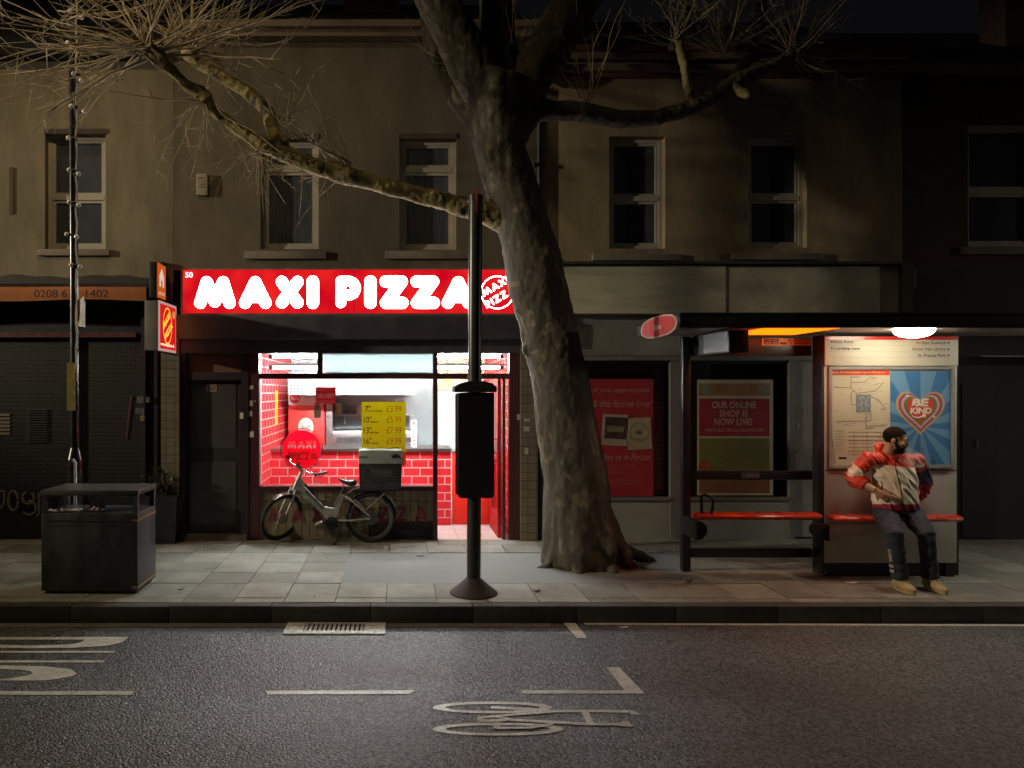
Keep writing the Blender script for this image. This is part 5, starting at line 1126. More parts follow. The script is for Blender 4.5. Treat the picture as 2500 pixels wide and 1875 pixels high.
# ---------------- delivery bicycle ----------------
BKY = 9.33
def bp_(u, v, dy=0.0): Y = BKY + dy; return Vector((wx(620 + u * .18083, Y), Y, wz(1080 + v * .18083, Y)))
bk = thing('bicycle', 'white step through electric delivery bicycle leaning on its stand below the shop window', 'bicycle', (bp_(1080, 0).x, BKY, 0))
silver = mat('bike_frame', (.42, .41, .40), .28, .35, .12, 8, coat=.4); chrome = mat('bike_chrome', (.7, .7, .7), .15, 1, .05); tyre = mat('tyre', (.018, .018, .018), .75, var=.3, vs=20); rim = mat('rim', (.3, .3, .3), .3, .9)
def wheel(nm, hub, rad, M3):
    """wheel in its own XZ plane, turned by M3 about the hub"""
    def P(p): return hub + M3 @ Vector(p)
    b = BM(); n = 48; tube(b, [P((rad * math.cos(2 * math.pi * i / n), 0, rad * math.sin(2 * math.pi * i / n))) for i in range(n)], .026, 10, True); w = O(nm, b, tyre, bk, True)
    b = BM(); r2 = rad - .033; tube(b, [P((r2 * math.cos(2 * math.pi * i / n), 0, r2 * math.sin(2 * math.pi * i / n))) for i in range(n)], .012, 8, True); O('rim', b, rim, w, True)
    b = BM()
    for i in range(28):
        a = 2 * math.pi * i / 28; s = .03 * (1 if i % 2 else -1); a2 = a + (.5 if i % 4 < 2 else -.5); tube(b, [P((.03 * math.cos(a2), s, .03 * math.sin(a2))), P((r2 * math.cos(a), 0, r2 * math.sin(a)))], .0016, 4)
    O('spokes', b, chrome, w); return w
I3 = Matrix.Identity(3)
rh = bp_(1575, 1010); rad = rh.z - .028 if rh.z < .34 else .31
rw = wheel('rear_wheel', rh, rad, I3)
b = BM(); cyl(b, rh - Vector((0, .06, 0)), rh + Vector((0, .06, 0)), .045, 24); cyl(b, rh - Vector((0, .05, 0)), rh - Vector((0, .042, 0)), .09, 36); O('hub_motor', b, mat('hub_grey', (.12, .12, .12), .4, .6), rw, True)
ax = Vector((.40, 0, .916)).normalized(); SM = Matrix.Rotation(R(48), 3, ax)
fh = bp_(372, 1010); frad = rad
fw = wheel('front_wheel', fh, frad, SM)
b = BM(); cyl(b, fh - SM @ Vector((0, .055, 0)), fh + SM @ Vector((0, .055, 0)), .028, 16); cyl(b, fh - SM @ Vector((0, .045, 0)), fh - SM @ Vector((0, .039, 0)), .075, 30); O('hub', b, chrome, fw, True)
cr = bp_(585, 640); crown = fh + ax * .375
b = BM()
for s in (-1, 1): tube(b, [fh + SM @ Vector((0, .062 * s, 0)), fh + ax * .2 + SM @ Vector((0, .06 * s, 0)), crown + SM @ Vector((0, .05 * s, 0))], [.014, .017, .019], 10)
tube(b, [crown - SM @ Vector((0, .065, 0)), crown + SM @ Vector((0, .065, 0))], .022, 10); tube(b, [crown, crown + ax * .1], .02, 10); O('fork', b, mat('fork_silver', (.3, .3, .3), .3, .5), bk, True)
def fender(c, M3, r, a0, a1, wdt, n=18):
    b = BM(); g = []
    for i in range(n + 1):
        a = R(a0 + (a1 - a0) * i / n); g.append([b.verts.new(c + M3 @ Vector(((r - abs(s) * .012) * math.cos(a), s * wdt, (r - abs(s) * .012) * math.sin(a)))) for s in (-1, -.5, 0, .5, 1)])
    for p, q in zip(g, g[1:]):
        for j in range(4): b.faces.new((p[j], p[j + 1], q[j + 1], q[j]))
    r_ = bmesh.ops.solidify(b, geom=b.faces[:], thickness=.003); return b
O('mudguard', fender(fh, SM, frad + .045, 30, 118, .032), silver, bk, 'all')
O('mudguard', fender(rh, I3, rad + .042, 5, 150, .032), mat('mudguard_dark', (.06, .06, .06), .35, .3), bk, 'all')
b = BM()
for s in (-.05, .05):
    tube(b, [bp_(1510, 915, s), bp_(1400, 800, s), bp_(1350, 770, s)], .008, 8); tube(b, [bp_(1510, 915, s), bp_(1760, 690, s), bp_(1850, 760, s), bp_(1910, 860, s)], .008, 8); tube(b, [bp_(1265, 690, s), bp_(1330, 640, s), bp_(1440, 605, s), bp_(1900, 600, s)], .011, 8)
for u in (1450, 1650, 1850): tube(b, [bp_(u, 603, -.05), bp_(u, 603, .05)], .007, 8)
O('rack', b, silver, bk, True)
b = BM()
fpoly = [(553, 640), (575, 520), (622, 468), (685, 545), (682, 592), (958, 880), (1085, 893), (1100, 870), (1180, 690), (1222, 705), (1160, 890), (1088, 1062), (985, 1046), (930, 965), (640, 700), (590, 655)]
prism(b, [(bp_(u, v).x, bp_(u, v).z) for u, v in fpoly], BKY - .032, BKY + .032)
bmesh.ops.triangulate(b, faces=[f for f in b.faces if len(f.verts) > 4])
tube(b, [crown + ax * .04, bp_(640, 400)], .024, 14)
for s in (-.055, .055):
    tube(b, [bp_(1085, 1055, s * .8), bp_(1300, 1058, s), rh + Vector((0, s, -.008))], .013, 10); tube(b, [bp_(1235, 740, s * .5), bp_(1290, 760, s), rh + Vector((0, s, .02))], .014, 10)
O('frame', b, silver, bk, True)
b = BM(); tube(b, [bp_(940, 885, -.0), bp_(970, 878, -.0), bp_(1010, 893, 0), bp_(1090, 897, 0)], .018, 10); O('battery_cover', b, mat('gloss_white', (.75, .75, .73), .2, coat=.6), bk, True)
d0, d1 = bp_(688, 668, -.035), bp_(925, 905, -.035); dv = (d1 - d0); Ld = dv.length; dv.normalize(); up = Vector((-dv.z, 0, dv.x))
text('lettering', 'veoamo', ink, bk, lambda u, v: d0 + dv * u + up * (v - .004), Ld, .032, bold=.02)
b = BM(); tube(b, [bp_(1105, 850), bp_(1185, 690), bp_(1215, 620)], [.03, .022, .017], 12); cyl(b, bp_(1215, 625), bp_(1222, 590), .02, 12); O('seat_post', b, black, bk, True)
b = BM(); loft(b, [(bp_(1140, 497), Vector((0, .02, 0)), Vector((0, 0, .012))), (bp_(1180, 510), Vector((0, .035, 0)), Vector((0, 0, .022))), (bp_(1240, 535), Vector((0, .07, 0)), Vector((0, 0, .034))), (bp_(1310, 545), Vector((0, .105, 0)), Vector((0, 0, .048))), (bp_(1360, 540), Vector((0, .10, 0)), Vector((0, 0, .046))), (bp_(1385, 535), Vector((0, .06, 0)), Vector((0, 0, .03)))], 20); O('saddle', b, mat('saddle_black', (.03, .03, .032), .22, var=.2, coat=.3), bk, 'all')
b = BM()
for s in (-.04, .04): tube(b, [bp_(1190, 540, s * .5), bp_(1225, 600, s * .6), bp_(1330, 600, s), bp_(1350, 570, s)], .005, 6)
O('saddle_rails', b, chrome, bk, True)
st = bp_(635, 345); HB = SM @ Vector((0, 1, 0))     # bar axis: away from the viewer
b = BM(); tube(b, [bp_(640, 400), st], .018, 12); obox(b, Matrix.Translation(st + Vector((-.02, 0, .01))) @ Matrix.Rotation(R(25), 4, 'Y'), .1, .05, .035, .008); O('stem', b, chrome, bk, True)
far, near = st + HB * .30 + Vector((.02, 0, .045)), st - HB * .30 + Vector((.02, 0, .03))
fwd = SM @ Vector((-1, 0, 0))
b = BM(); tube(b, [far - fwd * .14, far - fwd * .02, st + HB * .17 + fwd * .04 + Vector((0, 0, .02)), st + HB * .06, st - HB * .06, st - HB * .17 + fwd * .04 + Vector((0, 0, .015)), near - fwd * .02, near - fwd * .14], .012, 10); O('handlebar', b, chrome, bk, True)
for e in (far, near):
    b = BM(); tube(b, [e - fwd * .02, e - fwd * .15], .018, 12); O('grip', b, black, bk, True)
    b = BM(); tube(b, [e + fwd * .03, e + fwd * .01 - Vector((0, 0, .03)), e - fwd * .11 - Vector((0, 0, .04))], .006, 6); obox(b, Matrix.Translation(e + fwd * .02), .04, .04, .03, .006); O('brake_lever', b, darkmetal, bk, True)
b = BM(); obox(b, Matrix.Translation(st + fwd * .05 + Vector((0, 0, .05))) @ Matrix.Rotation(R(-20), 4, 'Y'), .07, .07, .03, .008); O('display', b, chrome, bk, True)
b = BM()
for s, k in ((-1, .0), (1, .03)): tube(b, [st + HB * (.2 * s) + fwd * .05, st + HB * (.13 * s) + fwd * .16 - Vector((0, 0, .08)), bp_(560, 520, -.05 - k), crown + Vector((-.02, -.04, .05))], .004, 6)
tube(b, [near + fwd * .02, near - Vector((.05, 0, .09)), near - Vector((-.05, 0, .12)), st - Vector((0, .03, .12))], .004, 6); O('cables', b, black, bk, True)
bb = bp_(1060, 1085); b = BM(); cyl(b, bb - Vector((0, .07, 0)), bb + Vector((0, .07, 0)), .055, 24); cyl(b, bb - Vector((0, .06, 0)), bb - Vector((0, .055, 0)), .085, 36); O('motor_casing', b, black, bk, True)
for s, (pu, pv) in ((-1, (880, 1080)), (1, (1240, 1095))):
    pe = bp_(pu, pv, .09 * s); b = BM(); tube(b, [bb + Vector((0, .075 * s, 0)), pe], .011, 8); c_ = O('crank', b, darkmetal, bk, True)
    b = BM(); obox(b, Matrix.Translation(pe + Vector((0, .05 * s, 0))) @ Matrix.Rotation(R(-25), 4, 'Y'), .085, .09, .028, .008); O('pedal', b, mat('pedal_pale', (.5, .5, .48), .35, .3, var=.5, vs=40), c_, True)
b = BM(); tube(b, [bb + Vector((.02, -.03, -.05)), bb + Vector((.24, -.03, -.02)), rh + Vector((0, -.035, -.04))], .006, 6); tube(b, [bb + Vector((.02, -.03, .05)), bp_(1300, 950, -.04), rh + Vector((0, -.035, .04))], .006, 6); O('chain', b, darkmetal, bk, True)
b = BM(); tube(b, [bp_(1190, 1085, -.03), bp_(1150, 1200, -.08), Vector((bp_(1105, 0).x, BKY - .16, .014))], .013, 8); obox(b, Matrix.Translation((bp_(1095, 0).x, BKY - .165, .014)), .06, .035, .02, .006); O('kickstand', b, darkmetal, bk, True)
# delivery box on the rack
DBY = 9.12
db = thing('delivery_box', 'black printed delivery box with a pale tied lid on the bicycle rack', 'box', (wx(928, DBY), DBY + .2, wz(1203, DBY)))
bm = BM(); box(bm, wx(876, DBY), wx(981, DBY), DBY, DBY + .42, wz(1196, DBY), wz(1133, DBY), .012)
for v in bm.verts:
    if v.co.z < wz(1180, DBY): v.co.x += .008 if v.co.x < wx(928, DBY) else -.008
O('body', bm, mat('box_black', (.025, .025, .028), .5, var=.3, vs=5), db, True)
bm = BM(); box(bm, wx(876, DBY) - .004, wx(981, DBY) + .004, DBY - .006, DBY + .426, wz(1133, DBY) + .001, wz(1099, DBY), .022)
O('lid', bm, mat('lid_pale', (.34, .40, .38), .35, var=.1, vs=3), db, True)
bm = BM(); yb = DBY - .012; tube(bm, [(wx(876, yb) - .006, yb, wz(1115.5, yb)), (wx(898, yb), yb, wz(1116, yb))], .006, 6); tube(bm, [(wx(956, yb), yb, wz(1112, yb)), (wx(958, yb), yb, wz(1117, yb)), (wx(979, yb), yb, wz(1117.5, yb)), (wx(983, yb), yb + .01, wz(1122, yb)), (wx(984.5, yb), yb + .01, wz(1137, yb))], .006, 6); tube(bm, [(wx(957, yb), yb, wz(1113, yb)), (wx(965, yb), yb - .01, wz(1109, yb)), (wx(977, yb), yb, wz(1116, yb))], .009, 6); OS('elastic_strap', bm, black, db, True)
bt_ = mat('box_print', (.12, .12, .125), .5); bblue = mat('box_print_blue', (.075, .10, .14), .5); yb = DBY - .002
ptext('lettering', 'ALEXANDRE', bt_, db, 903, 1147.5, 959, 1154.5, yb, shear=.3, bold=.03); ptext('lettering', 'MOTORCYCLES', bt_, db, 907, 1155.8, 957, 1159.6, yb, bold=.02)
bm = BM(); ol = [(884.5, 1155), (886, 1148), (890, 1141), (896, 1139.5), (902, 1141), (914, 1146), (922, 1144.5), (960, 1144.5), (961, 1155), (958, 1161.5), (908, 1162), (904, 1157.5), (895, 1158), (890, 1161), (886, 1160)]
tube(bm, [(wx(a, yb), yb, wz(c, yb)) for a, c in ol], .0035, 5, True); O('logo_outline', bm, bt_, db)
bm = BM(); ring_flat(bm, wx(890, yb), wz(1154, yb), .012, .02, yb); ring_flat(bm, wx(969, yb), wz(1150, yb), .018, .028, yb); OS('logo_wheel', bm, mat('box_print_dim', (.06, .06, .062), .5), db)
for s_, a, b_, c, d, mm in (('SALES  SERVICE  REPAIRS', 884, 1164, 930, 1167, bt_), ('PARTS AND ACCESSORIES', 934, 1163.5, 973, 1166, bt_), ('MOT CENTRE', 896, 1170.5, 921, 1173, bt_), ('TYRES AND CLOTHING', 932, 1169.5, 972, 1172, bt_), ('CALL', 898, 1178, 913, 1181, bt_), ('VISIT', 947, 1177, 962, 1180, bt_), ('SERVICE CENTRE', 885, 1183, 930, 1186, bt_), ('SALES SHOWROOM', 936, 1181.5, 973, 1184.5, bt_), ('MOTORCYCLES', 893, 1187.5, 920, 1191, bblue), ('MOTORCYCLES', 887, 1193, 920, 1196.2, bblue), ('MOTORCYCLES', 941, 1186, 969, 1189.5, bblue), ('MOTORCYCLES', 937, 1192, 969, 1195.5, bblue)):
    ptext('small_lettering', s_, mm, db, a, b_, c, d, yb - .0005)
# ---------------- litter on the pavement ----------------
def litter(label, cat, name, px, py, w, d, m, curl=.02, z=0.0, seed=0):
    random.seed(seed); Y = gy(py, z); x = wx(px, Y); b = BM(); n = 6; a0 = random.uniform(0, 3.1)
    g = [[None] * (n + 1) for _ in range(n + 1)]
    for i in range(n + 1):
        for j in range(n + 1):
            u, v = i / n - .5, j / n - .5; k = 1 - 1.4 * abs(u) ** 1.6
            X_, Y_ = u * w, v * d * k
            g[i][j] = b.verts.new((x + X_ * math.cos(a0 * .2) - Y_ * .2, Y + Y_ + X_ * math.sin(a0 * .2), z + .006 + curl * (abs(u) * 1.2 + v * v * 2) + random.uniform(0, curl * .25)))
    for i in range(n):
        for j in range(n): b.faces.new((g[i][j], g[i + 1][j], g[i + 1][j + 1], g[i][j + 1]))
    return tag(O(name, b, m, None, 'all'), label, cat, 'litter on the ground')
lf = mat('dead_leaf', (.12, .085, .045), .8, var=.4, vs=20); lfd = mat('dark_leaf', (.03, .025, .02), .8); lpale = mat('pale_leaf', (.38, .33, .24), .8, var=.3, vs=15)
litter('dark curled leaf lying on the asphalt patch left of the pole', 'leaf', 'dead_leaf', 1026, 1360, .09, .05, lfd, .01, 0, 1)
litter('dark dead leaf on the slabs just right of the bus stop pole base', 'leaf', 'dead_leaf', 1312, 1445, .08, .05, lfd, .008, 0, 2)
litter('pale leaf lying between the bicycle wheels', 'leaf', 'dead_leaf', 764, 1318.5, .13, .05, lpale, .02, 0, 3)
litter('pale leaf on the slabs right of the rear bicycle wheel', 'leaf', 'dead_leaf', 993, 1334, .12, .05, lpale, .01, 0, 4)
litter('dark scrap on the slabs right of the litter bin', 'leaf', 'dead_leaf', 441, 1442, .06, .04, lfd, .008, 0, 5)
litter('brown leaf on the pavement near the left foot of the shelter', 'leaf', 'dead_leaf', 1684, 1424, .1, .05, lf, .03, 0, 6)
litter('crumpled white paper at the foot of the shelter panel', 'paper', 'crumpled_paper', 2004, 1408, .1, .06, white, .04, 0, 7)
litter('flat white paper scrap on the pavement beside the seated man', 'paper', 'crumpled_paper', 2079, 1424.5, .13, .05, white, .004, 0, 8)
litter('white scrap on the road below the kerb', 'paper', 'crumpled_paper', 1524, 1534, .09, .04, white, .006, ROAD, 9)
litter('tiny white scrap on the road near the dashed line', 'paper', 'crumpled_paper', 310, 1720, .03, .02, white, .004, ROAD, 10)
litter('small pale scrap on the dark slabs left of the bin', 'paper', 'crumpled_paper', 73, 1377, .05, .03, lpale, .004, 0, 14)
# ---------------- bus shelter ----------------
SB = 7.816; SP = 7.6; RF = 6.75
sh_ = thing('bus_shelter', 'black framed glass bus shelter with red perch seats and a lit poster panel', 'bus shelter', (4.2, SB, 0))
shb = mat('shelter_black', (.014, .014, .016), .35, var=.1, vs=2)
bm = BM(); box(bm, wx(1667, SB), wx(1687, SB), SB, SB + .09, 0, 2.495, .012); O('post', bm, shb, sh_, True)
bm = BM(); box(bm, wx(1994, SP + .15), wx(2010, SP) - .003, SP - .0, SP + .2, 0, 2.495, .012); O('post', bm, shb, sh_, True)
bm = BM(); box(bm, 7.35, 7.45, SB, SB + .09, 0, 2.495, .012); O('post', bm, shb, sh_, True)
bm = BM(); box(bm, wx(1660, RF), 7.6, RF, RF + .07, 2.497, wz(769, RF), .01); box(bm, wx(1660, RF), wx(1660, RF) + .06, RF + .07, SB + .14, 2.5, 2.61); O('roof_beam', bm, shb, sh_, True)
under = mat('roof_underside', (.38, .37, .34), .3, .2, .12, 2)
bm = BM(); box(bm, wx(1660, RF) + .06, 7.6, RF + .07, SB + .14, 2.512, 2.6); O('roof', bm, under, sh_)
bm = BM(); box(bm, wx(1660, RF), 7.6, RF - .005, SB + .16, wz(769, RF) + .002, wz(769, RF) + .022); O('roof_cover', bm, shb, sh_)
bm = BM(); box(bm, wx(1687, SB) + .002, wx(1994, SP + .15) - .002, SB + .03, SB + .07, wz(868, SB), wz(823, SB), .004); O('top_rail', bm, shb, sh_, True)
for a, b in ((1150, 1172), (1340, 1362)):
    bm = BM(); box(bm, wx(1687, SB) + .002, wx(1994, SP + .15) - .002, SB + .01, SB + .07, wz(b, SB), wz(a, SB), .01); O('rail', bm, shb, sh_, True)
bm = BM()
for a, b in ((868, 1150), (1172, 1340)): quad(bm, (wx(1687, SB), SB + .04, wz(b, SB)), (wx(1994, SP + .15), SB + .04, wz(b, SB)), (wx(1994, SP + .15), SB + .04, wz(a, SB)), (wx(1687, SB), SB + .04, wz(a, SB)))
OS('glass_pane', bm, glass('shelter_glass', (.86, .9, .88), 1.1, .03), sh_)
bm = BM(); box(bm, wx(1811, SB), wx(1855, SB), SB + .004, SB + .0095, wz(1168, SB), wz(1154, SB)); rr_ = O('rail_notice', bm, mat('notice_blue', (.05, .055, .075), .5), sh_)
ptext('notice_lettering', 'PLEASE STAND CLEAR', mat('notice_pale', (.25, .25, .27), .6), sh_, 1823, 1158, 1852, 1164, SB + .003)
ptext('shelter_number', '0128 0377', mat('number_grey', (.07, .07, .068), .5), sh_, 1735, 777, 1806, 790, RF - .0015)
# no smoking strip on the top rail
ns = em('strip_orange', (.75, .16, .01), .8)
bm = BM(); box(bm, wx(1863, SB), wx(1983, SB), SB + .022, SB + .0295, wz(843, SB), wz(825, SB)); O('notice_strip', bm, mat('strip_yellow', (.7, .5, .2), .5), sh_)
yS = SB + .02; stripbg = mat('strip_red', (.5, .10, .02), .5); pale_ = mat('strip_pale', (.8, .7, .45), .5)
bm = BM(); box(bm, wx(1938, yS), wx(1981, yS), yS, yS + .001, wz(841, yS), wz(827, yS)); OS('strip_field', bm, stripbg, sh_)
bm = BM(); box(bm, wx(1865, yS), wx(1901, yS), yS, yS + .001, wz(841, yS), wz(827, yS)); box(bm, wx(1904, yS), wx(1920, yS), yS, yS + .001, wz(841, yS), wz(836, yS)); OS('strip_field', bm, mat('strip_dark', (.05, .03, .01), .5), sh_)
ptext('strip_lettering', 'No smoking', pale_, sh_, 1941, 830, 1978, 838, yS - .001); ptext('strip_lettering', 'To report a fault', pale_, sh_, 1868, 829, 1898, 833, yS - .001); ptext('strip_lettering', '0845 300', pale_, sh_, 1868, 835, 1898, 839, yS - .001)
bm = BM(); ring_flat(bm, wx(1929, yS), wz(834, yS), .02, .026, yS - .001); quad(bm, *[(wx(a, yS), yS - .002, wz(b, yS)) for a, b in ((1925, 831), (1927, 829), (1934, 837), (1932, 839))]); O('no_smoking_symbol', bm, redpaint, sh_)
# dome lamps under the roof
lampx = wx(2231, 7.05)
for lamp_x, lamp_m in ((lampx, em('dome_lamp', (1, .87, .64), 42)), (6.75, em('dome_lamp_end', (1, .95, .82), 46))):
    bm = BM(); lathe(bm, [(.172, -.002), (.172, .0), (.168, -.02), (.15, -.045), (.11, -.068), (.05, -.08), (.01, -.082)][::-1], (lamp_x, 7.05, 2.508), 40); O('dome_lamp', bm, lamp_m, sh_, 'all')
bm = BM(); box(bm, wx(1838, 7.2), wx(2004, 7.2), RF + .1, RF + .95, 2.503, 2.511); O('amber_roof_glow', bm, em('amber_roof_glow', (1, .10, .0015), 4.6), sh_)  # glowing panel stands in for underside lit by a hidden amber source
# hanging display box, seen end on
bm = BM(); box(bm, wx(1780, 7.0), wx(1828, 7.0), 7.0, 7.6, wz(860, 7.0), wz(805, 7.0) - .003, .006); dbx = O('display_box', bm, mat('display_black', (.012, .012, .014), .4), sh_, True)
xx = wx(1780, 7.0) - .003; bm = BM(); quad(bm, (xx, 7.0 + .02, wz(858, 7.0) + .01), (xx, 7.58, wz(858, 7.0) + .01), (xx, 7.58, 2.49), (xx, 7.02, 2.49)); O('screen', bm, mat('screen_grey', (.30, .29, .32), .35, var=.2, vs=3), dbx)
bm = BM(); quad(bm, (xx - .002, 7.03, 2.43), (xx - .002, 7.1, 2.43), (xx - .002, 7.1, 2.48), (xx - .002, 7.03, 2.48)); O('sticker', bm, white, dbx)
bm = BM(); box(bm, wx(1780, 7.0) - .0, wx(1828, 7.0), 7.602, 7.85, wz(860, 7.0), 2.505); O('bracket', bm, shb, dbx)
# oval end plate
ex = wx(1662, RF) - .01; yc_, zc_ = (RF + 7.72) / 2, wz(797, 7.2) - .0
bm = BM(); pts = []
for i in range(44):
    t = 2 * math.pi * i / 44; cs, sn = math.cos(t), math.sin(t)
    pts.append((abs(cs) ** .75 * (1 if cs > 0 else -1) * .50, abs(sn) ** .85 * (1 if sn > 0 else -1) * .105))
a_ = [bm.verts.new((ex - .0, yc_ + y, zc_ + z)) for y, z in pts]; b_ = [bm.verts.new((ex - .03, yc_ + y, zc_ + z)) for y, z in pts]
bm.faces.new(a_); bm.faces.new(b_[::-1]); n = len(pts)
for i in range(n): bm.faces.new((a_[i], b_[i], b_[(i + 1) % n], a_[(i + 1) % n]))
pl_ = O('end_plate', bm, mat('plate_rim', (.55, .45, .44), .5), sh_)
bm = BM(); bm.faces.new([bm.verts.new((ex - .032, yc_ + y * .93, zc_ + z * .86)) for y, z in pts]); O('plate_face', bm, mat('plate_red', (.55, .07, .08), .45, var=.15, vs=3), pl_)
text('plate_lettering', 'Buses', white, pl_, lambda u, v: (ex - .034, yc_ + .09 - u, zc_ - .03 + v), .18, .06, bold=.02)
# perch seats
seatm = mat('seat_red', (.5, .035, .015), .28, var=.12, vs=6, coat=.4)
def perch(a, b, y0, y1, Y):
    bm = BM(); z = wz((y0 + y1) / 2, Y); h = (y1 - y0) / F * Y / 2; xa, xb = wx(a, Y), wx(b, Y)
    loft(bm, [(Vector((x, Y + .07, z)), Vector((0, .11 * k, 0)), Vector((0, 0, h * k))) for x, k in ((xa, .35), (xa + .012, .75), (xa + .04, 1), (xb - .04, 1), (xb - .012, .75), (xb, .35))], 20); return O('perch_seat', bm, seatm, sh_, 'all')
perch(1699, 2010, 1253, 1272, 7.4); perch(2037, 2354, 1258, 1276, 7.36)
bm = BM(); pts = [(1717, 1268), (1715, 1225), (1716, 1212), (1722, 1208), (1734, 1212), (1742, 1220), (1741, 1240), (1734, 1272)]
tube(bm, [(wx(a, 7.4), 7.4 + .03 - .02 * (i > 3), wz(b, 7.4)) for i, (a, b) in enumerate(pts)], .014, 10); O('armrest', bm, shb, sh_, True)
bm = BM(); prism(bm, [(wx(a, 7.6), wz(b, 7.6)) for a, b in ((1686, 1268), (1700, 1268), (1711, 1280), (1711, 1294), (1700, 1308), (1686, 1312))], 7.44, 7.83); prism(bm, [(wx(a, 7.6), wz(b, 7.6)) for a, b in ((2003, 1275), (1992, 1280), (1985, 1290), (1986, 1302), (1995, 1312), (2003, 1314))], 7.44, 7.68); OS('seat_bracket', bm, shb, sh_)
# poster panel
px0, px1 = wx(2010, SP), wx(2337, SP); pnl = mat('panel_grey', (.5, .475, .42), .4, .1, .12, 3)
bm = BM(); box(bm, px0, px1, SP, SP + .15, wz(1375, SP), wz(823, SP), .012); O('panel', bm, pnl, sh_, True)
bm = BM(); box(bm, px0 + .01, px1 - .01, SP + .03, SP + .13, 0, wz(1375, SP) - .002); box(bm, px1 - .12, px1 - .03, SP - .0, SP + .0295, 0, wz(1375, SP) - .002); box(bm, px1 - .012, px1 + .06, SP + .06, SP + .2, 0, 2.49); O('panel_base', bm, shb, sh_)
bm = BM(); bm_z = lambda a: wz(a, SP)
box(bm, px0 + .004, px1 - .004, SP - .002, SP - .0003, bm_z(1149.5), bm_z(1147.5)); box(bm, wx(2020, SP), wx(2160, SP), SP - .004, SP - .0025, bm_z(1277.5), bm_z(1276)); OS('panel_seam', bm, mat('seam_dark', (.08, .075, .07), .6), sh_)
bm = BM(); box(bm, wx(2012, SP), wx(2336, SP), SP - .02, SP - .001, bm_z(893), bm_z(830), .004); hdr = O('destination_board', bm, mat('board_cream', (.55, .51, .41), .5, var=.06), sh_, True)
bm = BM(); box(bm, wx(2012, SP), wx(2336, SP), SP - .021, SP - .0005, bm_z(829.6), bm_z(822)); O('red_strip', bm, redpaint, hdr)
bm = BM(); yH = SP - .0225
for y in (843, 858, 873): box(bm, wx(2020, yH), wx(2330, yH), yH, yH + .001, wz(y + .5, yH), wz(y, yH))
OS('rule', bm, mat('rule_brown', (.35, .3, .22), .6), hdr)
dk = mat('board_ink', (.05, .035, .02), .6)
for s_, a, b, c, d in (('Elsie Road', 2038, 831.5, 2083, 838), ('Lordship Lane', 2038, 847, 2100, 856), ('East Dulwich', 2251, 833.5, 2309, 840.5), ('Grove Vale Library', 2227, 848.5, 2309, 857.5), ('St. Francis Park', 2241, 864, 2309, 871)): ptext('destination_lettering', s_, dk, hdr, a, b, c, d, yH, bold=.012)
bm = BM()
def arrow(px, py, s): # s=-1 left, +1 right
    P_ = lambda a, b: (wx(px + a * s, yH), yH, wz(py + b, yH))
    quad(bm, P_(-4, -.8), P_(2, -.8), P_(2, .8), P_(-4, .8)); quad(bm, P_(4, 0), P_(.5, 3.4), P_(-.5, 2.6), P_(2, 0)); quad(bm, P_(4, 0), P_(2, 0), P_(-.5, -2.6), P_(.5, -3.4))
for p_ in ((2032, 834.5, -1), (2032, 850, -1), (2315, 837, 1), (2315, 852.5, 1), (2315, 867.5, 1)): arrow(*p_)
O('arrows', bm, dk, hdr)
bm = BM(); bx_ = lambda a, b, c, d: quad(bm, (wx(a, yH), yH, wz(d, yH)), (wx(c, yH), yH, wz(d, yH)), (wx(c, yH), yH, wz(b, yH)), (wx(a, yH), yH, wz(b, yH)))
bx_(2236, 835, 2248, 836.2); bx_(2236, 837.6, 2248, 838.8); quad(bm, (wx(2239, yH), yH - .0003, wz(838.5, yH)), (wx(2241, yH), yH - .0003, wz(838.5, yH)), (wx(2245, yH), yH - .0003, wz(835, yH)), (wx(2243, yH), yH - .0003, wz(835, yH))); O('rail_symbol', bm, redpaint, hdr)
# poster case
bm = BM(); t = .03; ca, cb, cc, cd = wx(2022, SP), wx(2329, SP), bm_z(1142), bm_z(895)
box(bm, ca, ca + t, SP - .02, SP - .0005, cc, cd); box(bm, cb - t, cb, SP - .02, SP - .0005, cc, cd); box(bm, ca + t, cb - t, SP - .02, SP - .0005, cd - t, cd); box(bm, ca + t, cb - t, SP - .03, SP - .0005, cc, cc + t); O('poster_case', bm, mat('case_alu', (.42, .41, .38), .35, .5, .1), sh_)
yM = SP - .004
mp_ = thing('map_poster', 'cream bus route map poster in the shelter panel behind the seated man', 'poster', (wx(2100, yM), yM, wz(1135, yM)))
def pq(nm, a, b, c, d, m, par, dd=.0): bm = BM(); y = yM - dd; box(bm, wx(a, y), wx(c, y), y, y + .0008, wz(d, y), wz(b, y)); return O(nm, bm, m, par)
bm = BM(); bm.faces.new([bm.verts.new((wx(a, yM), yM + (.0 if i else .0), wz(b, yM))) for i, (a, b) in enumerate(((2027, 903), (2173, 903), (2173, 1135), (2041, 1135), (2030, 1050), (2027, 1000)))]); O('sheet', bm, mat('map_cream', (.60, .53, .39), .7, var=.08, vs=3), mp_)
pq('header', 2027, 903, 2172, 916, mat('map_red', (.55, .05, .02), .6), mp_, .002); ptext('header_lettering', 'Buses from East Dulwich, Grove Vale Library', mat('map_white', (.75, .6, .45), .6), mp_, 2034, 907, 2160, 912.5, yM - .0035)
mi = mat('map_ink', (.20, .17, .12), .7); mg = mat('map_blue', (.20, .23, .27), .7, var=.4, vs=30); bm = BM()
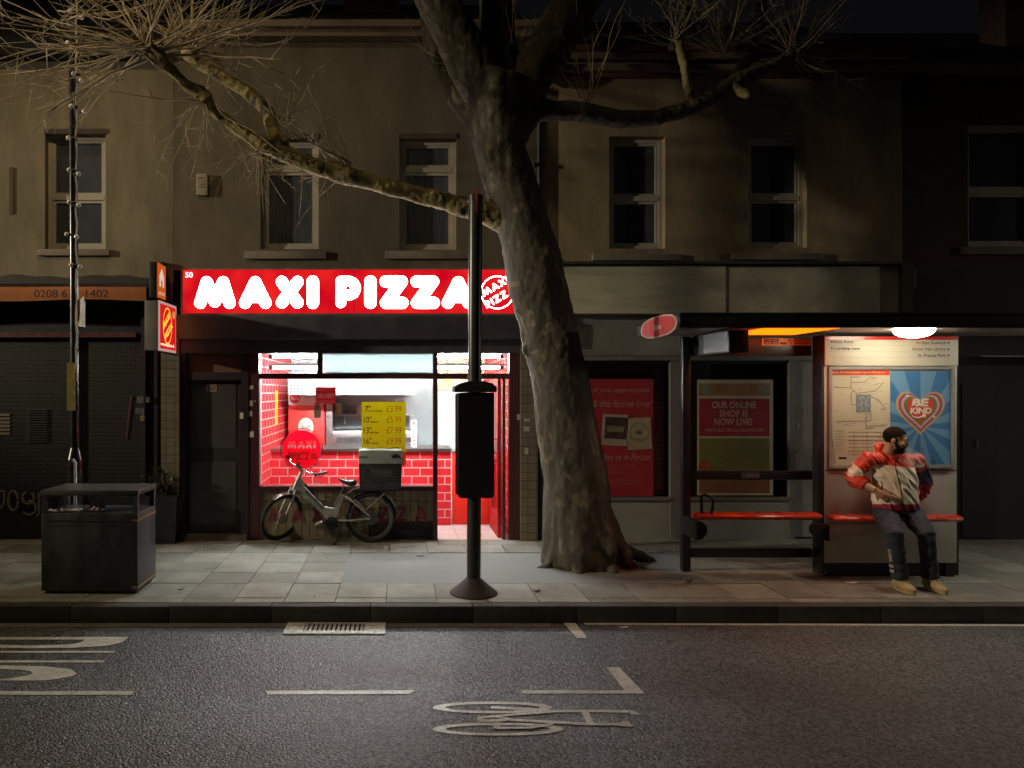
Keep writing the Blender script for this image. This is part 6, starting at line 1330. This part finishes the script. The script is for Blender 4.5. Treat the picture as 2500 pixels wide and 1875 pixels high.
def pst(pts, w=1.3, y=yM - .0022):
    for a, b in zip(pts, pts[1:]):
        A, B = Vector((wx(a[0], y), y, wz(a[1], y))), Vector((wx(b[0], y), y, wz(b[1], y))); d = (B - A).normalized(); s = Vector((-d.z, 0, d.x)) * (w / 2 / F * y)
        k = Vector((0, -.00003 * len(bm.faces), 0)); bm.faces.new([bm.verts.new(q + k) for q in (A - s, B - s, B + s, A + s)])
def mq(u, v): return (1960 + u * .2894, 760 + v * .2894)
for pl__ in ([(405, 555), (480, 555)], [(405, 555), (408, 650), (475, 712)], [(408, 600), (520, 598), (565, 555), (625, 562)], [(265, 640), (400, 645)], [(470, 690), (615, 672), (685, 595)], [(408, 690), (408, 785), (450, 790)], [(430, 670), (408, 690)], [(532, 860), (532, 990), (600, 985)], [(270, 930), (575, 925), (575, 860)], [(532, 968), (690, 965), (700, 945)], [(575, 720), (640, 745), (690, 820), (650, 828)]): pst([mq(*p) for p in pl__], 1.5)
for (c0, r0) in ((380, 1020), (490, 1020), (600, 1020)):
    for k in range(7 if c0 < 600 else 3): pst([mq(c0, r0 + k * 31 + (k % 3) * 3), mq(c0 + 100, r0 + k * 31 + (k % 3) * 3)], 1.0 + (k % 3) * .3)
    pst([mq(c0 + 52, r0), mq(c0 + 52, r0 + (200 if c0 < 600 else 60))], 1.1)
random.seed(5)
for k in range(34): a, b = random.uniform(265, 690), random.uniform(550, 980); pst([mq(a, b), mq(a + random.uniform(15, 50), b + random.uniform(-3, 3))], .8)
for k in range(8): pst([mq(270, 1010 + k * 24), mq(350, 1010 + k * 24)], .9)
O('route_lines', bm, mi, mp_)
pq('street_plan', 2090, 963, 2126, 1007, mg, mp_, .0015); pq('key_bar', 2048, 1116, 2067, 1121, ink, mp_, .0015)
bm = BM()
for pts in ([(470, 740), (510, 720), (540, 760)], [(460, 790), (520, 770), (560, 800)], [(490, 840), (500, 760), (480, 720)], [(540, 850), (530, 780), (555, 720)]): pst([mq(*p) for p in pts], 1.2, yM - .003)
O('street_lines', bm, mat('map_pale', (.5, .47, .4), .7), mp_)
kp = thing('kindness_poster', 'blue sunburst poster with a rainbow heart reading BE KIND in the shelter panel', 'poster', (wx(2246, yM), yM, wz(1137, yM)))
pq('sheet', 2173.3, 906, 2321, 1137, mat('poster_blue', (.045, .17, .38), .6, var=.1, vs=3), kp)
rx0, rx1, rz0, rz1 = wx(2174, yM), wx(2320, yM), wz(1136, yM), wz(907, yM); hc = Vector((wx(2247, yM), 0, wz(1040, yM))); bm = BM()
def edge(a):
    c, s = math.cos(a), math.sin(a); ts = []
    if abs(c) > 1e-6: ts += [((rx1 if c > 0 else rx0) - hc.x) / c]
    if abs(s) > 1e-6: ts += [((rz1 if s > 0 else rz0) - hc.z) / s]
    t = min(ts); return (hc.x + c * t, hc.z + s * t)
cor = [(math.atan2(z - hc.z, x - hc.x) % (2 * math.pi), (x, z)) for x, z in ((rx1, rz1), (rx0, rz1), (rx0, rz0), (rx1, rz0))]
for k in range(11):
    a0 = 2 * math.pi * (k + .25) / 11; a1 = a0 + math.pi / 11
    mid = [c[1] for c in sorted(cor) if a0 < c[0] < a1]
    bm.faces.new([bm.verts.new((x, yM - .0015, z)) for x, z in [(hc.x, hc.z), edge(a0), *mid, edge(a1)]])
O('rays', bm, mat('poster_pale_blue', (.13, .29, .48), .6, var=.1, vs=3), kp)
def heart(s):
    out = []
    for i in range(60):
        t = 2 * math.pi * i / 60; x = math.copysign(abs(math.sin(t)) ** 2.3, math.sin(t)) * 16.4; z = 13 * math.cos(t) - 5 * math.cos(2 * t) - 2 * math.cos(3 * t) - math.cos(4 * t); out.append((x / 16.4 * s, z / 16 * s))
    return out
hcx, hcz, hs = wx(2246.5, yM), wz(1000, yM), .252
for k, (sc, nm, colr) in enumerate(((1, 'heart_gold', (.55, .33, .1)), (.90, 'heart_purple', (.22, .07, .22)), (.79, 'heart_pink', (.62, .3, .3)), (.68, 'heart_green', (.13, .16, .05)), (.56, 'heart_red', (.55, .05, .04)))):
    bm = BM(); bm.faces.new([bm.verts.new((hcx + x, yM - .002 - .0008 * k, hcz + z * .98 + .008 * (1 - sc) * 3)) for x, z in heart(hs * sc)]); O('heart_layer', bm, mat(nm, colr, .6, var=.08), kp)
hw = mat('heart_white', (.72, .62, .52), .6); yK = yM - .0065
ptext('heart_lettering', 'BE', hw, kp, 2226, 973, 2268, 992, yK, bold=.045, shear=.1); ptext('heart_lettering', 'KIND', hw, kp, 2222, 995, 2275, 1010, yK, bold=.045, shear=.1)
bm = BM(); tube(bm, [(wx(2240 + 16 * math.cos(t), yK), yK, wz(1007 + 13 * math.sin(t), yK)) for t in [R(150 - 13 * i) for i in range(11)]], [.003 + .0012 * min(i, 10 - i) for i in range(11)], 6); ell(bm, Vector((wx(2256, yK), yK, wz(1015, yK))), .02, .002, .02)
for cx, cy, s in ((2215, 966, 1), (2280, 1017, 1)):
    bm.faces.new([bm.verts.new((wx(cx + (6.5 if i % 2 == 0 else 1.8) * math.cos(i * math.pi / 4), yK), yK - .001, wz(cy + (6.5 if i % 2 == 0 else 1.8) * math.sin(i * math.pi / 4), yK))) for i in range(8)])
O('swash_and_sparkles', bm, hw, kp)
dim = mat('poster_dim', (.04, .1, .2), .6)
ptext('small_lettering', 'Be kind to one another', dim, kp, 2226, 1093, 2258, 1097, yK); ptext('small_lettering', 'SOUTHWARK', dim, kp, 2230, 1100, 2256, 1104, yK)
bm = BM(); bm.faces.new([bm.verts.new((x, yK, z)) for x, z in disc(wx(2279, yK), wz(1128, yK), .03)]); O('badge', bm, dim, kp)
bm = BM(); quad(bm, (ca + t, SP - .018, cc + t), (cb - t, SP - .018, cc + t), (cb - t, SP - .018, cd - t), (ca + t, SP - .018, cd - t)); O('poster_glass', bm, glass('poster_glass', (.97, .97, .96), .5, .04), sh_)

# ---------------- man perched on the seat ----------------
def q(px, py, Y): return Vector((wx(px, Y), Y, wz(py, Y)))
man = thing('person', 'man in a red and cream windbreaker and dark trousers perched on the shelter seat', 'person', (q(2210, 1440, 7.1).x, 7.1, 0))
skin = mat('skin', (.36, .20, .115), .5, var=.12, vs=14); skind = mat('forearm_skin', (.14, .085, .055), .55, var=.5, vs=30)
HC = q(2186, 1073, 7.27); HR = Matrix.Rotation(R(56), 3, 'Z') @ Matrix.Rotation(R(9), 3, 'X')
def hp(x, y, z): return HC + HR @ Vector((x, y, z))
nb = q(2177, 1114, 7.34); shL, shR = q(2116, 1122, 7.33), q(2238, 1125, 7.37)
elL, wrL = q(2081, 1165, 7.43), q(2138, 1198, 7.24); elR, wrR = q(2256, 1176, 7.46), q(2240, 1222, 7.50)
hip = q(2190, 1250, 7.38); hL, hR = q(2163, 1254, 7.36), q(2225, 1254, 7.37)
knL, anL, knR, anR = q(2184, 1306, 7.04), q(2198, 1418, 7.11), q(2262, 1306, 7.06), q(2272, 1418, 7.12)
def hand(b, w, d, nrm, curl, thumb=1):
    d = d.normalized(); s = d.cross(nrm).normalized(); nrm = s.cross(d).normalized()
    loft(b, [(w, s * .024, nrm * .018), (w + d * .03, s * .036, nrm * .017), (w + d * .075, s * .041, nrm * .014), (w + d * .092, s * .038, nrm * .011)], 12)
    for i, (o_, ln) in enumerate(((-.03, .07), (-.01, .08), (.01, .075), (.029, .058))):
        p = w + d * .085 + s * o_; e = (d * math.cos(curl) + nrm * math.sin(curl)); e2 = (d * math.cos(curl * 2.1) + nrm * math.sin(curl * 2.1))
        tube(b, [p - d * .01, p + e * ln * .45, p + e * ln * .45 + e2 * ln * .35, p + e * ln * .45 + e2 * ln * .6], [.0095, .009, .008, .006], 8)
    p = w + d * .03 - s * .03 * thumb; e = (d * .7 - s * .65 * thumb + nrm * .3).normalized(); tube(b, [w + d * .02 - s * .015 * thumb, p, p + e * .03, p + e * .055 + d * .008], [.014, .013, .011, .008], 8)
b = BM()
ell(b, hp(0, .012, .035), .076, .096, .088, HR); ell(b, hp(0, -.028, -.03), .063, .07, .085, HR); ell(b, hp(0, -.045, -.09), .047, .044, .034, HR)
ell(b, hp(0, -.082, .018), .052, .02, .014, HR); loft(b, [(hp(0, -.088, .016), HR @ Vector((.009, 0, 0)), HR @ Vector((0, .01, .004))), (hp(0, -.104, -.012), HR @ Vector((.012, 0, 0)), HR @ Vector((0, .013, .004))), (hp(0, -.113, -.028), HR @ Vector((.017, 0, 0)), HR @ Vector((0, .016, .003))), (hp(0, -.098, -.038), HR @ Vector((.014, 0, 0)), HR @ Vector((0, .012, .002)))], 12)
ell(b, hp(0, -.094, -.062), .026, .012, .007, HR); ell(b, hp(0, -.092, -.074), .023, .012, .008, HR)
for s in (-1, 1):
    ell(b, hp(.043 * s, -.062, -.03), .022, .02, .02, HR); ell(b, hp(.077 * s, .014, -.016), .01, .02, .032, HR)
tube(b, [hp(0, .02, -.05), hp(0, .035, -.12), nb + Vector((0, 0, .0)), nb - Vector((0, 0, .08))], [.058, .056, .062, .08], 18)
loft(b, [(hip - Vector((0, 0, .06)), .15, .1), (hip + Vector((0, 0, .1)), .15, .1), (nb - Vector((0, 0, .2)), .16, .1), (nb - Vector((0, 0, .06)), .12, .07), (nb, .06, .055)], 20)
tube(b, [shL, elL, elL.lerp(wrL, .4), wrL], [.05, .042, .044, .03], 14); tube(b, [nb - Vector((0, 0, .07)), shL], .05, 12); tube(b, [nb - Vector((0, 0, .07)), shR], .05, 12); tube(b, [shR, elR, wrR], [.05, .042, .03], 14)
hand(b, wrL, (q(2158, 1212, 7.2) - wrL), Vector((0, 1, .3)), .25, 1); hand(b, wrR, Vector((-.12, .06, -.2)), Vector((0, 1, 0)), .2, -1)
for h_, k_, a_ in ((hL, knL, anL), (hR, knR, anR)): tube(b, [hip.lerp(h_, .6), h_, k_, a_, a_ - Vector((0, 0, .02))], [.08, .085, .055, .04, .042], 14)
body = fuse(b, .0075, 3, .45)
O('body', body, skin, man, 'all')
# hair, beard, eyes, brows
hairm = mat('hair_dark', (.012, .008, .006), .95, spec=.1, var=.4, vs=60, bump=.5, bs=220)
def head_shell(c, r, keep, nm, m, n=40):
    b = BM(); bmesh.ops.create_uvsphere(b, u_segments=n, v_segments=n // 2 + 6, radius=1)
    kill = [f for f in b.faces if not keep(*[f.calc_center_median()[i] * r[i] + c[i] for i in range(3)])]
    bmesh.ops.delete(b, geom=kill, context='FACES')
    for v in b.verts: v.co = hp(*[v.co[i] * r[i] + c[i] for i in range(3)])
    bmesh.ops.solidify(b, geom=b.faces[:], thickness=.004); return O(nm, b, m, man, 'all')
head_shell((0, .012, .035), (.0805, .1005, .093), lambda x, y, z: z > .066 + .0 * y if y < -.045 else (z > .03 if y < -.01 else (z > -.01 if y < .03 else z > -.05)), 'hair', hairm)
beardm = mat('beard_dark', (.014, .009, .007), .95, spec=.1, var=.4, vs=60, bump=.5, bs=220)
b = BM(); ell(b, hp(0, -.042, -.088), .055, .054, .044, HR); ell(b, hp(0, -.06, -.098), .034, .044, .034, HR)
for s in (-1, 1): tube(b, [hp(.07 * s, -.002, -.02), hp(.066 * s, -.018, -.055), hp(.048 * s, -.045, -.08)], [.007, .014, .02], 8); tube(b, [hp(.0, -.102, -.05), hp(.026 * s, -.094, -.056), hp(.034 * s, -.08, -.08)], .007, 8)
bb_ = fuse(b, .006, 3); O('beard', bb_, beardm, man, 'all')
for s in (-1, 1):
    b = BM(); ell(b, hp(.03 * s, -.087, -.001), .013, .009, .007, HR, 14, 10); e_ = O('eye', b, mat('eye_white', (.5, .48, .45), .3), man, True)
    b = BM(); ell(b, hp(.031 * s, -.0935, -.001), .006, .004, .006, HR, 12, 8); O('iris', b, ink, e_, True)
    b = BM(); tube(b, [hp(.012 * s, -.1, .015), hp(.032 * s, -.096, .021), hp(.052 * s, -.078, .016)], [.0045, .005, .003], 8); O('eyebrow', b, hairm, man, True)
# jacket
jr = mat('jacket_red', (.62, .055, .03), .5, var=.12, vs=9, bump=.15, bs=40); jc = mat('jacket_cream', (.8, .7, .53), .5, var=.08, vs=9, bump=.15, bs=40); jn = mat('jacket_navy', (.035, .03, .08), .5, var=.15, vs=9, bump=.15, bs=40); jm = mat('jacket_crimson', (.42, .02, .05), .5, var=.12, vs=9, bump=.15, bs=40)
b = BM()
loft(b, [(q(2187, 1244, 7.37), .195, .14), (q(2187, 1238, 7.37), .205, .15), (q(2187, 1222, 7.36), .215, .158), (q(2185, 1185, 7.35), .208, .148), (q(2181, 1150, 7.35), .212, .14), (q(2179, 1128, 7.355), .2, .125), (q(2178, 1115, 7.36), .16, .11), (q(2178, 1106, 7.36), .10, .09)], 28)
tube(b, [nb - Vector((.02, 0, .06)), shL, shL.lerp(elL, .5), elL, elL.lerp(wrL, .35), elL.lerp(wrL, .62)], [.085, .076, .074, .082, .078, .058], 18)
tube(b, [nb - Vector((-.02, 0, .06)), shR, shR.lerp(elR, .5), elR, elR.lerp(wrR, .5), wrR.lerp(elR, .1)], [.085, .074, .072, .074, .068, .05], 18)
ell(b, elL + Vector((.02, 0, -.05)), .07, .07, .06)
# standing collar and hood behind the neck
n = 22; tube(b, [nb + Vector((.085 * math.cos(2 * math.pi * i / n) - .0, .075 * math.sin(2 * math.pi * i / n) + .0, .018 + .022 * math.sin(2 * math.pi * i / n))) for i in range(n)], [(.02, .032)] * n, 8, True)
ell(b, q(2148, 1094, 7.40), .05, .055, .065); ell(b, q(2160, 1102, 7.44), .075, .06, .05); ell(b, q(2182, 1104, 7.46), .09, .05, .04)
jb = fuse(b, .008, 3)
segs = {'T': (q(2187, 1244, 7.37), q(2178, 1106, 7.36)), 'L': (shL, elL), 'l': (elL, wrL), 'R': (shR, elR), 'r': (elR, wrR)}
def sd_(p, a, c): d = c - a; t = max(0, min(1, (p - a).dot(d) / d.length_squared)); return (p - a - d * t).length, t
for v in jb.verts:
    p = v.co; ac, al = p.x * .8 + p.z * .6, p.x * .6 - p.z * .8
    w_ = noise.noise(Vector((ac * 17, al * 3.2, p.y * 5))); w2 = noise.noise(Vector((ac * 34 + 4, al * 6, p.y * 8))); w3 = noise.noise(p * 9)
    v.co += v.normal * (.015 * (max(0, 1 - abs(w_) * 3.2)) ** 1.5 + .0055 * w2 + .006 * w3 - .005)
jb.normal_update()
def jmat(c):
    k = min(segs, key=lambda s: sd_(c, *segs[s])[0] - (.15 if s == 'T' else .0)); t = sd_(c, *segs[k])[1]; py = PY + (EYE - c.z) * F / c.y
    if k == 'T':
        if py > 1231: return 3
        return 0 if py < 1138 + 3 * math.sin(c.x * 9) else 1
    if k == 'L': return 0 if t < .42 else (1 if t < .97 else 0)
    if k == 'l': return 0
    if k == 'R': return 0 if t < .33 else (2 if t < .93 else 3)
    return 3
for f in jb.faces: f.material_index = jmat(f.calc_center_median())
jo = O('jacket', jb, [jr, jc, jn, jm], man, 'all')
def proj_y(pts, off):   # drop points on the jacket front by ray casting
    dg = bpy.context.evaluated_depsgraph_get(); out = []; base = worldloc(jo)
    for px, py in pts:
        d = Vector((wx(px, 1), 1, wz(py, 1) - EYE)); o_ = Vector((0, 0, EYE)) - base
        ok, loc, nrm, _ = jo.ray_cast(o_, d)
        out.append((loc + base - d * off) if ok else q(px, py, 7.2))
    return out
bpy.context.view_layer.update()
b = BM(); tube(b, proj_y([(2186, 1118), (2186, 1130), (2187.5, 1145), (2191, 1160), (2196, 1180), (2200, 1200), (2202.5, 1218), (2203, 1236)], .0005), .0045, 6); O('zip', b, mat('zip_black', (.02, .018, .018), .4), jo, True)
b = BM(); tube(b, proj_y([(2152, 1175), (2154, 1185), (2152.5, 1198)], .0005), .004, 6); O('pocket_edge', b, mat('zip_black', (.02, .018, .018), .4), jo, True)
# trousers
b = BM(); ell(b, hip + Vector((0, .01, .02)), .185, .14, .10); loft(b, [(hip + Vector((0, 0, -.02)), .17, .13), (hip + Vector((0, 0, .06)), .19, .14)], 20)
tube(b, [hL + Vector((.0, .02, .01)), hL.lerp(knL, .45), knL, knL.lerp(anL, .3), knL.lerp(anL, .75), knL.lerp(anL, .92)], [.108, .098, .076, .072, .068, .080], 18); tube(b, [hR + Vector((0, .02, .01)), hR.lerp(knR, .45), knR, knR.lerp(anR, .3), knR.lerp(anR, .75), knR.lerp(anR, .92)], [.108, .098, .076, .072, .068, .080], 18)
tb = fuse(b, .0105, 3)
for v in tb.verts:
    p = v.co; w_ = noise.noise(Vector((p.x * 7, p.y * 12, p.z * 22))); low = max(0, 1 - abs(p.z - .2) / .14); v.co += v.normal * (.009 * w_ + .012 * low * noise.noise(Vector((p.x * 6, p.y * 6, p.z * 40))) + .003 * noise.noise(p * 40))
O('trousers', tb, mat('trousers_charcoal', (.022, .028, .046), .8, var=.25, vs=16, bump=.2, bs=60), man, 'all')
# pale side stripe blocks on the nearer shin
b = BM(); sx_ = lambda t: knL.lerp(anL, t)
for t0, t1 in ((.30, .58), (.63, .70), (.74, .81)):
    r = [.073, .070, .069][0] if t0 < .5 else .070
    g = [[b.verts.new(sx_(t) + Vector((-math.cos(a) * (r + .006 + .01 * (t > .6)), -math.sin(a) * (r + .006), 0))) for a in (R(-5), R(14), R(32) if t0 > .5 else R(22))] for t in (t0, (t0 + t1) / 2, t1)]
    for i in range(2):
        for j in range(2): b.faces.new((g[i][j], g[i][j + 1], g[i + 1][j + 1], g[i + 1][j]))
bmesh.ops.solidify(b, geom=b.faces[:], thickness=.004); O('leg_stripe', b, mat('stripe_white', (.75, .74, .7), .7), man, 'all')
# shoes
shoem = mat('shoe_tan', (.42, .33, .16), .75, var=.25, vs=18, bump=.2, bs=70); solem = mat('shoe_sole', (.40, .33, .18), .8, var=.25, vs=12)
for an_, toe in ((anL, q(2228, 1441, 6.93)), (anR, q(2303, 1443, 6.95))):
    h0 = Vector((an_.x - .0, an_.y + .05, 0)); d = Vector((toe.x - h0.x, toe.y - h0.y, 0)).normalized(); s = Vector((-d.y, d.x, 0)); Ls = .29; h0 = Vector((an_.x, an_.y, 0)) - d * .085
    b = BM(); loft(b, [(h0 + d * (Ls * u) + Vector((0, 0, z)), s * w, d * .0 + Vector((0, 0, h))) for u, z, w, h in ((.0, .06, .022, .04), (.05, .065, .036, .06), (.25, .07, .042, .068), (.42, .07, .045, .062), (.6, .055, .049, .046), (.8, .045, .049, .036), (.93, .04, .038, .028), (1.0, .036, .016, .014))], 18)
    tube(b, [h0 + d * .075 + Vector((0, 0, .08)), h0 + d * .08 + Vector((0, 0, .145))], [.042, .044], 14); tube(b, [h0 + d * .14 + Vector((0, 0, .115)), h0 + d * .11 + Vector((0, 0, .16))], [(.03, .012), (.028, .008)], 10)
    so = fuse(b, .006, 4); so_ = O('shoe', so, shoem, man, 'all')
    b = BM(); pts = []
    for i in range(32):
        t = 2 * math.pi * i / 32; u = .5 + .5 * math.cos(t); w = .046 + .008 * math.sin(u * 3) - .012 * (u < .3); pts.append(h0 + d * (Ls * u * 1.02) + s * (w * math.sin(t)))
    a_ = [b.verts.new(p + Vector((0, 0, .003))) for p in pts]; c_ = [b.verts.new(p + Vector((0, 0, .028))) for p in pts]; b.faces.new(a_[::-1]); b.faces.new(c_)
    for i in range(32): b.faces.new((a_[i], a_[(i + 1) % 32], c_[(i + 1) % 32], c_[i]))
    O('sole', b, solem, so_, True)
    b = BM()
    for k in range(5): z = .112 - .011 * k; u = .13 + .022 * k; tube(b, [h0 + d * u - s * .026 + Vector((0, 0, z)), h0 + d * (u + .006) + Vector((0, 0, z + .014)), h0 + d * u + s * .026 + Vector((0, 0, z))], .0035, 6)
    tube(b, [h0 + d * .125 + s * .01 + Vector((0, 0, .13)), h0 + d * .13 + s * .06 + Vector((0, 0, .135)), h0 + d * .16 + s * .062 + Vector((0, 0, .12)), h0 + d * .14 + s * .02 + Vector((0, 0, .125))], .003, 6); O('laces', b, mat('lace', (.36, .27, .12), .8), so_, True)
# breath of smoke in front of his shoulder
b = BM()
for px, py, Y, r in ((2220, 1103, 7.12, .05), (2232, 1114, 7.1, .07), (2222, 1128, 7.1, .06), (2240, 1130, 7.12, .07)): ell(b, q(px, py, Y), r, r, r * .8)
sb = fuse(b, .015, 2); sm = bpy.data.materials.new('smoke'); sm.use_nodes = True; nt = sm.node_tree; N = nt.nodes; L = nt.links; N.remove(N['Principled BSDF'])
pv = N.new('ShaderNodeVolumePrincipled'); pv.inputs['Color'].default_value = (.85, .84, .82, 1); pv.inputs['Anisotropy'].default_value = .2
tc = N.new('ShaderNodeTexCoord'); nz = N.new('ShaderNodeTexNoise'); nz.inputs['Scale'].default_value = 16; nz.inputs['Detail'].default_value = 4; L.new(tc.outputs['Object'], nz.inputs['Vector'])
mr = N.new('ShaderNodeMapRange'); mr.inputs[1].default_value = .42; mr.inputs[2].default_value = .75; mr.inputs[3].default_value = 0; mr.inputs[4].default_value = 16; L.new(nz.outputs['Fac'], mr.inputs[0]); L.new(mr.outputs[0], pv.inputs['Density']); L.new(pv.outputs[0], N['Material Output'].inputs['Volume'])
so = O('smoke', sb, sm); so['kind'] = 'stuff'; so['label'] = 'wisp of pale smoke drifting in front of the seated man'
